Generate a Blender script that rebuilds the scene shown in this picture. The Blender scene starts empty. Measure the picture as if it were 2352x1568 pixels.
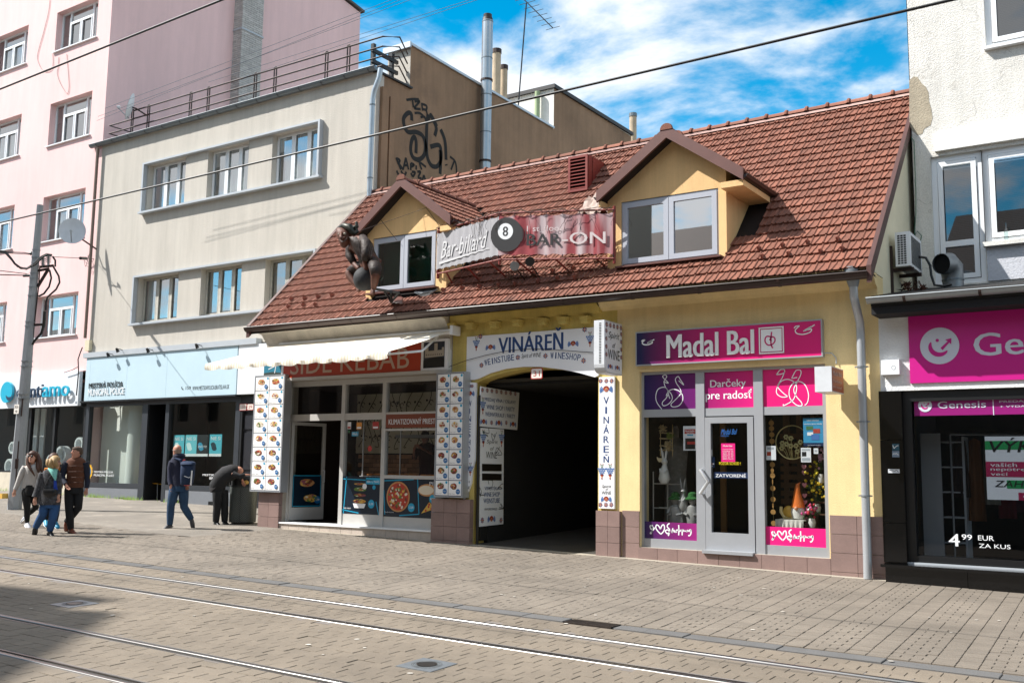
import bpy, math, random
from mathutils import Vector, Matrix
random.seed(7)
rnd = random.random
V = Vector
scene = bpy.context.scene
col = scene.collection

# ---------------------------------------------------------------- camera
CAM = V((0, 0, 1.7))
yaw, pitch, roll = math.radians(33.9), math.radians(7.25), math.radians(0.8)
FWD = V((-math.sin(yaw)*math.cos(pitch), math.cos(yaw)*math.cos(pitch), math.sin(pitch)))
_R = V((math.cos(yaw), math.sin(yaw), 0)); _U = _R.cross(FWD)
RGT = _R*math.cos(roll) + _U*math.sin(roll)
UPV = _U*math.cos(roll) - _R*math.sin(roll)
cam = bpy.data.cameras.new('camera'); cam.sensor_width = 36; cam.lens = 36*2310/2352
cam.clip_start = .05; cam.clip_end = 2000
camo = bpy.data.objects.new('camera', cam); col.objects.link(camo)
M = Matrix.Identity(4)
for i in range(3):
    M[i][0] = RGT[i]; M[i][1] = UPV[i]; M[i][2] = -FWD[i]; M[i][3] = CAM[i]
camo.matrix_world = M
scene.camera = camo
scene.render.resolution_x = 1024; scene.render.resolution_y = 682
scene.view_settings.view_transform = 'Standard'; scene.view_settings.look = 'None'
scene.view_settings.gamma = 1; scene.view_settings.use_curve_mapping = False
scene.view_settings.exposure = 0.86

# ---------------------------------------------------------------- light
LDIR = V((.83, .56, -1.07)).normalized()
sun = bpy.data.lights.new('sun', 'SUN'); sun.energy = 5.0; sun.angle = math.radians(.5); sun.color = (1, .965, .915)
suno = bpy.data.objects.new('sun', sun); col.objects.link(suno)
suno.rotation_euler = LDIR.to_track_quat('-Z', 'Y').to_euler(); suno.location = (-20, -15, 30)

world = bpy.data.worlds.new('World'); scene.world = world; world.use_nodes = True
nt = world.node_tree; N = nt.nodes; L = nt.links; N.clear()
def nd(tree, t, **kw):
    n = tree.nodes.new(t)
    for k, v in kw.items():
        if k.startswith('i_'):
            k = k[2:]; n.inputs[int(k) if k.isdigit() else k.replace('_', ' ')].default_value = v
        else: setattr(n, k, v)
    return n
sky = nd(nt, 'ShaderNodeTexSky', sky_type='NISHITA', sun_disc=False, sun_elevation=math.radians(46), sun_rotation=math.radians(236), altitude=150, air_density=1.0, dust_density=.3, ozone_density=2.5)
geo = nd(nt, 'ShaderNodeTexCoord')
sep = nd(nt, 'ShaderNodeSeparateXYZ'); L.new(geo.outputs['Generated'], sep.inputs[0])
zc = nd(nt, 'ShaderNodeMath', operation='MAXIMUM', i_1=.04); L.new(sep.outputs[2], zc.inputs[0])
zc2 = nd(nt, 'ShaderNodeMath', operation='ADD', i_1=.16); L.new(zc.outputs[0], zc2.inputs[0])
dv = nd(nt, 'ShaderNodeVectorMath', operation='DIVIDE'); cmb = nd(nt, 'ShaderNodeCombineXYZ')
for i in range(3): L.new(zc2.outputs[0], cmb.inputs[i])
L.new(geo.outputs['Generated'], dv.inputs[0]); L.new(cmb.outputs[0], dv.inputs[1])
mp = nd(nt, 'ShaderNodeMapping'); mp.inputs['Location'].default_value = (6.75, 9.75, 0); L.new(dv.outputs[0], mp.inputs[0])
n1 = nd(nt, 'ShaderNodeTexNoise', i_Scale=1.9, i_Detail=9, i_Roughness=.58, i_Distortion=.25); L.new(mp.outputs[0], n1.inputs['Vector'])
n2 = nd(nt, 'ShaderNodeTexNoise', i_Scale=.8, i_Detail=2); L.new(mp.outputs[0], n2.inputs['Vector'])
ad = nd(nt, 'ShaderNodeMath', operation='MULTIPLY_ADD', i_1=.55, i_2=0); L.new(n2.outputs[0], ad.inputs[0])
ad2 = nd(nt, 'ShaderNodeMath', operation='ADD'); L.new(n1.outputs[0], ad2.inputs[0]); L.new(ad.outputs[0], ad2.inputs[1])
rp = nd(nt, 'ShaderNodeValToRGB'); rp.color_ramp.elements[0].position = .665; rp.color_ramp.elements[1].position = .85
rp.color_ramp.interpolation = 'EASE'
L.new(ad2.outputs[0], rp.inputs[0])
hs = nd(nt, 'ShaderNodeHueSaturation', i_Hue=.478, i_Saturation=1.5, i_Value=1.75); L.new(sky.outputs[0], hs.inputs['Color'])
mx = nd(nt, 'ShaderNodeMixRGB'); L.new(rp.outputs[0], mx.inputs[0]); L.new(hs.outputs[0], mx.inputs[1])
mx.inputs[2].default_value = (9.0, 9.3, 9.7, 1)
bg = nd(nt, 'ShaderNodeBackground', i_Strength=.068); L.new(mx.outputs[0], bg.inputs[0])
ow = nd(nt, 'ShaderNodeOutputWorld'); L.new(bg.outputs[0], ow.inputs[0])

# ---------------------------------------------------------------- materials
def srgb(h):
    if isinstance(h, tuple): return h
    r = [int(h[i:i+2], 16)/255 for i in (0, 2, 4)]
    return tuple((c/12.92 if c <= .04045 else ((c+.055)/1.055)**2.4) for c in r)
MATS = {}
def mat(name, colr, rough=.7, var=0., vs=3., bump=0., bs=40., metal=0., isl=0., spec=.5, stain=None, stv=.5, sts=1.2, emit=0, stretch=None, fine=0., coat=0., drip=0.):
    if name in MATS: return MATS[name]
    m = bpy.data.materials.new(name); m.use_nodes = True; t = m.node_tree
    p = t.nodes['Principled BSDF']; c = srgb(colr)
    p.inputs['Roughness'].default_value = rough; p.inputs['Metallic'].default_value = metal
    p.inputs['Specular IOR Level'].default_value = spec
    if coat: p.inputs['Coat Weight'].default_value = coat
    p.inputs['Base Color'].default_value = (*c, 1); m.diffuse_color = (*c, 1)
    out = None
    if var or bump or stain or fine:
        g = nd(t, 'ShaderNodeNewGeometry'); pos = g.outputs['Position']
        if stretch:
            mpn = nd(t, 'ShaderNodeMapping'); mpn.inputs['Scale'].default_value = stretch; t.links.new(pos, mpn.inputs[0]); pos = mpn.outputs[0]
    if var or isl or stain or fine or drip:
        rgb = nd(t, 'ShaderNodeRGB'); rgb.outputs[0].default_value = (*c, 1); out = rgb.outputs[0]
        def mul(out, src, lo, hi, f0=.3, f1=.7):
            mr = nd(t, 'ShaderNodeMapRange'); mr.inputs[1].default_value = f0; mr.inputs[2].default_value = f1
            mr.inputs[3].default_value = lo; mr.inputs[4].default_value = hi; t.links.new(src, mr.inputs[0])
            mm = nd(t, 'ShaderNodeVectorMath', operation='SCALE'); t.links.new(out, mm.inputs[0]); t.links.new(mr.outputs[0], mm.inputs['Scale'])
            return mm.outputs[0]
        if var:
            n = nd(t, 'ShaderNodeTexNoise', i_Scale=vs, i_Detail=6, i_Roughness=.65); t.links.new(pos, n.inputs['Vector'])
            out = mul(out, n.outputs[0], 1-var, 1+var*.5)
        if drip:
            m3 = nd(t, 'ShaderNodeMapping'); m3.inputs['Scale'].default_value = (3.2, 3.2, .22); t.links.new(g.outputs['Position'], m3.inputs[0]); n = nd(t, 'ShaderNodeTexNoise', i_Scale=1.1, i_Detail=7, i_Roughness=.7); t.links.new(m3.outputs[0], n.inputs['Vector'])
            out = mul(out, n.outputs[0], 1-drip, 1+drip*.3)
        if fine:
            n = nd(t, 'ShaderNodeTexNoise', i_Scale=bs, i_Detail=3, i_Roughness=.6); t.links.new(pos, n.inputs['Vector'])
            out = mul(out, n.outputs[0], 1-fine, 1+fine*.6)
        if isl:
            g2 = nd(t, 'ShaderNodeNewGeometry'); oi = nd(t, 'ShaderNodeObjectInfo')
            a = nd(t, 'ShaderNodeMath', operation='ADD'); t.links.new(g2.outputs['Random Per Island'], a.inputs[0]); t.links.new(oi.outputs['Random'], a.inputs[1])
            fr = nd(t, 'ShaderNodeMath', operation='FRACT'); t.links.new(a.outputs[0], fr.inputs[0])
            out = mul(out, fr.outputs[0], 1-isl, 1+isl, 0, 1)
        if stain:
            n = nd(t, 'ShaderNodeTexNoise', i_Scale=sts, i_Detail=8, i_Roughness=.7); t.links.new(pos, n.inputs['Vector'])
            r = nd(t, 'ShaderNodeMapRange'); r.inputs[1].default_value = 1-stv; r.inputs[2].default_value = min(1., 1-stv+.22); t.links.new(n.outputs[0], r.inputs[0])
            mxr = nd(t, 'ShaderNodeMixRGB'); mxr.inputs[2].default_value = (*srgb(stain), 1)
            t.links.new(r.outputs[0], mxr.inputs[0]); t.links.new(out, mxr.inputs[1]); out = mxr.outputs[0]
        t.links.new(out, p.inputs['Base Color'])
    if bump:
        n = nd(t, 'ShaderNodeTexNoise', i_Scale=bs, i_Detail=4, i_Roughness=.6); t.links.new(pos, n.inputs['Vector'])
        b = nd(t, 'ShaderNodeBump', i_Strength=bump, i_Distance=.02); t.links.new(n.outputs[0], b.inputs['Height']); t.links.new(b.outputs[0], p.inputs['Normal'])
    if emit:
        p.inputs['Emission Color'].default_value = (*c, 1); p.inputs['Emission Strength'].default_value = emit
    MATS[name] = m; return m
def glass(name, tint=(.8, .85, .85), refl=1.45, rough=.01, boost=0.):
    if name in MATS: return MATS[name]
    m = bpy.data.materials.new(name); m.use_nodes = True; t = m.node_tree; t.nodes.clear()
    tr = nd(t, 'ShaderNodeBsdfTransparent'); tr.inputs[0].default_value = (*tint, 1)
    gl = nd(t, 'ShaderNodeBsdfGlossy'); gl.inputs['Roughness'].default_value = rough
    fr = nd(t, 'ShaderNodeFresnel', i_IOR=refl); mxs = nd(t, 'ShaderNodeMixShader')
    a = nd(t, 'ShaderNodeMath', operation='ADD', i_1=boost); t.links.new(fr.outputs[0], a.inputs[0]); a.use_clamp = True
    gb = nd(t, 'ShaderNodeNewGeometry'); iv = nd(t, 'ShaderNodeMath', operation='SUBTRACT', i_0=1.); t.links.new(gb.outputs['Backfacing'], iv.inputs[1]); a2 = nd(t, 'ShaderNodeMath', operation='MULTIPLY'); t.links.new(a.outputs[0], a2.inputs[0]); t.links.new(iv.outputs[0], a2.inputs[1])
    n = nd(t, 'ShaderNodeTexNoise', i_Scale=.9, i_Detail=0); b = nd(t, 'ShaderNodeBump', i_Strength=.03, i_Distance=.02)
    g = nd(t, 'ShaderNodeNewGeometry'); t.links.new(g.outputs['Position'], n.inputs['Vector']); t.links.new(n.outputs[0], b.inputs['Height']); t.links.new(b.outputs[0], gl.inputs['Normal'])
    t.links.new(a2.outputs[0], mxs.inputs[0]); t.links.new(tr.outputs[0], mxs.inputs[1]); t.links.new(gl.outputs[0], mxs.inputs[2])
    o = nd(t, 'ShaderNodeOutputMaterial'); t.links.new(mxs.outputs[0], o.inputs[0]); MATS[name] = m; return m
def gradmat(name, c0, c1, a0, a1, axis=0, rough=.35):
    """a print that runs from one colour to another along a world axis"""
    m = mat(name, c0, rough); t = m.node_tree; p = t.nodes['Principled BSDF']
    g = nd(t, 'ShaderNodeNewGeometry'); s = nd(t, 'ShaderNodeSeparateXYZ'); t.links.new(g.outputs['Position'], s.inputs[0])
    mr = nd(t, 'ShaderNodeMapRange'); mr.inputs[1].default_value = a0; mr.inputs[2].default_value = a1; t.links.new(s.outputs[axis], mr.inputs[0])
    x = nd(t, 'ShaderNodeMixRGB'); x.inputs[1].default_value = (*srgb(c0), 1); x.inputs[2].default_value = (*srgb(c1), 1)
    t.links.new(mr.outputs[0], x.inputs[0]); t.links.new(x.outputs[0], p.inputs['Base Color']); return m

# ---------------------------------------------------------------- places
def ray(px, py): return RGT*((px-1176)/2310) + UPV*((784-py)/2310) + FWD
def T(c, r, x, y): return (588*c+x/4, 392*r+y/4)
def GZ(x, y): return -.424-.016*x+.035*y
def gp(px, py, dz=0):
    d = ray(px, py); t = (-.424+dz-1.7)/(d[2]+.016*d[0]-.035*d[1]); return CAM+d*t
def atd(px, py, t): return CAM+ray(px, py)*t
class Plane:
    def __init__(s, O, u, v): s.O = V(O); s.u = V(u).normalized(); s.v = V(v).normalized(); s.n = s.u.cross(s.v)
    def uv(s, px, py):
        d = ray(px, py); t = (s.O-CAM).dot(s.n)/d.dot(s.n); q = CAM+d*t-s.O; return (q.dot(s.u), q.dot(s.v))
    def pt(s, a, b, d=0): return s.O+s.u*a+s.v*b+s.n*d
    def rect(s, x0, y0, x1, y1):
        a0, b1 = s.uv(x0, y0); a1, b0 = s.uv(x1, y1); return (a0, a1, b0, b1)
    def off(s, d): return Plane(s.O+s.n*d, s.u, s.v)
def YP(y): return Plane((0, y, 0), (1, 0, 0), (0, 0, 1))        # faces the street
def XP(x): return Plane((x, 0, 0), (0, 1, 0), (0, 0, 1))        # faces +X

# ---------------------------------------------------------------- mesh builder
ORG = {}
class MB:
    def __init__(s): s.v = []; s.f = []; s.m = []; s.k = 0
    def add(s, vs, fs):
        b = len(s.v); s.v += [V(q) for q in vs]; s.f += [tuple(i+b for i in q) for q in fs]; s.m += [s.k]*len(fs); return s
    def hexa(s, c): # 8 corners: 4 bottom, 4 top
        return s.add(c, [(0, 3, 2, 1), (4, 5, 6, 7), (0, 1, 5, 4), (1, 2, 6, 5), (2, 3, 7, 6), (3, 0, 4, 7)])
    def box(s, x0, x1, y0, y1, z0, z1):
        return s.hexa([(x0, y0, z0), (x1, y0, z0), (x1, y1, z0), (x0, y1, z0), (x0, y0, z1), (x1, y0, z1), (x1, y1, z1), (x0, y1, z1)])
    def pb(s, pl, a0, a1, b0, b1, d0, d1):
        P = pl.pt
        return s.hexa([P(a0, b0, d0), P(a1, b0, d0), P(a1, b1, d0), P(a0, b1, d0), P(a0, b0, d1), P(a1, b0, d1), P(a1, b1, d1), P(a0, b1, d1)])
    def prism(s, pl, pts, d0, d1):
        n = len(pts); A = sum(pts[i][0]*pts[(i+1) % n][1]-pts[(i+1) % n][0]*pts[i][1] for i in range(n))
        if A < 0: pts = pts[::-1]
        vs = [pl.pt(a, b, d0) for a, b in pts]+[pl.pt(a, b, d1) for a, b in pts]
        fs = [tuple(range(n, 2*n)), tuple(range(n-1, -1, -1))]+[(i, (i+1) % n, n+(i+1) % n, n+i) for i in range(n)]
        return s.add(vs, fs)
    def flat(s, pl, pts, d=0):
        n = len(pts); A = sum(pts[i][0]*pts[(i+1) % n][1]-pts[(i+1) % n][0]*pts[i][1] for i in range(n))
        if A < 0: pts = pts[::-1]
        return s.add([pl.pt(a, b, d) for a, b in pts], [tuple(range(n))])
    def disc(s, pl, a, b, r, d=0, n=14, ry=None):
        ry = ry or r
        return s.flat(pl, [(a+r*math.cos(2*math.pi*i/n), b+ry*math.sin(2*math.pi*i/n)) for i in range(n)], d)
    def ring(s, pl, a, b, r0, r1, d=0, n=28, a0=0, a1=2*math.pi):
        k = n+1
        vs = [pl.pt(a+r*math.cos(a0+(a1-a0)*i/n), b+r*math.sin(a0+(a1-a0)*i/n), d) for r in (r0, r1) for i in range(k)]
        return s.add(vs, [(i, k+i, k+i+1, i+1) for i in range(n)])
    def strip(s, pl, pts, w, d=0):
        n = len(pts); L_, R_ = [], []
        for i, p in enumerate(pts):
            q0 = pts[max(0, i-1)]; q1 = pts[min(n-1, i+1)]; dx, dy = q1[0]-q0[0], q1[1]-q0[1]; l = math.hypot(dx, dy) or 1
            ww = (w[i] if isinstance(w, (list, tuple)) else w)/2
            L_.append((p[0]-dy/l*ww, p[1]+dx/l*ww)); R_.append((p[0]+dy/l*ww, p[1]-dx/l*ww))
        vs = [pl.pt(*q, d) for q in R_]+[pl.pt(*q, d) for q in L_]
        return s.add(vs, [(i, i+1, n+i+1, n+i) for i in range(n-1)])
    def tube(s, pts, r, n=8, caps=True):
        pts = [V(p) for p in pts]; k = len(pts); rs = r if isinstance(r, (list, tuple)) else [r]*k
        t0 = (pts[1]-pts[0]).normalized(); up = V((0, 0, 1)) if abs(t0.z) < .9 else V((1, 0, 0)); u = t0.cross(up).normalized()
        vs = []
        for i, p in enumerate(pts):
            t = (pts[min(k-1, i+1)]-pts[max(0, i-1)]).normalized(); u = (u-t*u.dot(t)).normalized(); w = t.cross(u)
            rr = rs[i]; ru, rw = rr if isinstance(rr, tuple) else (rr, rr)
            vs += [p+u*(ru*math.cos(2*math.pi*j/n))+w*(rw*math.sin(2*math.pi*j/n)) for j in range(n)]
        fs = [(i*n+j, i*n+(j+1) % n, (i+1)*n+(j+1) % n, (i+1)*n+j) for i in range(k-1) for j in range(n)]
        if caps: fs += [tuple(range(n-1, -1, -1)), tuple((k-1)*n+j for j in range(n))]
        return s.add(vs, fs)
    def loft(s, rings, n=14, caps=True, sup=1.0):
        """rings: (centre, ux, uy) with ux, uy full vectors of the ellipse"""
        vs = []
        for c, ux, uy in rings:
            c, ux, uy = V(c), V(ux), V(uy)
            for j in range(n):
                a = 2*math.pi*j/n; ca, sa = math.cos(a), math.sin(a)
                ca = math.copysign(abs(ca)**sup, ca); sa = math.copysign(abs(sa)**sup, sa)
                vs.append(c+ux*ca+uy*sa)
        k = len(rings)
        fs = [(i*n+j, i*n+(j+1) % n, (i+1)*n+(j+1) % n, (i+1)*n+j) for i in range(k-1) for j in range(n)]
        if caps: fs += [tuple(range(n-1, -1, -1)), tuple((k-1)*n+j for j in range(n))]
        return s.add(vs, fs)
    def ball(s, c, r, n=12, m=8, sc=(1, 1, 1), axes=None):
        c = V(c); ax = axes or (V((1, 0, 0)), V((0, 1, 0)), V((0, 0, 1))); rings = []
        for i in range(m+1):
            ph = -math.pi/2+math.pi*i/m; rr = max(1e-4, math.cos(ph))*r
            rings.append((c+ax[2]*(r*math.sin(ph)*sc[2]), ax[0]*(rr*sc[0]), ax[1]*(rr*sc[1])))
        return s.loft(rings, n)
    def build(s, name, m, parent=None, smooth=False, ang=40):
        org = V((0, 0, 0))
        if parent is not None: org = ORG[parent.name]
        elif s.v:
            xs = [p.x for p in s.v]; ys = [p.y for p in s.v]; zs = [p.z for p in s.v]
            org = V(((min(xs)+max(xs))/2, (min(ys)+max(ys))/2, min(zs)))
        me = bpy.data.meshes.new(name); me.from_pydata([p-org for p in s.v], [], s.f)
        for q in (m if isinstance(m, (list, tuple)) else [m]): me.materials.append(q)
        if isinstance(m, (list, tuple)): me.polygons.foreach_set('material_index', s.m)
        if smooth:
            me.polygons.foreach_set('use_smooth', [True]*len(me.polygons))
            if ang < 180: me.set_sharp_from_angle(angle=math.radians(ang))
        me.update()
        o = bpy.data.objects.new(name, me); col.objects.link(o)
        if parent is not None: o.parent = parent
        else: o.location = org
        ORG[o.name] = org
        return o
def tag(o, label=None, cat=None, group=None, kind=None):
    for k, v in (('label', label), ('category', cat), ('group', group), ('kind', kind)):
        if v: o[k] = v
    return o
def thing(name, label, cat, loc, group=None):
    o = bpy.data.objects.new(name, None); col.objects.link(o); o.location = loc; o.empty_display_size = .2
    ORG[o.name] = V(loc); return tag(o, label, cat, group)
def part(o, label=None, kind=None): return tag(o, label, None, None, kind)
def copytree(o, parent=None, off=V((0, 0, 0))):
    c = o.copy(); col.objects.link(c); c.parent = parent; ORG[c.name] = ORG[o.name]+off
    if parent is None: c.location = o.location+off
    for ch in list(o.children): copytree(ch, c, off)
    return c
def inst(name, me, parent, M_, hidden=None):
    o = bpy.data.objects.new(name, me); col.objects.link(o); o.parent = parent
    o.matrix_parent_inverse = Matrix.Identity(4); o.matrix_basis = Matrix.Translation(-ORG[parent.name]) @ M_; return o

# ---------------------------------------------------------------- lettering
_tc = {}
def tmesh(body, bold=0., shear=0., spacing=1.):
    k = (body, bold, shear, spacing)
    if k in _tc: return _tc[k]
    cu = bpy.data.curves.new('t', 'FONT'); cu.body = body; cu.size = 1; cu.offset = 0; cu.shear = shear; cu.space_character = spacing
    cu.resolution_u = 3; cu.fill_mode = 'FRONT'; cu.align_x = 'CENTER'
    o = bpy.data.objects.new('t', cu); me = bpy.data.meshes.new_from_object(o)
    vs = [(v.co.x, v.co.y) for v in me.vertices]; fs = [tuple(p.vertices) for p in me.polygons]
    bpy.data.objects.remove(o); bpy.data.curves.remove(cu); bpy.data.meshes.remove(me)
    _tc[k] = (vs, fs); return _tc[k]
def text(mb, pl, body, a0, a1, b0, b1, d=.003, bold=.0, shear=0., spacing=1., depth=0.):
    vs, fs = tmesh(body, bold, shear, spacing)
    if not vs: return mb
    if bold > .015:
        e = bold*.75*(b1-b0); text(mb, pl, body, a0-e, a1-e, b0, b1, d-.0006, 0, shear, spacing, depth); text(mb, pl, body, a0+e, a1+e, b0, b1, d-.0012, 0, shear, spacing, depth)
    x0 = min(v[0] for v in vs); x1 = max(v[0] for v in vs); y0 = min(v[1] for v in vs); y1 = max(v[1] for v in vs)
    q = [(a0+(x-x0)/(x1-x0+1e-9)*(a1-a0), b0+(y-y0)/(y1-y0+1e-9)*(b1-b0)) for x, y in vs]
    if depth:
        n = len(q); from collections import Counter
        ec = Counter()
        for f in fs:
            for i in range(len(f)): ec[(f[i], f[(i+1) % len(f)])] += 1
        side = [(a, b, b+n, a+n) for (a, b) in ec if (b, a) not in ec]
        return mb.add([pl.pt(*p, d+depth) for p in q]+[pl.pt(*p, d) for p in q], list(fs)+[(s_[1], s_[0], s_[3], s_[2]) for s_ in side])
    return mb.add([pl.pt(*p, d) for p in q], fs)
def ptext(mb, pl, body, x0, y0, x1, y1, **kw):
    a0, a1, b0, b1 = pl.rect(x0, y0, x1, y1); return text(mb, pl, body, a0, a1, b0, b1, **kw)

def wall(mb, pl, a0, a1, b0, b1, holes, t=.3):
    """a wall slab, its face at pl and t thick behind, with rectangular holes (a0,a1,b0,b1)"""
    As = sorted({a0, a1, *[min(max(q, a0), a1) for h in holes for q in h[:2]]}); Bs = sorted({b0, b1, *[min(max(q, b0), b1) for h in holes for q in h[2:4]]})
    for i in range(len(As)-1):
        run = None
        for j in range(len(Bs)-1):
            ca, cb = (As[i]+As[i+1])/2, (Bs[j]+Bs[j+1])/2
            solid = not any(h[0] < ca < h[1] and h[2] < cb < h[3] for h in holes)
            if solid: mb.flat(pl, [(As[i], Bs[j]), (As[i+1], Bs[j]), (As[i+1], Bs[j+1]), (As[i], Bs[j+1])]); mb.flat(Plane(pl.pt(0, 0, -t), -pl.u, pl.v), [(-As[i], Bs[j]), (-As[i+1], Bs[j]), (-As[i+1], Bs[j+1]), (-As[i], Bs[j+1])])
    for h in holes:
        x0, x1, y0, y1 = max(h[0], a0), min(h[1], a1), max(h[2], b0), min(h[3], b1); P = pl.pt
        mb.add([P(x0, y0), P(x0, y1), P(x0, y1, -t), P(x0, y0, -t)], [(0, 3, 2, 1)])
        mb.add([P(x1, y0), P(x1, y1), P(x1, y1, -t), P(x1, y0, -t)], [(0, 1, 2, 3)])
        mb.add([P(x0, y1), P(x1, y1), P(x1, y1, -t), P(x0, y1, -t)], [(0, 3, 2, 1)])
        mb.add([P(x0, y0), P(x1, y0), P(x1, y0, -t), P(x0, y0, -t)], [(0, 1, 2, 3)])
    P = pl.pt
    mb.add([P(a0, b0), P(a1, b0), P(a1, b1), P(a0, b1), P(a0, b0, -t), P(a1, b0, -t), P(a1, b1, -t), P(a0, b1, -t)], [(3, 2, 6, 7), (0, 3, 7, 4), (1, 5, 6, 2), (0, 4, 5, 1)])
    return mb
def frame(mb, pl, a0, a1, b0, b1, w, d0, d1):
    mb.pb(pl, a0, a1, b0, b0+w, d0, d1); mb.pb(pl, a0, a1, b1-w, b1, d0, d1)
    mb.pb(pl, a0, a0+w, b0+w, b1-w, d0, d1); mb.pb(pl, a1-w, a1, b0+w, b1-w, d0, d1); return mb
# ================================================================ the ground
FA, FB, FU = YP(15.6), YP(18.9), YP(17.97)
m_joint = mat('joint sand', '6a6158', .95, var=.3, vs=2, bump=.4, bs=90)
m_sand = mat('asphalt pavement', '807970', .92, var=.22, vs=1.2, fine=.2, bump=.5, bs=120, stain='9a9184', stv=.45)
m_stone = mat('paving stone', '7b7062', .85, var=.3, vs=.6, isl=.05, fine=.2, bump=.35, bs=150, stain='77706a', stv=.36, sts=2.2)
m_stone2 = mat('paving stone kerbside', '797065', .85, var=.3, vs=.6, isl=.06, fine=.2, bump=.35, bs=150, stain='6f6a66', stv=.38, sts=2.6)
m_kerb = mat('kerb granite', '605f5e', .95, var=.12, vs=3, fine=.2, bump=.3, bs=120, isl=.06)
def ground_sheet(name, pts, dz, m, kind='structure', parent=None):
    b = MB(); b.add([(x, y, GZ(x, y)+dz) for x, y in pts], [tuple(range(len(pts)))]); o = b.build(name, m, parent); tag(o, kind=kind); return o
road = ground_sheet('road', [(-300, -150), (300, -150), (300, 10.0), (-300, 10.0)], -.013, m_joint)
pavement = ground_sheet('pavement', [(-300, 10.0), (300, 10.0), (300, 60), (-300, 60)], -.013, m_joint)
TILT = Matrix(((1, 0, 0, 0), (0, 1, 0, 0), (-.016, .035, 1, 0), (0, 0, 0, 1)))
def slab_mesh(name, sx, sy, m, var):
    r = random.Random(var); b = MB(); h = .004
    x, y = sx/2-.003, sy/2-.003; j = lambda: (r.random()-.5)*.004
    t = [(-x+h+j(), -y+h+j()), (x-h+j(), -y+h+j()), (x-h+j(), y-h+j()), (-x+h+j(), y-h+j())]
    w = [(-x, -y), (x, -y), (x, y), (-x, y)]
    b.add([(p[0], p[1], 0) for p in t]+[(p[0], p[1], -.004) for p in w]+[(p[0], p[1], -.03) for p in w],
          [(0, 1, 2, 3)]+[(4+i, 4+(i+1) % 4, (i+1) % 4, i) for i in range(4)]+[(8+i, 8+(i+1) % 4, 4+(i+1) % 4, 4+i) for i in range(4)])
    me = bpy.data.meshes.new(name); me.from_pydata(b.v, [], b.f); me.materials.append(m); return me, b
def inview(x, y, mar=.06):
    d = V((x, y, GZ(x, y)))-CAM; z = d.dot(FWD)
    if z < 1: return False
    px, py = d.dot(RGT)/z*2310/1176, -d.dot(UPV)/z*2310/784
    return abs(px) < 1+mar*2 and py < 1+mar*3
def lay(name, parent, sx, sy, m, cells, limit=300, seed=1):
    r = random.Random(seed); meshes = [slab_mesh(name, sx, sy, m, k) for k in range(6)]; half = [slab_mesh(name, sx/2, sy, m, k+20) for k in range(3)]
    cells = [c for c in cells if inview(c[0], c[1])]
    cells.sort(key=lambda c: (V((c[0], c[1], 0))-V((0, 0, 0))).length)
    st = MB()
    for i, c in enumerate(cells):
        x, y = c[:2]; me, b = meshes[r.randrange(6)] if len(c) < 3 else half[i % 3]; dz = (r.random()-.5)*.004+(-.004 if r.random() < .04 else 0); ax, ay = (r.random()-.5)*.018, (r.random()-.5)*.018
        M_ = Matrix.Translation((x+(r.random()-.5)*.003, y+(r.random()-.5)*.003, GZ(x, y)+dz)) @ TILT @ Matrix.Rotation((r.random()-.5)*.012, 4, 'Z') @ Matrix.Rotation(ax, 4, 'X') @ Matrix.Rotation(ay, 4, 'Y')
        if i < limit: inst(name, me, parent, M_)
        else:
            k = len(st.v); st.v += [M_ @ v for v in b.v]; st.f += [tuple(q+k for q in f) for f in b.f]; st.m += [0]*len(b.f)
    if st.v: tag(st.build(name+'_field', m, parent), kind='stuff')
RAILS = [9.36, 8.43, 6.51, 5.46]
cells = []; sy = .166; y = 4.0; k = 0
while y < 9.93:
    if not any(abs(y-q+.01) < .10 for q in RAILS):
        off = (k*.093) % .2+(.02*math.sin(k*2.1)); x = -20
        while x < 1: cells.append((x+off, y)); x += .206
    y += sy; k += 1
lay('paving_stone', road, .206, .166, m_stone, cells, seed=3)
cells = []; y = 10.27; k = 0
while y < 18.7:
    x = -26; i = 0
    while x < 1.5:
        j = i % 4; xx = x-.045*(y-10)
        if j == 2 and (k % 2) and not 12.0 < y < 12.4: cells += [(xx-.05, y, 1), (xx+.1, y), (xx+.25, y, 1)]
        elif j != 3 or not k % 2 or 12.0 < y < 12.4: cells.append((xx, y))
        x += .2; i += 1
    y += .1; k += 1
cells = [c for c in cells if c[1] < 15.42 or c[0] < -17.2]
cells = [c for c in cells if not (c[1] > 13.2+(c[0]+17)*-.1 and c[0] < -16.4)]
lay('paving_stone', pavement, .2, .1, m_stone2, cells, seed=4)
ground_sheet('asphalt_pavement', [(-60, 13.0+.0), (-16.3, 13.25), (-16.3, 15.7), (-17.1, 15.7), (-17.1, 19.3), (-60, 19.3)], -.002, m_sand)
m_pale = mat('pale mortar strip', 'a39b8d', .9, var=.2, vs=3, fine=.2, bump=.4, bs=90)
ground_sheet('mortar_strip', [(-17.0, 15.36), (-3.7, 15.36), (-3.7, 15.62), (-17.0, 15.62)], -.004, m_pale)
ground_sheet('passage_floor', [(-12.3, 15.62), (-8.5, 15.62), (-8.5, 26), (-12.3, 26)], -.003, mat('worn concrete', '3b3834', .9, var=.3, vs=2, bump=.5, bs=60))  # concrete colour darkened for the shade inside the archway
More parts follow.
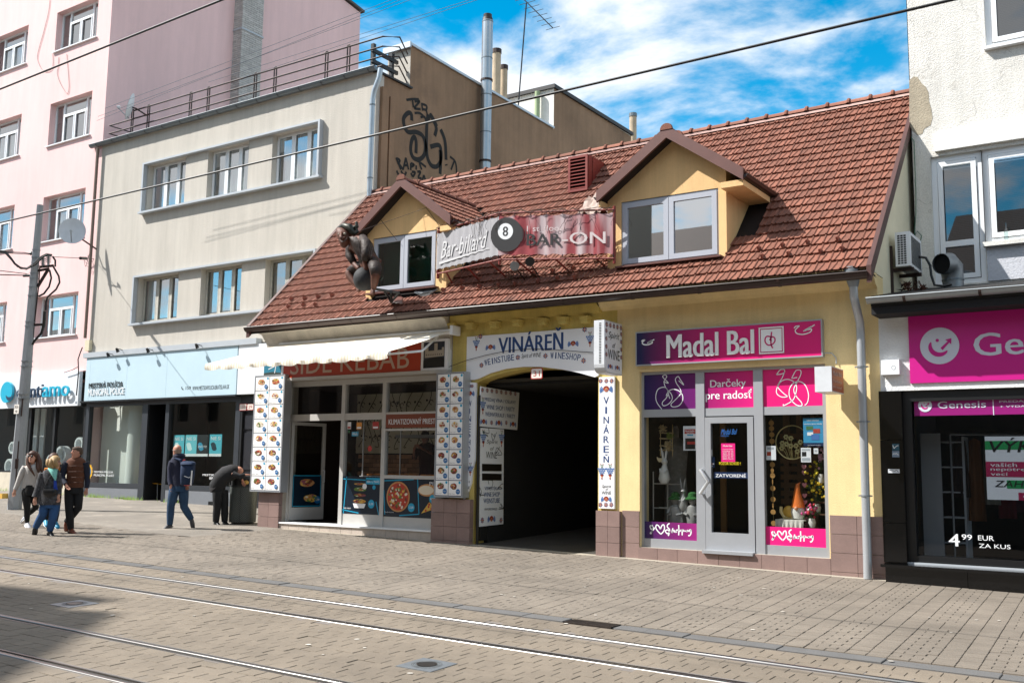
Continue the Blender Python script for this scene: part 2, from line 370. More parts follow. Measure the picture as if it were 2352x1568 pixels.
# kerb of flat grey stones
kb = tag(MB().add([(-60, 9.95, GZ(-60, 9.95)-.02), (40, 9.95, GZ(40, 9.95)-.02), (40, 10.2, GZ(40, 10.2)-.02), (-60, 10.2, GZ(-60, 10.2)-.02)], [(0, 1, 2, 3)]).build('kerb', m_joint), kind='structure')
ks = slab_mesh('kerb_stone', .997, .225, m_kerb, 9)[0]
x = -24.0
while x < 1.5:
    if not (-6.15 < x < -5.0):
        inst('kerb_stone', ks, kb, Matrix.Translation((x, 10.075, GZ(x, 10.075)-.001+(rnd()-.5)*.003)) @ TILT)
    x += 1.0
inst('kerb_stone', slab_mesh('kerb_stone', .3, .225, m_kerb, 8)[0], kb, Matrix.Translation((-5.1, 10.075, GZ(-5.1, 10.075))) @ TILT)
inst('kerb_stone', slab_mesh('kerb_stone', .6, .225, m_kerb, 8)[0], kb, Matrix.Translation((-6.26, 10.075, GZ(-6.26, 10.075))) @ TILT)

# rails
m_rail = mat('polished rail steel', '7c7a78', .32, metal=1, bump=.04, bs=8, stretch=(1, 30, 1))
m_railrust = mat('rail flank', '4a4038', .6, metal=.4, var=.3, vs=6)
m_conc = mat('rail mortar', '77706a', .9, var=.25, vs=2.5, bump=.4, bs=80, fine=.2)
rl = ['far rail of the far tram track, nearest the grey kerb', 'second tram rail from the buildings, near rail of the far track', 'third tram rail from the buildings, far rail of the near track', 'nearest tram rail, at the bottom left corner of the street']
for y, lb in zip(RAILS, rl):
    t = thing('tram_rail', lb, 'rail', (-6, y, GZ(-6, y)), 'tram rails set in the paving')
    def barx(y0, y1, z0, z1, b):
        c = [(x_, yy, GZ(x_, yy)+z) for z in (z0, z1) for (x_, yy) in ((-60, y0), (30, y0), (30, y1), (-60, y1))]; return b.hexa(c)
    s = 1 if y in (RAILS[1], RAILS[3]) else -1
    b = MB(); c = [(x_, y+dy, GZ(x_, y)+z) for x_ in (-60, 30) for dy, z in ((-.034, -.03), (-.034, .001), (-.024, .007), (0, .009), (.024, .007), (.034, .001), (.034, -.03))]
    b.add(c, [(i, i+7, i+8, i+1) for i in range(6)]); b.build('rail_head', m_rail, t, smooth=True, ang=60)
    barx(y+s*.034 if s > 0 else y-.082, y+.082 if s > 0 else y-.034, -.05, -.022, MB()).build('groove', m_railrust, t)
    b = MB(); barx(*sorted((y+s*.075, y+s*.093)), -.05, .0, b); b.build('guard_lip', m_rail, t)
    b = MB(); barx(y-.135, y-.094 if s < 0 else y-.034, -.03, -.002, b); barx(y+.094 if s > 0 else y+.034, y+.135, -.03, -.002, b); b.build('mortar_bed', m_conc, t)

# drain grate and two survey covers
m_iron = mat('cast iron', '3b332e', .6, metal=.5, var=.3, vs=20)
t = thing('drain_grate', 'long rusty cast iron drain grate set in the line of the grey kerb', 'drain', (-5.63, 10.03, GZ(-5.63, 10.03)))
MB().box(-5.93, -5.33, 9.93, 10.17, GZ(-5.6, 10)-.05, GZ(-5.6, 10)-.028).build('pit', mat('pit black', '050505', .9), t)
b = MB(); z = GZ(-5.6, 10.05)
b.box(-5.93, -5.33, 9.93, 9.945, z-.03, z+.006).box(-5.93, -5.33, 10.155, 10.17, z-.03, z+.006).box(-5.93, -5.915, 9.945, 10.155, z-.03, z+.006).box(-5.345, -5.33, 9.945, 10.155, z-.03, z+.006)
b.build('rim', m_iron, t)
for i in range(19):
    x = -5.905+i*.0305; MB().box(x, x+.014, 9.945, 10.155, z-.025, z+.004).build('bar', m_iron, t)
b = MB()
for j in range(1, 7): b.box(-5.915, -5.345, 9.945+j*.03, 9.953+j*.03, z-.027, z+.002)
b.build('cross_bars', m_iron, t)
m_galv = mat('galvanised steel', '8f959a', .45, metal=.7, var=.15, vs=8)
m_zinc = mat('zinc grey', '7d8388', .5, metal=.5, var=.2, vs=4)
for (x, y, w, lb, c) in ((-5.87, 7.42, .2, 'square grey metal cover with a shiny round lid at bottom centre', '8a8f90'), (-11.3, 7.42, .2, 'small square metal cover with a shiny round lid beside the street shadow', '8a8f90')):
    t = thing('survey_cover', lb, 'cover', (x, y, GZ(x, y)), 'square covers between the tracks'); z = GZ(x, y)
    b = MB(); b.hexa([(x+a*w, y+d*w, GZ(x+a*w, y+d*w)+q) for q in (-.02, .006) for a, d in ((-1, -1), (1, -1), (1, 1), (-1, 1))]); b.build('plate', m_galv, t)
    g = Plane((x, y, z+.007), (1, 0, -.016), (0, 1, .035))
    b = MB()
    for k in range(3): b.ring(g, 0, 0, .10+k*.018, .107+k*.018, .001+.001*k)
    b.build('ribs', mat('dull grey ribs', '5b5f60', .6), t)
    MB().disc(g, 0, 0, .088, .003, 24).build('lid', m_rail, t)
    b = MB(); b.ring(g, 0, 0, .084, .095, .006); b.build('lid_rim', m_iron, t)

# ================================================================ walls in general
m_pink = mat('pink render', 'e8c4c2', .9, drip=.07, var=.07, vs=.7, fine=.06, bump=.35, bs=70, stretch=(1, 1, .5))
m_pinkside = m_pink
m_beige = mat('grey beige render', 'bfb9af', .9, drip=.14, var=.08, vs=.9, fine=.1, bump=.6, bs=60, stretch=(1, 1, .5))
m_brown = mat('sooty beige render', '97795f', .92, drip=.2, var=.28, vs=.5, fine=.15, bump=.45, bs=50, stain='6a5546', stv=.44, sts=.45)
m_trim = mat('grey trim paint', 'aab0b6', .5, var=.06, vs=3)
m_white = mat('white frame', 'e6e8ea', .35)
m_whitew = mat('white render', 'dedcd6', .85, drip=.2, var=.12, vs=1.5, fine=.08, bump=.3, bs=50, stain='b3aea2', stv=.38, sts=2)
m_curt = mat('white curtain', 'd9d9d6', .9, var=.15, vs=6, stretch=(6, 6, .3))
m_dark = mat('dark interior', '17171a', .9)
m_room = mat('room grey', '4a4844', .9)
m_glass = glass('window glass', (.86, .9, .91), 1.5, .01, .38)
m_glassd = glass('shop glass', (.86, .89, .88), 1.45, .01, .02)
m_gut = mat('gutter zinc', '6f777c', .45, metal=.5, var=.15, vs=5)
m_black = mat('black paint', '101113', .4)
m_rust = mat('rusty iron', '33211c', .65, var=.3, vs=14)

def gutter(pl, a0, a1, b, r, m, name, parent, joints=(), drop=0., jm=None, off=0.):
    """half-round gutter: runs along pl.u with its axis at height b"""
    mb = MB(); k = 9
    for rr, flip in ((r, 0), (r-.012, 1)):
        vs = []
        for a, bb in ((a0, b), (a1, b+drop)):
            vs += [pl.pt(a, bb-rr*math.sin(math.pi*i/(k-1)), off+rr*math.cos(math.pi*i/(k-1))) for i in range(k)]
        fs = [(i, i+1, k+i+1, k+i) for i in range(k-1)]
        mb.add(vs, [f[::-1] for f in fs] if flip else fs)
    for a, bb in ((a0, b), (a1, b+drop)):
        mb.add([pl.pt(a, bb-r*math.sin(math.pi*i/(k-1)), off+r*math.cos(math.pi*i/(k-1))) for i in range(k)], [tuple(range(k))])
    mb.tube([pl.pt(a0, b, off+r), pl.pt(a1, b+drop, off+r)], .012, 6)
    g = mb.build(name, m, parent, smooth=True)
    for q in joints:
        a = a0+(a1-a0)*q; bb = b+drop*q; j = MB()
        vs = []
        for aa in (a-.02, a+.02): vs += [pl.pt(aa, bb-(r+.008)*math.sin(math.pi*i/(k-1)), off+(r+.008)*math.cos(math.pi*i/(k-1))) for i in range(k)]
        j.add(vs, [(i, i+1, k+i+1, k+i) for i in range(k-1)]); jo = j.build('gutter_bracket', jm or m, parent); 
    return g

# ---------------------------------------------------------------- pink apartment house
PINK = thing('apartment_house', 'tall pink rendered apartment house with white windows at the far left', 'building', (-35, 18.9, GZ(-35, 18.9)))
PX = -28.93
rows = [(FB.uv(132, 30)[1], FB.uv(221, 85)[1]), (FB.uv(115, 240)[1], FB.uv(207, 309)[1]), (FB.uv(97.5, 454.5)[1], FB.uv(196, 537)[1]), (FB.uv(89, 682)[1], FB.uv(175, 767)[1])]
ca0, ca1 = FB.uv(132, 30)[0], FB.uv(221, 85)[0]
cl1 = FB.uv(59, 150)[0]
cols = [(ca0, ca1), (cl1-(ca1-ca0), cl1)]
holes = [(a0, a1, b0, b1) for (b1, b0) in rows for (a0, a1) in cols]
sg_top = FB.uv(95, 858)[1]
b = wall(MB(), FB, -62, PX, sg_top, 23.2, holes, .3); b.build('front_wall', m_pink, PINK)
PS = XP(PX)
ptop = PS.uv(828, 30)[1]; pyb = PS.uv(826, 80)[0]
b = MB(); b.flat(PS, [(19.2, .2), (pyb, .2), (pyb, ptop), (19.2, 23.2)], 0)
b.add([(PX, pyb, 0), (-62, pyb, 0), (-62, pyb, ptop), (PX, pyb, ptop)], [(0, 1, 2, 3)]); b.add([(-62, 18.9, 0), (-62, pyb, 0), (-62, pyb, ptop), (-62, 18.9, 23.2)], [(3, 2, 1, 0)])
b.build('side_wall', m_pinkside, PINK)
b = MB(); b.add([(PX+.12, 18.7, 23.25), (PX+.12, pyb+.15, ptop+.03), (-62, pyb+.15, ptop+.03), (-62, 18.7, 23.25), (PX+.12, 18.7, 23.38), (PX+.12, pyb+.15, ptop+.13), (-62, pyb+.15, ptop+.13), (-62, 18.7, 23.38)], [(0, 1, 5, 4), (1, 2, 6, 5), (4, 5, 6, 7), (3, 2, 1, 0), (0, 4, 7, 3)])
b.build('roof', mat('roof felt', '55504c', .8), PINK)
def pinkwindow(a0, a1, b0, b1, seed):
    r = random.Random(seed); pl = FB.off(-.24); w = .055; W = a1-a0; H = b1-b0
    f = MB(); frame(f, pl, a0, a1, b0, b1, w, -.03, .03)
    xs = [a0+W*.22, a0+W*.76]
    for x in xs: f.pb(pl, x-.035, x+.035, b0+w, b1-w, -.03, .03)
    tr = b0+H*.70; f.pb(pl, xs[0]+.035, xs[1]-.035, tr-.035, tr+.035, -.03, .03)
    xm = (xs[0]+xs[1])/2; f.pb(pl, xm-.035, xm+.035, b0+w, tr-.035, -.03, .035)
    for (p, q) in ((xs[0]+.035, xm-.035), (xm+.035, xs[1]-.035)): frame(f, pl, p, q, b0+w, tr-.035, .035, .03, .05)
    wn = f.build('window', m_white, PINK)
    g = MB()
    for (p, q, s_, t_) in ((a0+w, xs[0]-.035, b0+w, b1-w), (xs[1]+.035, a1-w, b0+w, b1-w), (xs[0]+.035, xs[1]-.035, tr+.035, b1-w), (xs[0]+.035, xm-.035, b0+w, tr-.035), (xm+.035, xs[1]-.035, b0+w, tr-.035)):
        MB().pb(pl, p, q, s_, t_, -.008, -.004).build('pane', m_glass, wn)
    s = MB(); s.pb(FB, a0-.06, a1+.06, b0-.035, b0, -.22, .07); s.build('sill', m_white, wn)
    for (p, q) in ((xs[0]-.02, xm-.05), (xm+.04, xs[1]+.0)) if r.random() < .8 else ():
        c = MB(); n = 22; vs = []
        for i in range(n+1):
            x = p+(q-p)*i/n
            for zz in (b0+.05, tr+.0): vs.append(pl.pt(x, zz, -.12-.02*math.sin(i*1.9)))
        c.add(vs, [(2*i, 2*i+2, 2*i+3, 2*i+1) for i in range(n)]); c.build('curtain', m_curt, wn)
    k = MB(); k.pb(pl, a0-.1, a1+.1, b0-.1, b1+.1, -1.3, -1.25); k.build('room_wall', m_room, wn)
for i, h in enumerate(holes): pinkwindow(*h, i)
# white brick chimney on the side wall
yc = PS.uv(527, 250)[0]
CP = YP(yc); x1 = CP.uv(547, 240)[0]; cy1 = XP(x1).uv(600, 150)[0]
ch = MB(); ch.box(PX+.01, x1-.012, yc+.012, cy1-.012, 11.5, 23.0)
chim = ch.build('chimney', mat('dark mortar', '2f2c2b', .95), PINK)
m_wb = mat('white painted brick', 'b9b5b1', .85, isl=.12, var=.15, vs=6, bump=.5, bs=60)
m_wbs = m_wb
st = MB(); z = 13.0; k = 0; cnt = 0; bl, bh = .27, .083
while z < 22.6:
    for (pl, a0, a1) in ((CP, PX+.0, x1), (XP(x1), yc, cy1)):
        x = a0-(bl/2 if k % 2 else 0)
        while x < a1-.02:
            p, q = max(a0, x)+.006, min(a1, x+bl)-.006
            if q-p > .03:
                mb = MB() if cnt < 300 and z > 14.6 else st
                d = .006*rnd()
                mb.pb(pl, p, q, z+.006, z+bh-.006, -.012, d)
                if mb is not st: mb.build('brick', m_wb, chim); cnt += 1
            x += bl
    z += bh; k += 1
tag(st.build('brickwork', m_wb, chim), kind='stuff')
MB().box(PX, x1+.03, yc-.03, cy1+.03, 17.86, 17.93).build('band', m_trim, chim)
# corner downpipe between pink and beige
b = MB(); X0 = FB.uv(*T(0, 1, 930, 100))[0]; z0 = FB.uv(*T(0, 1, 825, 1540))[1]
b.tube([(X0-.12, 18.78, 11.9), (X0-.12, 18.78, z0)], .05, 8); b.build('cable_duct', mat('duct brown', '6b5a50', .6), PINK, smooth=True)

# dentist's shop under the pink house
m_signw = mat('white sign panel', 'd9dde2', .5, var=.04, vs=1)
a_l, a_r = -36, FB.uv(190, 900)[0]
zt, zb = FB.uv(120, 857)[1], FB.uv(120, 934)[1]
DS = FB.off(.12)
sgn = thing('shop_sign', 'white dentist fascia sign with a blue smiling disc and raised blue letters', 'sign', DS.pt(-32, zb))
MB().pb(FB, a_l, a_r-.05, zb, zt, .004, .12).build('panel', m_signw, sgn)
m_blue = mat('cyan acrylic', '1fa5c4', .35); m_navy = mat('navy acrylic', '1b3550', .4)
DT = DS.off(.08)
def raised(mb, pl, s, x0, y0, x1, y1, **k): ptext(mb, pl, s, x0, y0, x1, y1, depth=.05, d=0, **k)
cxy = DT.uv(22, 901); rr = DT.uv(22, 877)[1]-cxy[1]
n = 30; pts = [(cxy[0]+rr*math.cos(2*math.pi*i/n), cxy[1]+rr*math.sin(2*math.pi*i/n)) for i in range(n)]
MB().prism(DS, [(DS.uv(22, 901)[0]+(p[0]-cxy[0]), DS.uv(22, 901)[1]+(p[1]-cxy[1])) for p in pts], .04, .12).build('disc', m_blue, sgn)
sm = MB(); c0 = DS.off(.12).uv(22, 901)
sm.strip(DS, [(c0[0]+.38*rr*1.6*math.cos(t_), c0[1]-.02+.42*rr*1.3*math.sin(t_)) for t_ in [math.pi*(1.12+.76*i/12) for i in range(13)]], [.02+.10*math.sin(math.pi*i/12) for i in range(13)], .125); sm.build('smile', m_navy, sgn)
b = MB(); raised(b, DT, 'denti', *T(0, 2, 170, 400), *T(0, 2, 398, 512), bold=.01); b.build('lettering', m_navy, sgn)
b = MB(); raised(b, DT, 'amo', *T(0, 2, 402, 418), *T(0, 2, 640, 500), bold=.02); b.build('lettering', m_blue, sgn)
b = MB(); p = DT.uv(*T(0, 2, 650, 490)); b.disc(DT, p[0], p[1], .05, .05); b.build('full_stop', m_signw, sgn)
# its dark shopfront
m_fr = mat('anthracite frame', '2c3036', .45); m_frd = mat('dark frame', '15171a', .45)
DF = FB.off(-.12)
sf = thing('shopfront', 'dark dentist shopfront with round white lamps behind glass, under the white sign', 'shopfront', DF.pt(-31, .8))
gz = FB.uv(100, 1128)[1]; zf = FB.uv(60, 1085)[1]
MB().pb(FB, -44, a_r, gz-.6, zf, -.2, 0).build('plinth', mat('pale plinth', 'c9c0ae', .85, var=.15, vs=3, bump=.3), sf)
f = MB(); f.pb(FB, -44, a_r, zb-.02, zb+.2, -.2, -.01)
sx = [FB.uv(x, 1000)[0] for x in (63, 112, 119, 186)]
for x in (sx[0]-.06, sx[2]-.06, sx[3], FB.uv(-60, 1000)[0]): f.pb(FB, x, x+.1, zf, zb-.02, -.18, -.06)
f.pb(FB, -44, a_r, zf, zf+.06, -.18, -.04); f.build('frame', m_frd, sf)
for (p, q) in ((-36, sx[0]-.06), (sx[0]+.04, sx[2]-.06), (sx[2]+.04, sx[3])):
    MB().pb(FB, p, q, zf+.06, zb-.02, -.12, -.112).build('pane', m_glassd, sf)
b = MB(); b.box(-44, a_r, 21.4, 21.45, 0, 4.6); b.build('back_wall', mat('clinic grey', '4a4d52', .8), sf)
for (x, y, r_) in ((27, 1070, 17), (35, 1028, 14), (146, 1045, 21), (188, 1020, 16), (60, 1060, 14), (122, 1058, 14)):
    pl = YP(19.3); c = pl.uv(x, y); R_ = abs(pl.uv(x, y-r_)[1]-c[1])
    l = thing('ring_lamp', {27: 'round white ring lamp leftmost in the dentist window', 35: 'small round white ring lamp right behind the tram pole', 146: 'large round white ring lamp beside the man in the vest', 188: 'half hidden round white ring lamp at the right end of the dentist window', 60: 'round white ring lamp behind the woman with sunglasses', 122: 'faint round white ring lamp low in the dentist window'}[x], 'lamp', pl.pt(c[0], c[1]-R_), 'round lamps in the dentist window')
    b = MB(); b.ring(pl, c[0], c[1], R_*.72, R_, .12, 28)
    for rr_, fl in ((R_, 1), (R_*.72, 0)):
        vs = [pl.pt(c[0]+rr_*math.cos(2*math.pi*i/28), c[1]+rr_*math.sin(2*math.pi*i/28), d) for d in (-.1, .12) for i in range(28)]
        fs = [(i, (i+1) % 28, 28+(i+1) % 28, 28+i) for i in range(28)]; b.add(vs, fs if fl else [q[::-1] for q in fs])
    b.build('rim', m_white, l); MB().disc(pl, c[0], c[1], R_*.74, -.08, 24).build('face', mat('lamp face', 'b9bcbf', .5), l)
b = MB(); p0 = YP(20.0)
for (x0, x1_) in ((78, 88), (94, 104)): b.pb(p0, p0.uv(x0, 1000)[0], p0.uv(x1_, 1000)[0], .8, 3.6, 0, .05)
b.build('white_post', m_white, sf)

# ---------------------------------------------------------------- beige office house
BE = thing('office_house', 'grey beige rendered office house with roof railing and strip windows beside the pink house', 'building', (-23, 18.9, GZ(-23, 18.9)))
XB = -17.08
def bx(x, y=400): return FB.uv(x, y)[0]
w1 = [(bx(340, 420), bx(425, 415)), (bx(477, 385), bx(570, 380)), (bx(625, 350), bx(733, 340))]
z1t, z1b = FB.uv(733, 284)[1], FB.uv(733, 404)[1]
w2 = [(bx(317, 690), bx(408, 680)), (bx(460, 670), bx(553, 660)), (bx(608, 650), bx(722, 640))]
z2t, z2b = FB.uv(722, 579)[1], FB.uv(317, 742)[1]
holes = [(p, q, z1b, z1t) for p, q in w1]+[(p, q, z2b, z2t) for p, q in w2]
ztop = FB.uv(588, 242)[1]
zsg = FB.uv(370, 805)[1]
b = wall(MB(), FB, PX, XB, zsg, ztop, holes, .3); b.build('front_wall', m_beige, BE)
b = MB(); S_ = XP(XB)
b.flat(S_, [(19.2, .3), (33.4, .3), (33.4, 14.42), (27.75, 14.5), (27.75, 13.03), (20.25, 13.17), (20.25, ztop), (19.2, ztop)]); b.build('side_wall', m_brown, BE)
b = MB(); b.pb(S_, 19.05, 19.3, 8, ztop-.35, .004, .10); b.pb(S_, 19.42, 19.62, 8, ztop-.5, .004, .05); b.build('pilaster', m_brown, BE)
b = MB(); b.box(PX, XB-.004, 18.94, 20.2, ztop-.12, ztop-.02); b.build('terrace', m_room, BE)
b = MB(); b.box(-17.9, XB-.004, 20.25, 20.55, ztop-.1, 13.15); b.build('parapet_end', m_beige, BE)
b = MB(); b.box(PX+.3, -17.9, 22.5, 27.5, ztop-.1, 12.6); b.build('roof_storey', m_beige, BE)
b = MB(); b.box(-19.6, XB-.004, 27.75, 33.4, 12.5, 14.45); b.build('stair_head', m_whitew, BE)
m_flash = mat('grey flashing', '6d7277', .5, metal=.4)
b = MB()
b.add([(XB+.06, 20.2, 13.17), (XB+.06, 27.7, 13.03), (XB-.5, 27.7, 13.03), (XB-.5, 20.2, 13.17), (XB+.06, 20.2, 13.24), (XB+.06, 27.7, 13.10), (XB-.5, 27.7, 13.10), (XB-.5, 20.2, 13.24)], [(0, 1, 5, 4), (1, 2, 6, 5), (2, 3, 7, 6), (3, 0, 4, 7), (4, 5, 6, 7), (3, 2, 1, 0)])
b.box(-18.0, XB+.06, 20.14, 20.2, 13.1, 13.26); b.build('parapet_flashing', mat('pale flashing', 'b9c0c6', .4, metal=.5), BE)
b = MB(); b.box(-19.7, XB+.08, 27.65, 33.45, 14.45, 14.58); b.build('roof_edge', mat('tar edge', '2b2a2b', .6), BE); b = MB(); b.add([(XB+.07, 18.85, ztop), (XB+.07, 20.3, ztop), (XB-.1, 20.3, ztop), (XB-.1, 18.85, ztop), (XB+.07, 18.85, ztop+.05), (XB+.07, 20.3, ztop+.05), (XB-.1, 20.3, ztop+.05), (XB-.1, 18.85, ztop+.05)], [(0, 1, 5, 4), (4, 5, 6, 7), (3, 0, 4, 7), (3, 2, 1, 0)]); b.build('roof_edge', mat('tar edge', '2b2a2b', .6), BE)
gutter(YP(18.83), PX-.45, XB+.08, ztop+.1, .1, m_gut, 'gutter', BE, [.03+.068*i for i in range(15)], 0, mat('gutter strap', '3c4145', .5), off=.04)
b = MB(); b.pb(FB, PX, XB, ztop, ztop+.06, -.3, .03); b.build('eaves_board', m_beige, BE)
# downpipe with swan neck
P = lambda x, y, yy: YP(yy).pt(*YP(yy).uv(x, y))
b = MB(); xp = YP(18.75).uv(848, 450)[0]
b.tube([(xp+.22, 18.78, ztop+.0), (xp+.2, 18.76, ztop-.25), (xp+.05, 18.76, ztop-.55), (xp, 18.76, ztop-.8), (xp, 18.76, 6)], .07, 12); b.build('downpipe', mat('zinc pipe', 'a3adb5', .35, metal=.6, var=.1), BE, smooth=True)
b = MB()
for z in (ztop-.95, ztop-2.9): b.tube([(xp, 18.76, z), (xp, 18.76, z+.03)], .08, 12)
b.build('pipe_clip', m_gut, BE)
# windows
def stripwindow(a0, a1, b0, b1, old, seed):
    pl = FB.off(-.22); r = random.Random(seed); w = .05
    m = m_white if not old else mat('peeling white frame', 'b9b5aa', .7, var=.2, vs=8, stain='6f685c', stv=.36, sts=14)
    f = MB(); frame(f, pl, a0, a1, b0, b1, w, -.03, .03); W = a1-a0; xs = [a0+W*.36, a0+W*.69]
    for x in xs: f.pb(pl, x-.04, x+.04, b0+w, b1-w, -.03, .04)
    e = [a0+w, xs[0]-.04, xs[0]+.04, xs[1]-.04, xs[1]+.04, a1-w]
    for i in (0, 2, 4): frame(f, pl, e[i], e[i+1], b0+w, b1-w, .03, .03, .045)
    wn = f.build('window', m, BE)
    for i in (0, 2, 4): MB().pb(pl, e[i], e[i+1], b0+w, b1-w, -.008, -.004).build('pane', m_glass, wn)
    rng = ((e[0], e[3]),) if old else ((e[0]+.15, e[5]),)
    if old and seed == 5: rng = ((e[0], e[5]),)
    for (p, q) in rng:
        c = MB(); n = 40; vs = []
        for i in range(n+1):
            x = p+(q-p)*i/n
            for zz in (b0+.02, b1-.02): vs.append(pl.pt(x, zz, -.10-.018*math.sin(i*1.7)))
        c.add(vs, [(2*i, 2*i+2, 2*i+3, 2*i+1) for i in range(n)]); c.build('curtain', m_curt if seed != 5 else mat('lace curtain', '77766f', .9, var=.3, vs=10, stretch=(8, 8, .4)), wn)
    MB().pb(pl, a0-.1, a1+.1, b0-.1, b1+.1, -1.3, -1.25).build('room_wall', m_room, wn)
for i, h in enumerate(holes): stripwindow(*h, i > 2, i)
for ws, zb_, zt_ in ((w1, z1b, z1t), (w2, z2b, z2t)):
    l, r_ = ws[0][0]-.04, ws[2][1]+.03; b = MB()
    b.pb(FB, l-.10, r_+.10, zt_+.005, zt_+.06, .002, .14); b.pb(FB, l-.10, l-.03, zb_-.02, zt_+.004, .002, .14)
    b.pb(FB, r_+.03, r_+.10, zb_-.02, zt_+.004, .002, .14); b.build('window_surround', m_trim, BE)
    b = MB(); b.pb(FB, l-.16, r_+.16, zb_-.085, zb_-.024, .002, .17); b.build('sill_ledge', m_trim, BE)
# roof railing
m_rl = m_rust; RP = YP(18.98)
t = tag(MB().add([(0, 0, 0)], []).build('x', m_rl), None) if False else None
rail = MB(); zt_ = RP.uv(588, 171)[1]; zs = [zt_, zt_-.27, zt_-.54, zt_-.80]
xr = RP.uv(*T(1, 0, 1165, 345))[0]
for i, z in enumerate(zs):
    pts = [(PX+.25, 20.1, z), (PX+.2, 18.98, z), (xr, 18.98, z), (xr+.35, 19.25, z-.0), (-17.15, 20.2, z)]
    if i == 0: pts = pts[1:]; pts[0] = (RP.uv(*T(0, 0, 1235, 1010))[0], 18.98, z)
    rail.tube(pts, .022, 6)
ro = rail.build('railing', m_rl, BE)
for (c_, x) in ((0, 1235), (0, 1380), (0, 1760), (0, 1920), (0, 2345), (1, 172), (1, 640), (1, 840)):
    X_ = RP.uv(*T(c_, 0, x, 800))[0]
    MB().tube([(X_-.045, 18.98, ztop), (X_-.045, 18.98, zt_+.02), (X_-.02, 18.98, zt_+.045), (X_+.02, 18.98, zt_+.045), (X_+.045, 18.98, zt_+.02), (X_+.045, 18.98, ztop)], .02, 6).build('post', m_rl, ro)
# black wooden frame stack at the railing end
b = MB()
for z in (12.0, 12.35, 12.65): b.box(-17.45, -17.38, 19.05, 20.1, z, z+.1)
b.box(-17.5, -17.4, 19.1, 19.2, ztop, 12.9); b.box(-17.5, -17.4, 19.85, 19.95, ztop, 12.9)
tag(b.build('trestle', m_black), 'black wooden trestle at the right end of the roof railing', 'trestle')
b = MB(); b.box(-19.6, -17.8, 19.6, 19.9, ztop+.02, ztop+.13)
for i in range(6): b.box(-19.5+.3*i, -19.42+.3*i, 19.55, 19.95, ztop+.13, ztop+.2)
tag(b.build('pallet', m_black), 'dark wooden pallet lying on the beige roof edge', 'pallet')
# graffiti
m_spray = mat('black spray paint', '17130f', .8)
def g_(x, y): return S_.uv(*T(1, 0, x, y))
gr = MB()
def spl(pts, k=6):
    out = []
    n = len(pts)
    for i in range(n-1):
        p0 = pts[max(0, i-1)]; p1 = pts[i]; p2 = pts[i+1]; p3 = pts[min(n-1, i+2)]
        for j in range(k):
            t_ = j/k; out.append(tuple(.5*((2*p1[c])+(-p0[c]+p2[c])*t_+(2*p0[c]-5*p1[c]+4*p2[c]-p3[c])*t_*t_+(-p0[c]+3*p1[c]-3*p2[c]+p3[c])*t_**3) for c in range(len(p1))))
    out.append(tuple(pts[-1])); return out
def spray(pts, w=.10): gr.strip(S_, spl([g_(*p) for p in pts]), w, .006+.0005*len(gr.f) % .004)
for s_ in ([(1430, 1110), (1425, 1050), (1395, 1040), (1355, 1090), (1365, 1170), (1400, 1215), (1470, 1215), (1530, 1250), (1555, 1330), (1545, 1420), (1500, 1465), (1445, 1450), (1420, 1380), (1430, 1290), (1455, 1260), (1470, 1310), (1468, 1410)],
           [(1580, 1050), (1570, 1130), (1565, 1250), (1565, 1350), (1575, 1450), (1610, 1520), (1660, 1530), (1695, 1480), (1700, 1400), (1680, 1335), (1600, 1350)], [(1640, 1250), (1655, 1180), (1625, 1100), (1600, 1060)], [(1695, 1190), (1735, 1300), (1745, 1470)], [(1745, 1510), (1748, 1522)],
           [(1690, 1380), (1695, 1480), (1690, 1600)]): spray(s_, .13)
for s_ in ([(1380, 920), (1440, 912), (1495, 915)], [(1435, 915), (1445, 990)], [(1455, 935), (1500, 930), (1480, 960), (1455, 995), (1510, 1005)], [(1520, 950), (1530, 1020)], [(1520, 955), (1565, 975), (1560, 1010), (1525, 1000)], [(1455, 1040), (1510, 1045), (1570, 1110)], [(1510, 1080), (1545, 1075), (1560, 1110)], [(1560, 1000), (1585, 1100), (1605, 1050), (1665, 1160)],
           [(1285, 1450), (1330, 1560)], [(1290, 1455), (1320, 1475), (1300, 1510)], [(1310, 1500), (1350, 1560)], [(1375, 1450), (1350, 1560)], [(1375, 1450), (1400, 1560)], [(1360, 1520), (1395, 1520)], [(1420, 1500), (1420, 1565)], [(1420, 1500), (1450, 1515), (1425, 1535)], [(1470, 1520), (1470, 1560)], [(1450, 1465), (1500, 1490), (1560, 1535)], [(1500, 1500), (1520, 1560)],
           [(1780, 1440), (1830, 1490), (1840, 1600), (1800, 1640)], [(1820, 1480), (1790, 1560)], [(1290, 1568), (1310, 1610)], [(1330, 1570), (1360, 1610), (1380, 1580)], [(1420, 1590), (1440, 1620), (1460, 1585), (1430, 1580)], [(1480, 1580), (1510, 1580), (1490, 1630), (1520, 1640)], [(1540, 1610), (1520, 1680)], [(1540, 1610), (1560, 1670)]): spray(s_, .07)
gr.build('graffiti', m_spray, BE)
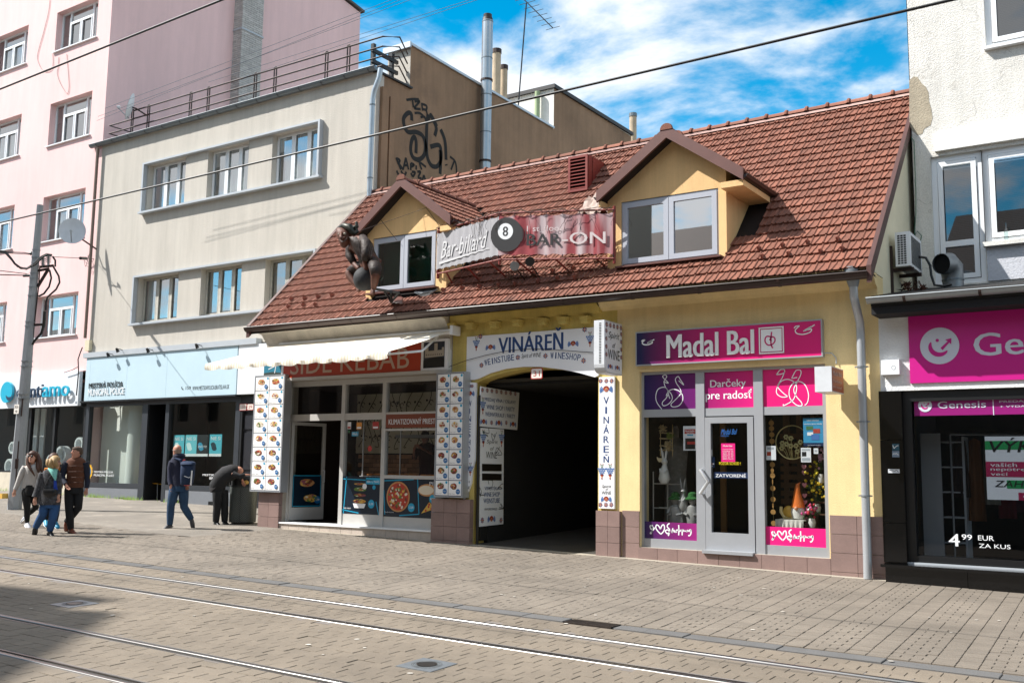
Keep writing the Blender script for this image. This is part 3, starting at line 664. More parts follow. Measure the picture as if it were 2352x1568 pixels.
# police shop
m_sky = mat('pale blue panel', 'b4cbd6', .5, var=.05, vs=1.2)
PF = FB.off(.16)
sa0, sb1 = PF.uv(196, 821.5); sa1, sb0 = PF.uv(543, 906.5); _, sb0b = PF.uv(189, 920); _, sb1b = PF.uv(544, 794)
sb0 = (sb0+sb0b)/2; sb1 = (sb1+sb1b)/2
sg = thing('shop_sign', 'pale blue municipal police fascia sign with black and white letters', 'sign', PF.pt((sa0+sa1)/2, sb0))
for i, (p, q) in enumerate(((196, 206), (206, 291), (291, 382), (382, 543))):
    MB().pb(FB, PF.uv(p, 870)[0]+.004, PF.uv(q, 870)[0]-.002, sb0, sb1, .003, .16).build('panel', m_sky, sg)
b = MB(); b.pb(FB, sa0-.08, PF.uv(590, 800)[0], sb1+.0, sb1+.16, .003, .2); b.build('top_flashing', m_trim, sg)
b = MB(); b.pb(FB, sa0-.08, sa1, sb0-.05, sb0-.004, .003, .2); b.build('bottom_edge', m_frd, sg)
def lett(parent, mb_args, m, name='lettering'):
    for (pl, s_, x0, y0, x1_, y1_, kw) in mb_args: b = MB(); ptext(b, pl, s_, x0, y0, x1_, y1_, **kw); b.build(name, m, parent)
m_txtk = mat('black print', '0c0d0f', .5); m_txtw = mat('white print', 'e4e6e8', .5)
P2 = PF.off(.012)
lett(sg, [(P2, 'MESTSKÁ POLÍCIA', *T(0, 2, 820, 372), *T(0, 2, 1128, 415), dict(depth=.012, d=0))], m_txtk)
lett(sg, [(P2, 'MUNICIPAL POLICE', *T(0, 2, 815, 440), *T(0, 2, 1140, 482), dict(depth=.012, d=0))], m_txtw)
lett(sg, [(PF, '159', *T(0, 2, 1708, 412), *T(0, 2, 1752, 440), dict(bold=.03)), (PF, 'WWW.MESTSKAPOLICIA.BRATISLAVA.SK', *T(0, 2, 1770, 412), *T(0, 2, 2106, 434), dict(bold=.01))], m_txtk)
b = MB(); b.strip(PF, spl([PF.uv(*T(0, 2, *q)) for q in ((1672, 415), (1670, 425), (1678, 438), (1686, 440))]), .03, .004); b.build('phone_symbol', m_txtk, sg)
wp = thing('wall_panel', 'plain white panel over the black street door, right of the police sign', 'panel', PF.pt(sa1+.5, sb0))
MB().pb(FB, sa1+.004, PF.uv(600, 860)[0]+1.2, sb0, sb1, .003, .155).build('board', m_signw, wp)
for i, (x, y) in enumerate(((1035, 130), (1400, 90), (1850, 50), (1120, 88))):
    lb = ['first', 'third', 'last', 'second'][i]; q = PF.off(.05).uv(*T(0, 2, x, y)); l = thing('spotlight', 'small black spotlight on an arm, %s from the left above the police sign' % lb, 'lamp', PF.pt(q[0], q[1]), 'spotlights above the police sign')
    MB().tube([PF.pt(q[0], q[1]+.03, 0), PF.pt(q[0], q[1]+.06, .25)], .012, 6).build('arm', m_black, l)
    MB().tube([PF.pt(q[0]-.02, q[1]+.07, .24), PF.pt(q[0]-.01, q[1]-.04, .17)], [.03, .055], 10).build('head', m_black, l)
# police shopfront
m_pgrey = mat('grey plinth plate', '70747a', .7, var=.1, vs=3, bump=.2)
pf = thing('shopfront', 'anthracite police shopfront with two big windows and an open doorway', 'shopfront', FB.pt(-24, .7))
zh = FB.uv(370, 915)[1]; FD = FB.off(-.1)
gx = [FB.uv(x, 1020)[0] for x in (193, 200, 322, 335, 376, 384, 537, 548)]
zs_ = (FB.uv(260, 1107)[1]+FB.uv(450, 1117)[1])/2; zw = FB.uv(260, 932)[1]
f = MB(); f.pb(FB, gx[0], gx[7], zw, sb0-.05, -.15, 0)
for p, q in ((0, 1), (2, 3), (4, 5), (6, 7)): f.pb(FB, gx[p], gx[q], .45, zw, -.15, -.002)
for p, q in ((1, 2), (5, 6)): f.pb(FB, gx[p], gx[q], zs_-.14, zs_, -.15, -.004)
f.build('frame', m_fr, pf)
for p, q in ((1, 2), (5, 6)):
    MB().pb(FB, gx[p], gx[q], zs_, zw, -.1, -.09).build('pane', m_glassd, pf)
    b = MB(); b.pb(FB, gx[p], gx[q], .45, zs_-.14, -.14, -.012); b.build('plinth', m_pgrey, pf)
    v = MB(); 
    for k in range(2):
        c = gx[p]+(gx[q]-gx[p])*(.22+.5*k)
        for j in range(8): v.pb(FB, c+j*.035-.14, c+j*.035-.12, zs_-.52, zs_-.42, -.012, -.004)
    v.build('vent', m_black, pf)
b = MB(); b.box(gx[0]-2, gx[7]+.0, 22.6, 22.7, 0, 5); b.build('back_wall', mat('office grey', '8c8d88', .9), pf)
MB().box(gx[0], gx[2], 19.5, 19.55, .4, 4.4).build('partition', mat('pale partition', 'e2e2dc', .9), pf); MB().box(gx[5]-.3, gx[7]-.1, 21.0, 21.05, .4, 4.4).build('partition', mat('grey partition', '6f7069', .9), pf)
b = MB(); b.box(gx[3]-.1, gx[3]+.02, 18.95, 20.4, .4, 4); b.box(gx[4]-.02, gx[4]+.1, 18.95, 20.4, .4, 4); b.build('doorway_side', m_frd, pf)
b = MB(); b.box(gx[3], gx[4], 20.4, 20.45, .4, 4); b.build('doorway_back', mat('dark glass', '0d0e10', .2), pf)
pl = YP(19.35); b = MB(); a0 = pl.uv(302, 1000)[0]
b.tube([(a0+.1, 19.5, .5), (a0+.1, 19.5, 4.0)], .3, 20); tag(b.build('column', mat('white column', 'd9dad6', .7), smooth=True), 'round white column inside the left police window', 'column')
lett(pf, [(FD, 'MESTSKÁ POLÍCIA', *T(0, 2, 870, 1183), *T(0, 2, 1042, 1208), dict(bold=.02, d=.02)), (FD, 'MUNICIPAL POLICE', *T(0, 2, 868, 1216), *T(0, 2, 1050, 1240), dict(bold=.02, d=.02)), (FD, 'MESTSKÁ POLÍCIA', *T(0, 2, 1868, 1210), *T(0, 2, 2120, 1238), dict(bold=.02, d=.02)), (FD, 'BRATISLAVA', *T(0, 2, 1930, 1243), *T(0, 2, 2100, 1270), dict(bold=.02, d=.02))], m_txtw)
# emblem
c = FD.uv(*T(0, 2, 822, 1195)); b = MB(); b.flat(FD, [(c[0]+(.17 if i % 2 else .2)*math.cos(i*math.pi/12), c[1]+1.25*(.17 if i % 2 else .2)*math.sin(i*math.pi/12)) for i in range(24)], .022)
em = b.build('emblem', mat('gold yellow', 'd9a520', .5), pf)
MB().disc(FD, c[0], c[1], .12, .026, 18, .15).build('emblem_disc', mat('emblem blue', '5a7fa8', .5), em)
b = MB(); b.flat(FD, [(c[0]-.06, c[1]+.08), (c[0]-.06, c[1]-.03), (c[0], c[1]-.11), (c[0]+.06, c[1]-.03), (c[0]+.06, c[1]+.08)], .03); b.build('emblem_shield', mat('shield red', 'b02028', .5), em)
# posters in the police window
pc = [('1596', 'NIE SI', 1600, 860, 1687, 1052, '55b9c9'), ('b', 'NIE SI', 1708, 858, 1802, 1055, '6cc3cf'), ('c', 'ZNEŠ TO!', 1813, 856, 1908, 1055, '0d1a20'), ('d', 'NIE SI', 1930, 853, 2032, 1055, '4fb4c6')]
for i, (_, tx, x0, y0, x1_, y1_, cc) in enumerate(pc):
    pq = FB.off(-.13); r_ = pq.rect(*T(0, 2, x0, y0), *T(0, 2, x1_, y1_))
    lb = ['turquoise poster with white heading, leftmost in the police window', 'light turquoise poster with a drawn bottle, second in the police window', 'black poster with a blue face, third in the police window', 'turquoise poster with a dark figure, rightmost in the police window'][i]
    po = thing('poster', lb, 'poster', pq.pt((r_[0]+r_[1])/2, r_[2]), 'posters in the police window')
    MB().pb(pq, *r_, 0, .004).build('sheet', mat('poster '+cc, cc, .6), po)
    w_, h_ = r_[1]-r_[0], r_[3]-r_[2]
    MB().flat(pq, [(r_[0], r_[2]), (r_[1], r_[2]), (r_[1], r_[2]+h_*.12), (r_[0], r_[2]+h_*.12)], .006).build('footer', m_txtw, po)
    b = MB(); text(b, pq, tx, r_[0]+w_*.12, r_[1]-w_*.12, r_[2]+h_*(.74 if i != 2 else .40), r_[2]+h_*(.90 if i != 2 else .52), d=.007, bold=.03); b.build('heading', m_txtw, po)
    b = MB(); q = [(r_[0]+w_*(.3+.25*math.cos(t_)+.12*(t_ > 3)), r_[2]+h_*(.45+.2*math.sin(t_))) for t_ in [k*.63 for k in range(10)]]
    b.flat(pq, q, .0065); b.build('picture', mat('poster art %d' % i, ['d8eef0', 'cfe9ea', '2f93b5', '123340'][i], .6), po)
# black street door and number plates
dr = thing('street_door', 'black panelled street door between the police window and the kebab shop', 'door', FB.pt(-19, .6))
xd0, xd1 = gx[7], XB-.02; zd = FB.uv(560, 945)[1]
f = MB(); f.pb(FB, xd0, xd1, zd, sb0-.05, -.12, -.01); f.pb(FB, xd0, xd0+.08, .5, zd, -.12, -.01); f.build('frame', m_frd, dr)
for k in range(3):
    x = xd0+.1+k*.62
    for (q0, q1) in ((.75, 1.5), (1.6, 2.6), (2.7, zd-.1)):
        b = MB(); b.pb(FB, x+.04, x+.56, q0, q1, -.09, -.06); b.build('door_panel', mat('door black', '26272c', .35, var=.1), dr)
b = MB(); b.pb(FB, xd0, xd1, .5, zd, -.12, -.09); b.build('leaf', mat('door black', '26272c', .35, var=.1), dr)
b = MB(); q = FB.uv(*T(0, 2, 2300, 1100)); b.tube([FB.pt(q[0], q[1]-.2, -.02), FB.pt(q[0], q[1]+.2, -.02)], .018, 8); b.pb(FB, q[0]-.04, q[0]+.04, q[1]-.16, q[1]+.16, -.085, -.07); b.build('handle', mat('steel', 'a9adb0', .3, metal=1), dr)
m_red = mat('enamel red', 'a8322c', .4); m_enw = mat('enamel white', 'dcd6cf', .4)
def plate(pl, txt, x0, y0, x1_, y1_, lb):
    r_ = pl.rect(x0, y0, x1_, y1_); w = .012; o = thing('number_plate', lb, 'number plate', pl.pt((r_[0]+r_[1])/2, r_[2]))
    def rr(e, k): a0, a1, b0, b1 = r_[0]+e, r_[1]-e, r_[2]+e, r_[3]-e; return [(a0+k, b0), (a1-k, b0), (a1, b0+k), (a1, b1-k), (a1-k, b1), (a0+k, b1), (a0, b1-k), (a0, b0+k)]
    MB().prism(pl, rr(0, .015), .0, .012).build('rim', m_red, o); MB().flat(pl, rr(.014, .015), .0135).build('face', m_enw, o)
    b = MB(); W = r_[1]-r_[0]; H = r_[3]-r_[2]; text(b, pl, txt, r_[0]+W*.22, r_[1]-W*.22, r_[2]+H*.25, r_[3]-H*.25, d=.016); b.build('lettering', m_red, o)
plate(FB, '1,555', *T(0, 2, 2204, 572), *T(0, 2, 2268, 632), 'left one of two white enamel plates above the black door, longer number')
plate(FB, '29', *T(0, 2, 2275, 572), *T(0, 2, 2330, 630), 'right one of two white enamel plates above the black door, shorter number')
# yellow chair in doorway
c = YP(19.2); q0 = c.uv(336, 1110); ch = thing('chair', 'yellow plastic shell chair standing in the police doorway', 'chair', c.pt(q0[0]+.3, q0[1]-.45))
X0, Z0 = q0[0]+.05, q0[1]; b = MB(); my = mat('yellow plastic', 'dba21d', .35)
vs = []
prof = [(0, .55), (.02, .4), (.06, .2), (.12, .04), (.2, -.02), (.4, .0), (.5, -.03)]
for k in range(7):
    w = (k-3)/3*.22
    for (x, z) in prof: vs.append((X0+x+.03*abs(w)/.22, 19.4+w, Z0+z+.04*(abs(w)/.22)**2*(1 if z > .05 else .8)))
b.add(vs, [(k*7+i, k*7+i+1, (k+1)*7+i+1, (k+1)*7+i) for k in range(6) for i in range(6)]); b.build('seat_shell', my, ch, smooth=True)
for dx, dy in ((.1, -.18), (.45, -.18), (.1, .18), (.45, .18)): MB().tube([(X0+dx, 19.4+dy, Z0), (X0+dx+(dx-.27)*.3, 19.4+dy*1.1, GZ(X0, 19.4))], .012, 6).build('leg', m_galv, ch)
# bounded backs so that no sky shows through the far houses
b = MB(); b.box(PX+.02, XB-.02, 22.8, 22.9, 0, ztop-.15); b.build('inner_wall', m_room, BE)
b = MB(); b.box(PX-.0, XB-.02, 19.1, 22.8, sb1+.4, sb1+.5); b.build('ceiling', m_room, BE)
b = MB(); b.box(-44, PX, 19.1, 22.8, 4.9, 5.0); b.box(-44, -43.9, 19.1, 22.8, 0, 5); b.build('ceiling', m_room, PINK)
# ================================================================ low yellow house
m_yel = mat('yellow render', 'e9d09a', .9, drip=.13, var=.14, vs=.8, fine=.06, bump=.35, bs=60, stain='cdb27a', stv=.33, sts=1.6)
m_yel2 = mat('lemon render', 'd0ba6a', .9, drip=.25, var=.15, vs=1.5, fine=.1, bump=.4, bs=50, stain='8f7f45', stv=.38, sts=2.4)
m_apr = mat('apricot render', 'e2bc86', .9, drip=.15, var=.08, vs=1.5, fine=.06, bump=.35, bs=60, stain='b28a55', stv=.34, sts=1.8)
m_pila = mat('grey pilaster render', 'a29a8e', .9, var=.15, vs=2, fine=.08, bump=.3)
m_tile = mat('brown stone tile', '87706a', .5, var=.14, vs=4, isl=.08, fine=.1, bump=.12, bs=60, stain='5c4a45', stv=.36, sts=3)
m_tilew = mat('pale step tile', 'b9ada2', .5, var=.14, vs=4, isl=.06, fine=.08, bump=.1)
m_alu = mat('silver aluminium', 'a6a9ae', .38, metal=.35, var=.05, vs=3, bump=.03, bs=30)
m_clay = mat('clay roof tile', '80503f', .85, var=.32, vs=1.1, isl=.22, fine=.22, bump=.3, bs=70, stain='2a1d1a', stv=.45, sts=1.1)
m_flashb = mat('brown sheet metal', '5f3a33', .5, var=.15, vs=5, stain='a08a84', stv=.33, sts=7)
m_brg = mat('dark brown gutter', '2f1d19', .4, var=.15, vs=5)
XL, XR = -17.05, -3.80
EY, EZ, SL = 15.05, 4.76, 1.035
RY = 18.87; RZ = EZ+(RY-EY)*SL
LH = thing('low_house', 'low yellow house with steep red tiled roof, two dormers and an archway', 'building', (-10.4, 15.6, GZ(-10.4, 15.6)))
kx = lambda x, y=1000: FA.uv(x, y)[0]
# openings, in metres on the front
K0, K1 = kx(655, 1000), kx(1003, 1000)
A0, A1 = FA.uv(1091, 1000)[0], FA.uv(1374, 1000)[0]
D0, D1 = kx(1469, 1000), kx(1899, 1000)
KT = FA.uv(850, 868)[1]; DT_ = FA.uv(1700, 843)[1]; AT = FA.uv(1374, 868)[1]
WT = 4.72
print('openings', K0, K1, A0, A1, D0, D1, KT, DT_, AT)
def piece(a0, a1, holes, m, z1=WT): 
    b = wall(MB(), FA, a0, a1, -.5, z1, holes, .35); return b.build('wall', m, LH)
XK = kx(1040, 800)
piece(XL, XK, [(K0, K1, -1, KT)], m_pila)
X2 = kx(1418, 850)
# arch piece
b = MB(); top = FA.uv(1230, 845)[1]; spr = FA.uv(1105, 879)[1]; am = (A0+A1)/2
arc = [(A0+(A1-A0)*i/16, spr+(top-spr)*math.sin(math.pi*i/16)**.8) for i in range(17)]
for dd in (0, -.35):
    b.flat(FA, [(XK, -.5), (A0, -.5)]+arc[:9]+[(arc[8][0], WT), (XK, WT)], dd)
    b.flat(FA, arc[8:]+[(A1, -.5), (X2, -.5), (X2, WT), (arc[8][0], WT)], dd)
vs = []
pp = [(A0, -.5)]+arc+[(A1, -.5)]
for d in (0, -.5): vs += [FA.pt(*q, d) for q in pp]
n = len(pp); b.add(vs, [(i, i+1, n+i+1, n+i) for i in range(n-1)]); b.build('wall', m_yel2, LH)
piece(X2, XR, [(D0, D1, -1, DT_)], m_yel)
# gable walls, rear wall
for x, nm in ((XL, 0), (XR, 1)):
    pl = XP(x) if nm else Plane((x, 0, 0), (0, -1, 0), (0, 0, 1)); s = 1 if nm else -1
    b = MB(); b.flat(pl, [(s*15.95, -.5), (s*22.3, -.5), (s*22.3, EZ+.2), (s*RY, RZ-.12), (s*15.12, EZ-.06), (s*15.12, WT+.01), (s*15.95, WT+.01)]); b.build('gable_wall', mat('cream gable render', 'e2d9bd', .9, var=.1, vs=1, fine=.05, bump=.3), LH)
b = MB(); b.box(XL, XR, 22.0, 22.3, -.5, EZ); b.build('rear_wall', m_pila, LH)
# roof deck (front and rear slope), boards
roof = MB()
for s in (1, -1):
    y0, y1 = (EY, RY) if s > 0 else (2*RY-EY, RY)
    v = [(XL-.02, y0, EZ-.06), (XR+.02, y0, EZ-.06), (XR+.02, y1, RZ-.06), (XL-.02, y1, RZ-.06)]
    vv = v+[(p[0], p[1], p[2]-.12) for p in v]
    roof.add(vv, [(0, 1, 2, 3), (7, 6, 5, 4), (0, 4, 5, 1), (1, 5, 6, 2), (2, 6, 7, 3), (3, 7, 4, 0)])
roof = roof.build('roof', mat('roof deck', '1c1310', .95), LH)
b = MB(); b.box(XL, XR, EY+.02, 15.6, WT-.04, WT+.02); b.build('soffit', m_yel, LH)
# dormers ----------------------------------------------------------------
DORM = []
def roofY(z): return EY+(z-EZ)/SL
def roofZ(y): return EZ+(y-EY)*SL
def tilemesh(name, w, h, m, seed=0):
    """interlocking tile with a rolled left edge and an S-shaped ridge; u across, v up the slope, lower end lifted"""
    U = [0, .05, .12, .2, .38, .47, .54, .62, .8, 1.0]; Vv = [0, .3, .62, 1.12]
    vs = []
    for j, v in enumerate(Vv):
        sft = .10*math.sin((v)*math.pi*1.0-1.2)
        for i, u in enumerate(U):
            z = .034*(1-v)+.004
            if i == 1: z += .022
            elif i == 2: z += .02
            elif i == 3: z += .002
            elif i == 5: z += .007
            elif i == 6: z += .018
            elif i == 7: z += .001
            uu = u+(sft if 4 <= i <= 7 else 0)
            y = v*h-(.008*abs(math.sin(u*math.pi*2)) if j == 0 else 0)
            vs.append((uu*w*1.0, y, z))
    k = len(U); fs = [(j*k+i, j*k+i+1, (j+1)*k+i+1, (j+1)*k+i) for j in range(3) for i in range(k-1)]
    b0 = len(vs); vs += [(vs[i][0], vs[i][1]+.002, vs[i][2]-.03) for i in range(k)]
    fs += [(b0+i, b0+i+1, i+1, i) for i in range(k-1)]
    me = bpy.data.meshes.new(name); me.from_pydata(vs, [], fs); me.materials.append(m)
    me.polygons.foreach_set('use_smooth', [True]*len(fs)); me.set_sharp_from_angle(angle=math.radians(38))
    return me, vs, fs
def slopeM(o, u, v):
    u = V(u).normalized(); v = V(v).normalized(); n = u.cross(v)
    return Matrix(((u.x, v.x, n.x, o[0]), (u.y, v.y, n.y, o[1]), (u.z, v.z, n.z, o[2]), (0, 0, 0, 1)))
class Dormer:
    def __init__(s, cx, hw, apex, eav, fy, wx0, wx1, ov): s.cx, s.hw, s.apex, s.eav, s.fy, s.wx0, s.wx1, s.ov = cx, hw, apex, eav, fy, wx0, wx1, ov
    def top(s, x): return s.apex-(s.apex-s.eav)*abs(x-s.cx)/s.hw
DR = Dormer(-7.13, 1.34, 7.50, 6.55, 15.55, -8.42, -6.18, 0); DL = Dormer(-13.0, 1.27, 7.50, 6.53, 15.5, -14.12, -12.0, 0)
Lu = (1, 0, 0); Lv = V((0, 1, SL)).normalized(); Ln = V(Lu).cross(Lv)
tm = [tilemesh('roof_tile', .2, .248, m_clay, k) for k in range(1)][0]
st = MB(); nrow = 22; rl_ = (RY-EY)*math.sqrt(1+SL*SL)/nrow; ncol = 66; cw = (XR-XL)/ncol
cand = []
for r_ in range(nrow):
    for c_ in range(ncol):
        x = XL+c_*cw; d = r_*rl_; y = EY+Lv.y*d; z = EZ+Lv.z*d-.03
        hid = False
        for D in (DR, DL):
            if D.wx0+.05 < x+cw/2 < D.wx1-.05 and y > D.fy-.12 and z < D.top(x)-.12: hid = True
            if y > D.fy+.25 and z < D.top(x)-.2 and abs(x+cw/2-D.cx) < D.hw-.1: hid = True
        if hid: continue
        cand.append((x, y, z, r_, c_))
cand.sort(key=lambda q: (V(q[:3])-CAM).length)
for i, (x, y, z, r_, c_) in enumerate(cand):
    j = lambda a: (rnd()-.5)*a
    M_ = slopeM((x+j(.006), y+j(.006), z+j(.006)), (1, j(.02), j(.02)), Lv+V((j(.03), 0, 0)))
    if i < 300: inst('roof_tile', tm[0], roof, M_)
    else:
        k = len(st.v); st.v += [M_ @ V(v) for v in tm[1]]; st.f += [tuple(q+k for q in f) for f in tm[2]]; st.m += [0]*len(tm[2])
tag(st.build('tile_field', m_clay, roof, smooth=True, ang=38), kind='stuff')
# ridge caps
def ridge(p0, p1, step, r, parent, m=None):
    p0, p1 = V(p0), V(p1); L_ = (p1-p0).length; t = (p1-p0).normalized(); n = int(L_/step); n = max(n, 1); step = L_/n
    for i in range(n):
        a = p0+t*(i*step); b = MB(); side = t.cross(V((0, 0, 1))).normalized(); up = side.cross(t)
        def half(c, rr): return [c+side*(rr*math.cos(math.pi*k/8))+up*(rr*math.sin(math.pi*k/8)-.02) for k in range(9)]
        R_ = [(0, r*1.32), (.035, r*1.42), (.07, r*1.05), (.075, r), (step+.02, r*.94)]
        vs = []
        for d, rr in R_: vs += half(a+t*d, rr)
        k = len(R_); b.add(vs, [(q*9+w, q*9+w+1, (q+1)*9+w+1, (q+1)*9+w) for q in range(k-1) for w in range(8)]); b.add(half(a, r*1.32), [tuple(range(8, -1, -1))])
        b.build('ridge_tile', m_clay, parent, smooth=True, ang=50)
ridge((XR+.03, RY, RZ), (XL-.03, RY, RZ), .4, .085, roof)
b = MB(); b.add([(XL, RY-.16, RZ-.115), (XR, RY-.16, RZ-.115), (XR, RY+.02, RZ+.03), (XL, RY+.02, RZ+.03)], [(0, 1, 2, 3)]); b.build('mortar', mat('pink mortar', 'a98a82', .9, var=.3, vs=9, fine=.2), roof)
# verges
for x, w in ((XR, .07), (XL-.09, .09)):
    b = MB(); y0, z0, y1, z1 = EY-.06, EZ-.10, RY, RZ-.02
    b.hexa([(x, y0, z0-.16), (x+w, y0, z0-.16), (x+w, y1, z1-.16), (x, y1, z1-.16), (x, y0, z0+.1), (x+w, y0, z0+.1), (x+w, y1, z1+.07), (x, y1, z1+.07)]); b.build('verge_board', mat('verge brown', '4b2c26', .5, var=.15, vs=4), LH)
gutter(YP(EY), XL-.12, XR+.02, EZ-.04, .10, m_brg, 'gutter', LH, [.055, .145, .235, .325, .42, .51, .61, .71, .80, .9], -.06, off=.02)
# snow guards: little angle hooks in two staggered rows
gd = [(T(1, 1, x, y)) for x, y in ((337, 1185), (460, 1180), (582, 1165), (710, 1150), (312, 1255), (448, 1240), (558, 1235), (1730, 1100), (1905, 1085), (2065, 1070), (2243, 1055), (1906, 1020), (2070, 1000))]
gd += [(T(2, 1, x, y)) for x, y in ((215, 945), (380, 925), (570, 900), (40, 1045), (250, 1020), (425, 995), (585, 985), (2275, 720), (2308, 795))]
gd += [(T(3, 1, x, y)) for x, y in ((140, 690), (368, 662), (645, 635), (195, 770), (487, 748), (688, 722))]
for (px, py) in gd:
    d = ray(px, py); t_ = (EZ-1.7-SL*EY)/(d.z-SL*d.y); p = CAM+d*t_
    b = MB(); n = Ln
    for s in (-1, 1):
        b.add([p+V((s*.014, 0, 0))+Lv*-.07, p+V((s*.014, 0, 0))+Lv*.06, p+V((s*.014, 0, 0))+Lv*-.02+n*.09, p+V((s*.014, 0, 0))+Lv*-.06+n*.09], [(0, 1, 2, 3)])
    b.tube([p+Lv*-.06+n*.0, p+Lv*-.05+n*.1], .012, 5); b.build('snow_guard', mat('guard red', '8a5346', .5), roof)

def dormer(D, label_i):
    fy = D.fy; pl = YP(fy); g = .16
    zb = roofZ(fy)-.05
    # front wall: pentagon with a window hole
    wz0, wz1 = D.win[2], D.win[3]; wa0, wa1 = D.win[0], D.win[1]
    b = MB(); x0, x1 = D.wx0, D.wx1; t0, t1 = D.top(x0)-.06, D.top(x1)-.06
    b.flat(pl, [(x0, zb), (wa0, zb), (wa0, wz1), (x0, wz1)]); b.flat(pl, [(wa1, zb), (x1, zb), (x1, wz1), (wa1, wz1)])
    b.flat(pl, [(x0, wz1), (x1, wz1), (x1, t1), (D.cx, D.apex-.06), (x0, t0)])
    for xx in (wa0, wa1): b.add([(xx, fy, zb), (xx, fy, wz1), (xx, fy+.2, wz1), (xx, fy+.2, zb)], [(0, 1, 2, 3)])
    for xx, tt in ((x0, t0), (x1, t1)):
        b.add([(xx, fy, zb), (xx, fy, tt), (xx, roofY(tt), tt)], [(0, 1, 2) if xx == x0 else (2, 1, 0)])
    b.build('dormer_wall', m_apr, LH)
    # roof planes with tiles, boards
    of = fy-.27
    dr_ = MB()
    for s in (-1, 1):
        xe = D.cx+s*D.hw; p = [(D.cx, of, D.apex), (xe, of, D.eav), (xe, roofY(D.eav)+.0, D.eav), (D.cx, roofY(D.apex), D.apex)]
        q = p+[(a, b_, c-.09) for a, b_, c in p]; F = [(0, 1, 2, 3), (7, 6, 5, 4), (0, 4, 5, 1), (1, 5, 6, 2), (2, 6, 7, 3)]
        dr_.add(q, F if s < 0 else [f[::-1] for f in F])
    drr = dr_.build('dormer_roof', mat('roof deck', '1c1310', .95), LH)
    s = 1; sl = V((D.hw, 0, -(D.apex-D.eav))).normalized()
    st = MB()
    for s in (-1, 1):
        vdir = V((-s*sl.x, 0, -sl.z)); udir = V((0, s*1.0, 0))
        Ls = math.hypot(D.hw, D.apex-D.eav); nr = 6; rs = Ls/nr
        for r_ in range(nr):
            base = V((D.cx+s*D.hw, 0, D.eav))+vdir*(r_*rs)
            yy = of+.02
            yend = roofY(base.z+.05)
            while yy < yend:
                o = V((base.x, yy if s > 0 else yy+.2, base.z+.012)); M_ = slopeM(o, udir, vdir)
                k = len(st.v); st.v += [M_ @ V(v) for v in tm[1]]; st.f += [tuple(q+k for q in f) for f in tm[2]]; st.m += [0]*len(tm[2]); yy += .2
    tag(st.build('tile_field', m_clay, drr, smooth=True, ang=38), kind='stuff')
    ridge((D.cx, of-.04, D.apex+.03), (D.cx, roofY(D.apex)+.1, D.apex+.03), .4, .085, drr)
    for s in (-1, 1):
        xe = D.cx+s*(D.hw+.02); f = MB(); c = []
        for z in (-.13, .08):
            for (xx, zz, y_) in ((D.cx, D.apex, of-.03), (xe, D.eav, of-.03), (xe, D.eav, of+.02), (D.cx, D.apex, of+.02)): c.append((xx, y_, zz+z))
        f.hexa(c if s > 0 else [c[i] for i in (1, 0, 3, 2, 5, 4, 7, 6)]); f.build('bargeboard', m_flashb, drr)
        # eaves box under the side
        xw = D.wx1 if s > 0 else D.wx0
        f = MB(); a, b2 = sorted((xw, xe-s*.02)); f.box(a, b2, of+.03, roofY(D.eav)-.2, D.eav-.2, D.eav-.10); f.build('eaves_box', m_apr, drr)
        p = Plane((xe, 0, 0), (0, s, 0), (0, 0, 1))
        gutter(p, *( (of, roofY(D.eav)-.05) if s > 0 else (-roofY(D.eav)+.05, -of)), D.eav-.03, .06, m_brg, 'side_gutter', drr)
    # window of two casements
    wp = pl.off(-.02); w = .09; f = MB(); frame(f, wp, wa0, wa1, wz0, wz1, .03, -.1, .0)
    wn = f.build('dormer_window', m_trim2, LH); xm = (wa0+wa1)/2
    for (p, q) in ((wa0+.03, xm-.005), (xm+.005, wa1-.03)):
        f = MB(); frame(f, wp, p, q, wz0+.03, wz1-.03, w, -.05, .02); f.build('sash', m_trim2, wn)
        MB().pb(wp, p+w, q-w, wz0+.03+w, wz1-.03-w, -.02, -.012).build('pane', D.glass, wn)
    MB().box(wa0-.05, wa1+.08, fy-.14, fy-.0, wz0-.05, wz0-.02).build('sill', m_flashb, wn)
    MB().box(wa0, wa1, fy+.35, fy+.36, wz0, wz1).build('blind', D.blind, wn)
m_trim2 = mat('pale grey window frame', 'a7abb5', .4, var=.04)
def winrect(pl, pts):
    q = [pl.uv(*p) for p in pts]; return (q[0][0]*.5+q[1][0]*.5, q[2][0]*.5+q[3][0]*.5, (q[1][1]+q[3][1])/2, (q[0][1]+q[2][1])/2)
DR.win = winrect(YP(15.55), [(1427, 463), (1427, 608), (1649, 434), (1652, 590)]); DL.win = winrect(YP(15.5), [(850, 549), (862, 672), (1004, 528), (1000, 657)])
DR.glass = glass('dormer glass', (.6, .66, .7), 1.5, .012, .6); DL.glass = glass('dirty reflection-green glass', (.5, .62, .57), 1.5, .05, .08)  # left pane tinted with the green of a reflected building
DR.blind = mat('dark blind', '3a3f42', .9); DL.blind = mat('reflection-green backing', '587a6c', .9, var=.1, vs=3)  # left sheet's green paints the building reflected in that pane
dormer(DR, 0); dormer(DL, 1)
for h in (T(2, 1, 1920, 400), ):
    pass
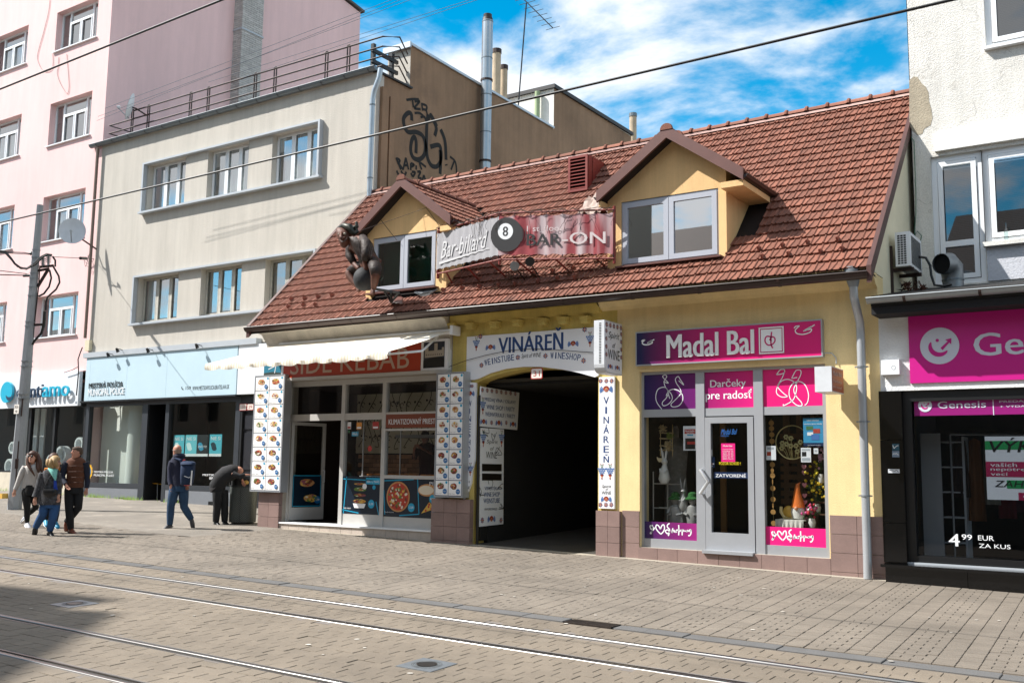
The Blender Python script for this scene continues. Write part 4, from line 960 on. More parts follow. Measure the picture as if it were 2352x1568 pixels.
# cornice: white over the kebab shop, yellow over the rest, dentils over the arch
def cornice(a0, a1, z0, z1, dep, m):
    b = MB(); prof = [(0, z0), (.03, z0), (.05, z0+.06), (.06, z0+(z1-z0)*.35), (.11, z0+(z1-z0)*.6), (.26, z0+(z1-z0)*.88), (dep, z0+(z1-z0)*.93), (dep, z1), (0, z1)]
    n = len(prof); vs = [(a, 15.6-d, z) for a in (a0, a1) for d, z in prof]
    b.add(vs, [(i, (i+1) % n, n+(i+1) % n, n+i) for i in range(n)]+[tuple(range(n-1, -1, -1)), tuple(range(n, 2*n))]); return b.build('cornice', m, LH)
cornice(XL+.02, XK-.02, 4.0, WT-.045, .42, mat('dirty white cornice', 'd3ccbf', .85, drip=.2, var=.15, vs=2, fine=.08, bump=.3, stain='8b8272', stv=.33, sts=3))
b = MB(); zt_ = FA.uv(1300, 725)[1]; b.box(XK, X2-.3, 15.48, 15.6, zt_, zt_+.16); b.box(XK, X2-.3, 15.4, 15.6, zt_+.165, WT-.05); b.build('cornice', m_yel2, LH)
zc_ = FA.uv(1676, 690)[1]; b = MB(); b.add([(a, y, z) for a in (X2-.3, XR) for (y, z) in ((15.6, zc_), (15.5, zc_+.05), (15.36, zc_+.2), (15.3, WT-.05), (15.6, WT-.05))], [(0, 1, 6, 5), (1, 2, 7, 6), (2, 3, 8, 7), (3, 4, 9, 8), (0, 4, 3, 2, 1), (5, 6, 7, 8, 9)]); b.build('cornice', m_yel, LH)
for px, py in ((1041, 746), (1082, 745), (1137, 742), (1188, 738), (1247, 735), (1294, 732), (1345, 730)):
    a, z = YP(15.5).uv(px, py); b = MB(); b.box(a-.07, a+.07, 15.44, 15.6, z-.09, z-.02); b.box(a-.09, a+.09, 15.42, 15.6, z-.02, z+.03); b.build('dentil', m_yel2, LH)
# tiled plinths: individual tiles
def tiles(pl, a0, a1, z0, z1, w, h, m, parent, d=.02, skip=None, top=None):
    nx = max(1, round((a1-a0)/w)); w = (a1-a0)/nx
    for i in range(nx):
        z = z1; k = 0
        while z > z0(a0+(i+.5)*w)-.05 and k < 8:
            zl = max(z-h, -1)
            b = MB(); b.pb(pl, a0+i*w+.003, a0+(i+1)*w-.003, zl+.003, z-.003, .002, d+rnd()*.002); b.build('tile', m, parent); z -= h; k += 1
gf = lambda a: GZ(a, 15.6)
ztl = FA.uv(608, 1130)[1]
plinth = MB(); plinth.pb(FA, XL, K0-.02, -.3, ztl, 0, .004)
plinth = plinth.build('plinth', mat('grout', 'a39a92', .9), LH)
tiles(FA, XL-.02, K0-.0, gf, ztl, .35, .26, m_tile, plinth, .10)
tiles(FA, K1+.0, A0-.0, gf, FA.uv(1045, 1145)[1], .3, .26, m_tile, plinth, .12)
tiles(FA, A1+.0, kx(1428, 1230), gf, FA.uv(1400, 1172)[1], .3, .27, m_tile, plinth, .08)
tiles(FA, kx(1430, 1230), D0, gf, FA.uv(1450, 1172)[1], .3, .27, m_tile, plinth, .02)
tiles(FA, D1+.02, XR, gf, FA.uv(1940, 1183)[1], .38, .28, m_tile, plinth, .03)
# base under the shop fronts
FS = FA.off(-.14)
zk = (FS.uv(655, 1193)[1]+FS.uv(1003, 1221)[1])/2; zd = (FA.uv(1469, 1256)[1]+FA.uv(1899, 1281)[1])/2
tiles(FA, K0-.02, K1+.02, gf, zk, .31, .35, m_tilew, plinth, .06); b = MB(); b.pb(FA, K0-.05, K1+.02, zk-.03, zk, -.35, .09); b.build('doorstep', m_white, LH)
tiles(FA, D0-.02, D1+.02, gf, zd, .36, .3, m_tile, plinth, .03); b = MB(); b.pb(FA, D0, D1, zd-.6, zd, -.4, -.0); b.build('shop_base', m_pila, LH)
# white sill under the awning, arch keystone field above the arch
# ---------------------------------------------------------------- archway passage
PXl = FA.uv(1100, 1100)[0]-.02
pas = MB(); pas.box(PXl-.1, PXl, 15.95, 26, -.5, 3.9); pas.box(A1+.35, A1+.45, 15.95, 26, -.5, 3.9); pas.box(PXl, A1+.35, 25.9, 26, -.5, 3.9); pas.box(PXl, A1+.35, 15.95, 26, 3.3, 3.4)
pas.build('passage_wall', mat('shade-dark passage wall', '151413', .95, var=.3, vs=2, bump=.5), LH)  # near-black colour stands in for the unlit depth of the passage
b = MB(); b.pb(FA, A0, A1, FA.uv(1230, 868)[1]-.02, FA.uv(1230, 868)[1]+.04, -.45, -.3); b.build('door_rail', mat('dark lintel', '35322c', .8), LH)
GL = XP(FA.uv(1092, 1100)[0]+.05)
gt = thing('gate_leaf', 'dark open gate leaf carrying the wine boards at the left of the archway', 'gate', (GL.O.x, 16.6, GZ(-11, 16.6)))
g0, g1 = 15.72, GL.uv(1205, 1100)[0]
b = MB(); b.pb(GL, g0, g1, GZ(-11, 16)+.05, 3.0, -.05, .0); b.build('leaf', mat('gate black', '1d1c1b', .6, var=.2, vs=4), gt)
b = MB(); b.tube([GL.pt(g0-.1, 3.1, .0), GL.pt(g0-.1, .2, .0)], .03, 8); b.build('post', m_black, gt)
m_pipe = mat('ochre gas pipe', 'a8892e', .6)
b = MB(); yp = 18.2; p1 = YP(yp).uv(1205, 882); p2 = YP(yp).uv(1203, 1030); b.tube([(p1[0], yp, p1[1]), (p1[0], yp, p2[1])], .035, 8); p3 = YP(yp).uv(1216, 985); b.tube([(p3[0]+.05, yp, p1[1]), (p3[0]+.05, yp, p3[1]), (p3[0]-.0, yp, p3[1]-.05)], .035, 8); tag(b.build('gas_pipe', m_pipe, smooth=True), 'yellow gas pipes running down inside the dark archway', 'pipe')

# ---------------------------------------------------------------- downpipe at the right corner
m_pipe2 = mat('galvanised downpipe', 'b3b7bb', .4, metal=.45, var=.2, vs=3, stretch=(1, 1, .3))
xd, _ = YP(15.45).uv(1983, 1000)
t = thing('downpipe', 'galvanised downpipe with a funnel head at the right corner of the yellow house', 'downpipe', (xd, 15.45, GZ(xd, 15.45)))
zf = YP(15.1).uv(1964, 612)[1]
b = MB(); b.loft([((xd, 15.12, zf), (.13, 0, 0), (0, .1, 0)), ((xd, 15.12, zf-.12), (.12, 0, 0), (0, .1, 0)), ((xd, 15.15, zf-.3), (.07, 0, 0), (0, .07, 0))], 14); b.build('funnel', m_galv, t, smooth=True)
b = MB(); b.tube([(xd, 15.15, zf-.28), (xd, 15.16, zf-.45), (xd, 15.3, zf-.62), (xd, 15.45, zf-.8), (xd, 15.47, zf-.95), (xd, 15.47, GZ(xd, 15.47)+.32), (xd, 15.46, GZ(xd, 15.47))], .062, 14); b.build('pipe', m_pipe2, t, smooth=True)
for py in (842, 968, 1138):
    z = YP(15.47).uv(1985, py)[1]; MB().tube([(xd, 15.47, z-.012), (xd, 15.47, z+.012)], .072, 14).build('clip', m_galv, t)
    MB().box(xd-.1, xd+.1, 15.46, 15.48, z-.01, z+.01).build('clip_ear', m_galv, t)

# ================================================================ right hand house
GH = thing('corner_house', 'white cracked render house with the magenta shop at the far right', 'building', (0, 18, GZ(0, 16)))
m_crk = mat('weathered white render', 'e4e1da', .92, drip=.16, var=.14, vs=.9, fine=.14, bump=.8, bs=55, stain='8f897c', stv=.40, sts=1.0)
# cracks: voronoi edges darkening the render
t_ = m_crk.node_tree; pn = t_.nodes['Principled BSDF']; src = pn.inputs['Base Color'].links[0].from_socket
vo = nd(t_, 'ShaderNodeTexVoronoi', feature='DISTANCE_TO_EDGE', i_Scale=.75); nz = nd(t_, 'ShaderNodeTexNoise', i_Scale=2.5, i_Detail=5); g = nd(t_, 'ShaderNodeNewGeometry')
vm = nd(t_, 'ShaderNodeVectorMath', operation='MULTIPLY_ADD'); vm.inputs[1].default_value = (.55, .55, .55)
t_.links.new(g.outputs['Position'], nz.inputs['Vector']); t_.links.new(nz.outputs['Color'], vm.inputs[0]); t_.links.new(g.outputs['Position'], vm.inputs[2]); t_.links.new(vm.outputs[0], vo.inputs['Vector'])
r_ = nd(t_, 'ShaderNodeMapRange'); r_.inputs[1].default_value = .002; r_.inputs[2].default_value = .006; r_.inputs[3].default_value = .78; r_.inputs[4].default_value = 1
t_.links.new(vo.outputs['Distance'], r_.inputs[0]); sc = nd(t_, 'ShaderNodeVectorMath', operation='SCALE'); t_.links.new(src, sc.inputs[0]); t_.links.new(r_.outputs[0], sc.inputs['Scale']); t_.links.new(sc.outputs[0], pn.inputs['Base Color'])
GX = -3.72
dw = (FU.uv(2146, 600)[0], FU.uv(2265, 600)[0], FU.uv(2200, 652)[1], FU.uv(2200, 352)[1])
w2_ = (dw[1], dw[1]+1.9, FU.uv(2300, 556)[1], dw[3])
w3_ = (FU.uv(2262, 60)[0], FU.uv(2262, 60)[0]+1.8, FU.uv(2270, 110)[1], FU.uv(2270, 110)[1]+1.9)
b = wall(MB(), FU, GX, 8, 3.2, 13.5, [dw, w2_, w3_], .35); b.build('upper_wall', m_crk, GH)
b = MB(); b.pb(Plane((GX, 0, 0), (0, -1, 0), (0, 0, 1)), -26, -17.97, 3, 13.5, -.01, 0); b.build('party_wall', m_crk, GH)
zl = FU.uv(2200, 345)[1]; zu = FU.uv(2200, 300)[1]
b = MB(); b.pb(FU, FU.uv(2147, 330)[0], 8, zl+.02, zu, .0, .07); b.build('lintel_band', mat('clean white render', 'e6e5e1', .85, var=.04, fine=.05, bump=.4, bs=50), GH)
pts = [FU.uv(*T(3, 0, *q)) for q in ((1297, 740), (1340, 705), (1375, 710), (1410, 765), (1450, 800), (1475, 850), (1480, 930), (1500, 1000), (1512, 1080), (1495, 1150), (1435, 1185), (1420, 1230), (1370, 1245), (1330, 1200), (1300, 1160))]
b = MB(); b.flat(FU, pts, .004); b.build('bare_patch', mat('bare old plaster', 'a89d89', .95, var=.2, vs=3, fine=.12, bump=.6), GH)
def rwin(r_, split, nm='window'):
    a0, a1, b0, b1 = r_; pl = FU.off(-.12); f = MB(); frame(f, pl, a0, a1, b0, b1, .09, -.04, .05); o = f.build(nm, m_white, GH)
    f = MB(); frame(f, pl, a0+.1, a1-.1, b0+.1, b1-.1, .08, .05, .07)
    if split: f.pb(pl, a0+.18, a1-.18, split-.05, split+.05, .0, .07)
    f.build('sash', m_white, o)
    for q in (((b0+.18, split-.05), (split+.05, b1-.18)) if split else ((b0+.18, b1-.18),)): MB().pb(pl, a0+.18, a1-.18, *q, 0, .006).build('pane', glass('blue glass', (.4, .46, .5), 1.5, .01, .16), o)
    bl = MB(); z = b0+.2
    while z < b1-.18: bl.pb(pl, a0+.2, a1-.2, z, z+.012, -.1, -.085); z += .03
    tag(bl.build('blind', mat('pale blind slats', '555c5e', .6), o), kind='stuff')
    MB().pb(pl, a0-.1, a1+.1, b0-.1, b1+.1, -1.2, -1.15).build('room_wall', m_dark, o)
rwin(dw, FU.uv(2200, 557)[1], 'balcony_door'); rwin(w2_, None); rwin(w3_, None)
MB().pb(FU, w2_[0]-.02, w2_[1]+.1, w2_[2]-.07, w2_[2]-.0, -.0, .14).build('sill', m_whitew, GH)
MB().pb(FU, w3_[0]-.02, w3_[1]+.1, w3_[2]-.05, w3_[2]-.0, -.0, .1).build('sill', m_white, GH)
MB().pb(FU, dw[1]+.02, w2_[1]+.2, dw[2], w2_[2]-.08, .002, .03).build('render_patch', mat('bluish white render', 'bfc1c8', .9, var=.12, vs=2, fine=.1, bump=.5, stain='8d8d90', stv=.34, sts=4), GH)
# canopy roof over the shop
zg = YP(15.02).uv(1990, 690)[1]; zr = FU.uv(2276, 650)[1]
b = MB(); b.hexa([(XR+.02, 15.1, zg-.08), (8, 15.1, zg-.08), (8, 17.95, zg-.08), (XR+.02, 17.95, zg-.08), (XR+.02, 15.1, zg+.07), (8, 15.1, zg+.07), (8, 17.95, zr), (XR+.02, 17.95, zr)]); b.build('canopy_roof', mat('bitumen felt', '1b1a1a', .8, var=.3, vs=7, bump=.6, bs=30), GH)
gutter(YP(15.08), XR-.02, 8, zg+.03, .08, mat('light zinc gutter', '9aa0a4', .4, metal=.5, var=.12, vs=4), 'gutter', GH, [.045, .13, .22], 0, m_rust, off=.02)
MB().box(XR+.02, 8, 15.12, 15.6, zg-.2, zg-.085).build('fascia_board', m_dark, GH)
zs_t = FA.uv(2200, 893)[1]
b = MB(); b.box(XR, 8, 15.6, 15.95, zs_t, zg-.1); b.build('shop_wall', mat('patchy white render', 'dfe0e0', .9, var=.1, vs=2, bump=.6, bs=30, stain='a9a7a2', stv=.33, sts=2.5), GH)
b = MB(); b.box(XR+.02, 8, 15.65, 17.9, zg-.3, zg-.1); b.build('ceiling', m_dark, GH)
m_gran = mat('black granite', '0b0b0c', .12, fine=.6, bs=45, stain='8b8b8b', stv=.245, sts=38)
gr0, gr1 = FA.uv(2026, 1100)[0], FA.uv(2078, 1100)[0]
zst = FA.uv(2190, 1300)[1]
zz = [zst, FA.uv(2050, 1200)[1], FA.uv(2050, 1010)[1], zs_t]
for i in range(3): MB().box(gr0, gr1, 15.56, 15.9, zz[i]+.003, zz[i+1]-.003).build('granite_panel', m_gran, GH)
MB().box(XR, 8, 15.62, 15.9, -.4, zst-.1).build('plinth', m_black, GH)
fs_ = YP(15.28); sp0 = fs_.uv(2031, 1310)[0]; zst2 = fs_.uv(2190, 1305)[1]
for i in range(5): MB().box(sp0+i*1.1+.003, sp0+(i+1)*1.1-.003, 15.34, 15.62, -.4, zst2-.045).build('granite_panel', m_gran, GH)
MB().box(sp0-.05, 8, 15.28, 15.75, zst2-.04, zst2).build('step_slab', m_gran, GH)
shf = thing('shopfront', 'black framed shop window below the magenta sign at the far right', 'shopfront', (0, 15.7, zst)); FG = FA.off(-.12)
f = MB(); f.pb(FG, gr1, 8, zs_t-.16, zs_t, -.1, .06); f.pb(FG, gr1, gr1+.12, zst, zs_t-.16, -.1, .06); f.pb(FG, gr1+.12, 8, zst, zst+.12, -.1, .06); f.build('frame', m_black, shf)
MB().pb(FG, gr1+.12, 8, zst+.12, zs_t-.16, -.02, -.012).build('pane', glass('dark shop glass', (.68, .7, .72), 1.45, .01, .0), shf)
MB().pb(FG, gr1+.0, 8, zst-.03, zst+.02, .06, .1).build('sill', m_trim, shf)
b = MB(); b.box(gr1-.3, 8, 19.5, 19.6, -.3, 4); b.box(gr1-.4, gr1-.3, 15.9, 19.6, -.3, 4); b.box(gr1-.3, 8, 15.9, 19.5, .1, .2); b.build('room_wall', mat('shop dark wall', '141214', .9), shf)
# ================================================================ shop fronts and signs
m_mag = mat('magenta print', 'c8106a', .35); m_maroon = mat('rust red print', 'a83414', .4)
m_prt = mat('sign white', 'e2e3e6', .4); m_acr = mat('white acrylic', 'eeeeee', .3)
m_bluet = mat('wine blue print', '1f3f73', .5); m_redp = mat('folk red print', 'a03a2c', .5); m_greenp = mat('folk green print', '3d6b45', .5); m_lblue = mat('folk blue print', '3f6aa8', .5); m_orgp = mat('folk orange print', 'd08a3a', .5)
m_dprint = mat('navy print', '0a1c2c', .35); m_cy = mat('cyan print', '1e9ac0', .4); m_pblue = mat('price blue', '1765a0', .4)
m_steel = mat('brushed steel', 'd8dadc', .35, metal=.6)
MO = [m_redp, m_lblue, m_greenp, m_orgp, m_bluet]
class Orn:
    """folk ornaments printed on a sign, one mesh per sign"""
    def __init__(s, pl): s.pl = pl; s.b = MB()
    def p(s, k, pts, d=.004): s.b.k = k; s.b.flat(s.pl, pts, d)
    def dot(s, k, a, b, r, d=.004, n=8): s.b.k = k; s.b.disc(s.pl, a, b, r, d, n)
    def star(s, a, b, r):
        for i in range(8):
            t_ = i*math.pi/4; c, q = math.cos(t_), math.sin(t_); w = r*.2
            s.p(0 if i % 2 == 0 else 4, [(a+c*r*.3-q*w*.5, b+q*r*.3+c*w*.5), (a+c*r*.7-q*w, b+q*r*.7+c*w), (a+c*r, b+q*r), (a+c*r*.7+q*w, b+q*r*.7-c*w), (a+c*r*.3+q*w*.5, b+q*r*.3-c*w*.5)])
        s.dot(3, a, b, r*.22, .0045)
    def fan(s, a, b, r):
        r *= .8
        for sg_ in (-1, 1):
            for i in range(5):
                t_ = math.pi/2-sg_*(.75+.32*i); s.p(1, [(a+sg_*r*.35, b-r*.1), (a+sg_*r*.35+r*.75*math.cos(t_+.12), b-r*.1+r*.75*math.sin(t_+.12)), (a+sg_*r*.35+r*.75*math.cos(t_-.12), b-r*.1+r*.75*math.sin(t_-.12))])
        for i in range(7):
            t_ = math.pi*(i+.5)/7; s.dot(0, a+.38*r*math.cos(t_), b+.38*r*math.sin(t_), r*.16, .0045)
        s.dot(0, a, b, r*.36, .005, 14); s.dot(3, a, b, r*.22, .0055, 12); s.dot(4, a, b-.02*r, r*.12, .006, 10)
    def grape(s, a, b, h):
        h *= .62; r = h*.055
        for k, n in enumerate((5, 4, 3, 2)):
            for i in range(n): s.dot(1, a+(i-(n-1)/2)*r*2, b+h*.22-k*r*1.9, r*.9)
        for sg_ in (-1, 1): s.b.k = 2; s.b.strip(s.pl, spl([(a, b+h*.26), (a+sg_*h*.06, b+h*.38), (a+sg_*h*.02, b+h*.46)], 3), h*.03, .004); s.dot(0, a+sg_*h*.08, b+h*.47, h*.03)
        s.p(0, [(a-h*.11, b-h*.12), (a-h*.06, b-h*.2), (a+h*.06, b-h*.2), (a+h*.11, b-h*.12), (a, b-h*.05)]); s.p(3, [(a-h*.04, b-h*.2), (a+h*.04, b-h*.2), (a+h*.03, b-h*.27), (a-h*.03, b-h*.27)])
        s.p(0, [(a-h*.05, b-h*.3), (a, b-h*.27), (a+h*.05, b-h*.3), (a, b-h*.4)]); s.dot(4, a, b-h*.3, h*.02, .0045)
    def done(s, parent): return tag(s.b.build('ornament', MO, parent), kind='stuff')
def board(pl, pts, name, label, cat, m, d0=.002, d1=.03, group=None, pn='board'):
    cx = sum(p[0] for p in pts)/len(pts); o = thing(name, label, cat, pl.pt(cx, min(p[1] for p in pts)), group)
    MB().prism(pl, pts, d0, d1).build(pn, m, o); return o
def R4(r): return [(r[0], r[2]), (r[1], r[2]), (r[1], r[3]), (r[0], r[3])]

# ---- white arch sign VINAREN
ps = FA.off(.04)
q = ps.uv
xl_, xr_ = q(1072, 800)[0], q(1367, 800)[0]; zt_, zb_ = q(1220, 764)[1], q(1076, 869)[1]
ztop_ = (q(1075, 768)[1]+q(1365, 757)[1])/2
ac = [q(*p) for p in ((1100, 869), (1125, 857), (1160, 847), (1200, 842), (1240, 842), (1290, 848), (1330, 856), (1366, 866), (1374, 862))]
pts = [(xl_, ztop_), (xl_, ac[0][1]-.02), (q(1088, 869)[0], ac[0][1]-.02)]+ac+[(ac[-1][0], ztop_)]
s1 = board(FA, pts, 'shop_sign', 'white arched wine cellar sign lettered VINÁREŇ over the archway', 'sign', m_prt, .002, .04)
P1 = ps
lett(s1, [(P1, 'VINÁREŇ', *T(1, 2, 2232, -85), *T(1, 2, 2820, 73), dict(bold=.03))], m_bluet)
lett(s1, [(P1, 'Spirit of WINE', *T(2, 2, 88, 112), *T(2, 2, 268, 155), dict(shear=.25))], m_txtk)
def arctext(b, pl, s_, pa, pb, sag, h, bold=.02):
    """letters one by one along a shallow arc from pa to pb"""
    n = len(s_)
    for i, ch_ in enumerate(s_):
        t_ = (i+.5)/n; a = pa[0]+(pb[0]-pa[0])*t_; z = pa[1]+(pb[1]-pa[1])*t_+sag*4*t_*(1-t_)
        w = abs(pb[0]-pa[0])/n; ang = math.atan((pb[1]-pa[1]+sag*4*(1-2*t_))/(pb[0]-pa[0]))
        u = pl.u*math.cos(ang)+pl.v*math.sin(ang); v = pl.v*math.cos(ang)-pl.u*math.sin(ang); l = Plane(pl.pt(a, z), u, v)
        ww = w*.40 if ch_ not in 'I' else w*.14; text(b, l, ch_, -ww, ww, 0, h, bold=bold)
b = MB(); arctext(b, P1, 'WEINSTUBE', P1.uv(*T(1, 2, 2100, 225)), P1.uv(*T(2, 2, 22, 172)), .01, .115); arctext(b, P1, 'WINESHOP', P1.uv(*T(2, 2, 350, 158)), P1.uv(*T(2, 2, 628, 180)), .015, .115); b.build('lettering', m_bluet, s1)
o = Orn(P1)
for (c_, x, y) in ((1, 2072, 218), (2, 55, 146), (2, 308, 132), (2, 658, 176)): o.star(*P1.uv(*T(c_, 2, x, y)), .055)
o.fan(*P1.uv(*T(1, 2, 2155, 55)), .13); o.fan(*P1.uv(*T(2, 2, 562, 22)), .13)
o.grape(*P1.uv(*T(1, 2, 2025, 30)), .5); o.grape(*P1.uv(*T(2, 2, 717, -10)), .5)
for (c_, x, y) in ((2, 668, -110), (1, 2062, -45)): o.star(*P1.uv(*T(c_, 2, x, y)), .055)
o.done(s1)
b = MB(); b.tube([FA.pt(*FA.uv(*T(1, 2, *p)), .07) for p in ((1795, 235), (1960, 175), (2130, 130), (2351, 85))]+[FA.pt(*FA.uv(*T(2, 2, *p)), .07) for p in ((200, 70), (420, 80), (760, 105))], .006, 5)
tag(b.build('cable', m_txtk, smooth=True), 'thin grey cable sagging across the white arched wine sign', 'cable')
plate(FA.off(.02), '31', *T(2, 2, 177, 247), *T(2, 2, 282, 342), 'white and red house number plate 31 at the crown of the archway')
# ---- column signs
pc = FA.off(.05)
r_ = pc.rect(1376, 866, 1411, 1168); s2 = board(FA, R4(r_), 'column_sign', 'tall white column sign reading VINÁREŇ down the right side of the archway', 'sign', m_prt, .002, .05, 'column signs beside the archway')
b = MB()
for ch_, y0, y1 in (('V', 510, 573), ('I', 600, 662), ('N', 690, 752), ('Á', 765, 842), ('R', 868, 930), ('E', 958, 1020), ('Ň', 1035, 1110)): ptext(b, pc, ch_, *T(2, 2, 842 if ch_ != 'I' else 858, y0), *T(2, 2, 890 if ch_ != 'I' else 872, y1), bold=.03)
b.build('lettering', m_bluet, s2)
o = Orn(pc)
for x in (815, 866, 915): o.star(*pc.uv(*T(2, 2, x, 362)), .045); o.star(*pc.uv(*T(2, 2, x-3, 1498)), .045)
o.fan(*pc.uv(*T(2, 2, 866, 440)), .15); o.grape(*pc.uv(*T(2, 2, 826, 1205)), .5); o.grape(*pc.uv(*T(2, 2, 901, 1205)), .5); o.fan(*pc.uv(*T(2, 2, 866, 1448)), .12); o.done(s2)
lett(s2, [(pc, 'Spirit', *T(2, 2, 825, 1315), *T(2, 2, 912, 1350), dict(shear=.3)), (pc, 'of', *T(2, 2, 860, 1345), *T(2, 2, 885, 1366), dict(shear=.3)), (pc, 'WINE', *T(2, 2, 824, 1372), *T(2, 2, 910, 1405), dict())], m_txtk)
pts = [pc.uv(*T(1, 2, *p)) for p in ((1928, 372), (2020, 378), (2008, 1090), (1985, 1180), (1975, 1300), (1940, 1400), (1908, 1455))]
a0 = pc.uv(*T(1, 2, 1915, 900))[0]; pts[0] = (a0-.01, pts[0][1]); pts[-1] = (a0, pts[-1][1])
s3 = board(FA, pts, 'column_sign', 'white column sign reading WINESHOP with a broken lower edge, left of the archway', 'sign', m_prt, .002, .05, 'column signs beside the archway')
b = MB()
for ch_, x, y0, y1 in (('W', 1963, 545, 595), ('I', 1961, 615, 663), ('N', 1960, 683, 735), ('E', 1959, 755, 808), ('S', 1957, 825, 878), ('H', 1955, 900, 948), ('O', 1953, 960, 1020), ('P', 1953, 1035, 1088)): ptext(b, pc, ch_, *T(1, 2, x-(15 if ch_ != 'I' else 5), y0), *T(1, 2, x+(15 if ch_ != 'I' else 5), y1), bold=.03)
b.build('lettering', m_bluet, s3); o = Orn(pc)
for x in (1942, 1964, 1986): o.star(*pc.uv(*T(1, 2, x, 410)), .04)
o.fan(*pc.uv(*T(1, 2, 1965, 480)), .13); o.grape(*pc.uv(*T(1, 2, 1935, 1180)), .45); o.grape(*pc.uv(*T(1, 2, 1970, 1180)), .45); o.done(s3)
lett(s3, [(pc, 'Spirit', *T(1, 2, 1922, 1275), *T(1, 2, 1968, 1305), dict(shear=.3)), (pc, 'WINE', *T(1, 2, 1922, 1325), *T(1, 2, 1962, 1355), dict())], m_txtk)
# ---- boards on the gate leaf
GP = GL.off(.03)
def quadpts(pl, pts): return [pl.uv(*T(1, 2, *p)) for p in pts]
bd1 = board(GL, quadpts(GP, ((2068, 412), (2420, 470), (2400, 812), (2058, 778))), 'wine_board', 'white board listing wine sales and parties, upper board on the archway gate', 'sign', m_prt, .004, .03, 'wine boards on the gate leaf')
def lb_(parent, pl, rows_, m=m_bluet, **kw):
    b = MB()
    for (s_, x0, y0, x1_, y1_) in rows_:
        a0, z1_ = pl.uv(*T(1, 2, x0, y0)); a1, z0_ = pl.uv(*T(1, 2, x1_, y1_)); text(b, pl, s_, a0, a1, min(z0_, z1_), max(z0_, z1_), **kw)
    b.build('lettering', m, parent)
lb_(bd1, GP, [('PREDAJ VÍNA / OSLAVY', 2102, 505, 2385, 585), ('WINE SHOP / PARTY', 2118, 578, 2375, 645), ('WEINVERKAUF / PARTY', 2106, 645, 2378, 708)], bold=.03)
o = Orn(GP)
for i in range(8): a, z = GP.uv(*T(1, 2, 2080+43*i, 445+5*i)); o.star(a, z, .05)
for i, x in enumerate((2090, 2230, 2360)): a, z = GP.uv(*T(1, 2, x, 738+12*i)); o.fan(a, z, .13)
for x in (2163, 2298): a, z = GP.uv(*T(1, 2, x, 745)); o.star(a, z, .05)
o.grape(*GP.uv(*T(1, 2, 2083, 600)), .6); o.done(bd1)
bd2 = board(GL, quadpts(GP, ((2062, 792), (2278, 805), (2272, 1675), (2052, 1700))), 'wine_board', 'tall white Spirit of Wine board covered in scribbles, lower board on the archway gate', 'sign', m_prt, .004, .03, 'wine boards on the gate leaf')
lb_(bd2, GP, [('Spirit', 2120, 900, 2220, 950), ('of', 2150, 965, 2185, 1000), ('WINE', 2115, 1010, 2215, 1075)], m_txtk, shear=.15)
lb_(bd2, GP, [('VINOTÉKA', 2100, 1325, 2232, 1363), ('WINE SHOP', 2092, 1383, 2238, 1422), ('WEINSTUBE', 2090, 1440, 2238, 1480)], bold=.03)
lb_(bd2, GP, [('WWW.SPIRITOFWINE.SK', 2098, 1530, 2216, 1548)], m_txtk)
b = MB()
for y0, y1 in ((1122, 1190), (1210, 1275)): pts = quadpts(GP, ((2075, y0), (2256, y0+4), (2256, y1), (2075, y1))); b.flat(GP, pts, .004)
b.build('photo_strip', mat('dark bottle photo', '1a140e', .5), bd2)
b = MB(); r = random.Random(5)
for (x, y) in ((2110, 830), (2190, 870), (2230, 1000), (2150, 1300), (2240, 1350), (2080, 1380), (2255, 1500)):
    pts = [GP.uv(*T(1, 2, x+r.uniform(-30, 30), y+r.uniform(-45, 45))) for k in range(6)]; b.strip(GP, spl(pts), .012, .005)
b.build('scribble', m_txtk, bd2); o = Orn(GP); o.fan(*GP.uv(*T(1, 2, 2162, 1630)), .15)
for x in (2078, 2250): o.star(*GP.uv(*T(1, 2, x, 1640)), .06)
for x in (2088, 2255): o.grape(*GP.uv(*T(1, 2, x, 900)), .6)
o.done(bd2)
# ---- projecting Spirit of WINE light box: sticks out of the wall, faces +X
bxX = FA.off(.1).uv(1434, 790)[0]
px_ = XP(FA.uv(1437, 800)[0]-.02)
y_in, z_t2 = px_.uv(1436, 742); y_out, z_t1 = px_.uv(1386, 732); z_b = px_.uv(1434, 860)[1]
y_out = px_.uv(1388, 780)[0]; y_in = min(px_.uv(1436, 780)[0], 15.5)
z_t = px_.uv(1388, 734)[1]; z_b = (px_.uv(1436, 864)[1])
wd = .2
t = thing('projecting_sign', 'white box sign reading Spirit of WINE, projecting from the wall beside the arch', 'sign', (px_.O.x, (y_in+y_out)/2, z_b))
rr = .14; pts = [(y_in, z_b), (y_in, z_t), (y_out, z_t), (y_out, z_b+rr)]+[(y_out+rr-rr*math.cos(k*math.pi/8), z_b+rr-rr*math.sin(k*math.pi/8)) for k in range(1, 4)]+[(y_out+rr, z_b)]
MB().prism(px_, pts, -wd, 0).build('box', mat('weathered white', 'c9ccd0', .4, var=.1, vs=5), t)
ins = [(a+(.02 if a < (y_in+y_out)/2 else -.02), z+(.02 if z < (z_b+z_t)/2 else -.02)) for a, z in pts]
MB().prism(px_, ins, .001, .008).build('face', m_prt, t)
PX_ = px_.off(.009); W = y_in-y_out; H = z_t-z_b
def bt(s_, u0, u1, v0, v1, m, **k): b = MB(); text(b, PX_, s_, y_out+W*u0, y_out+W*u1, z_b+H*v0, z_b+H*v1, **k); b.build('lettering', m, t)
bt('Spirit', .2, .82, .64, .80, m_txtk, shear=.3); bt('of', .42, .6, .5, .6, m_txtk, shear=.3); bt('WINE', .17, .83, .27, .46, m_txtk)
o = Orn(PX_)
for i in range(5): o.star(y_out+W*(.1+.2*i), z_b+H*.92, .05)
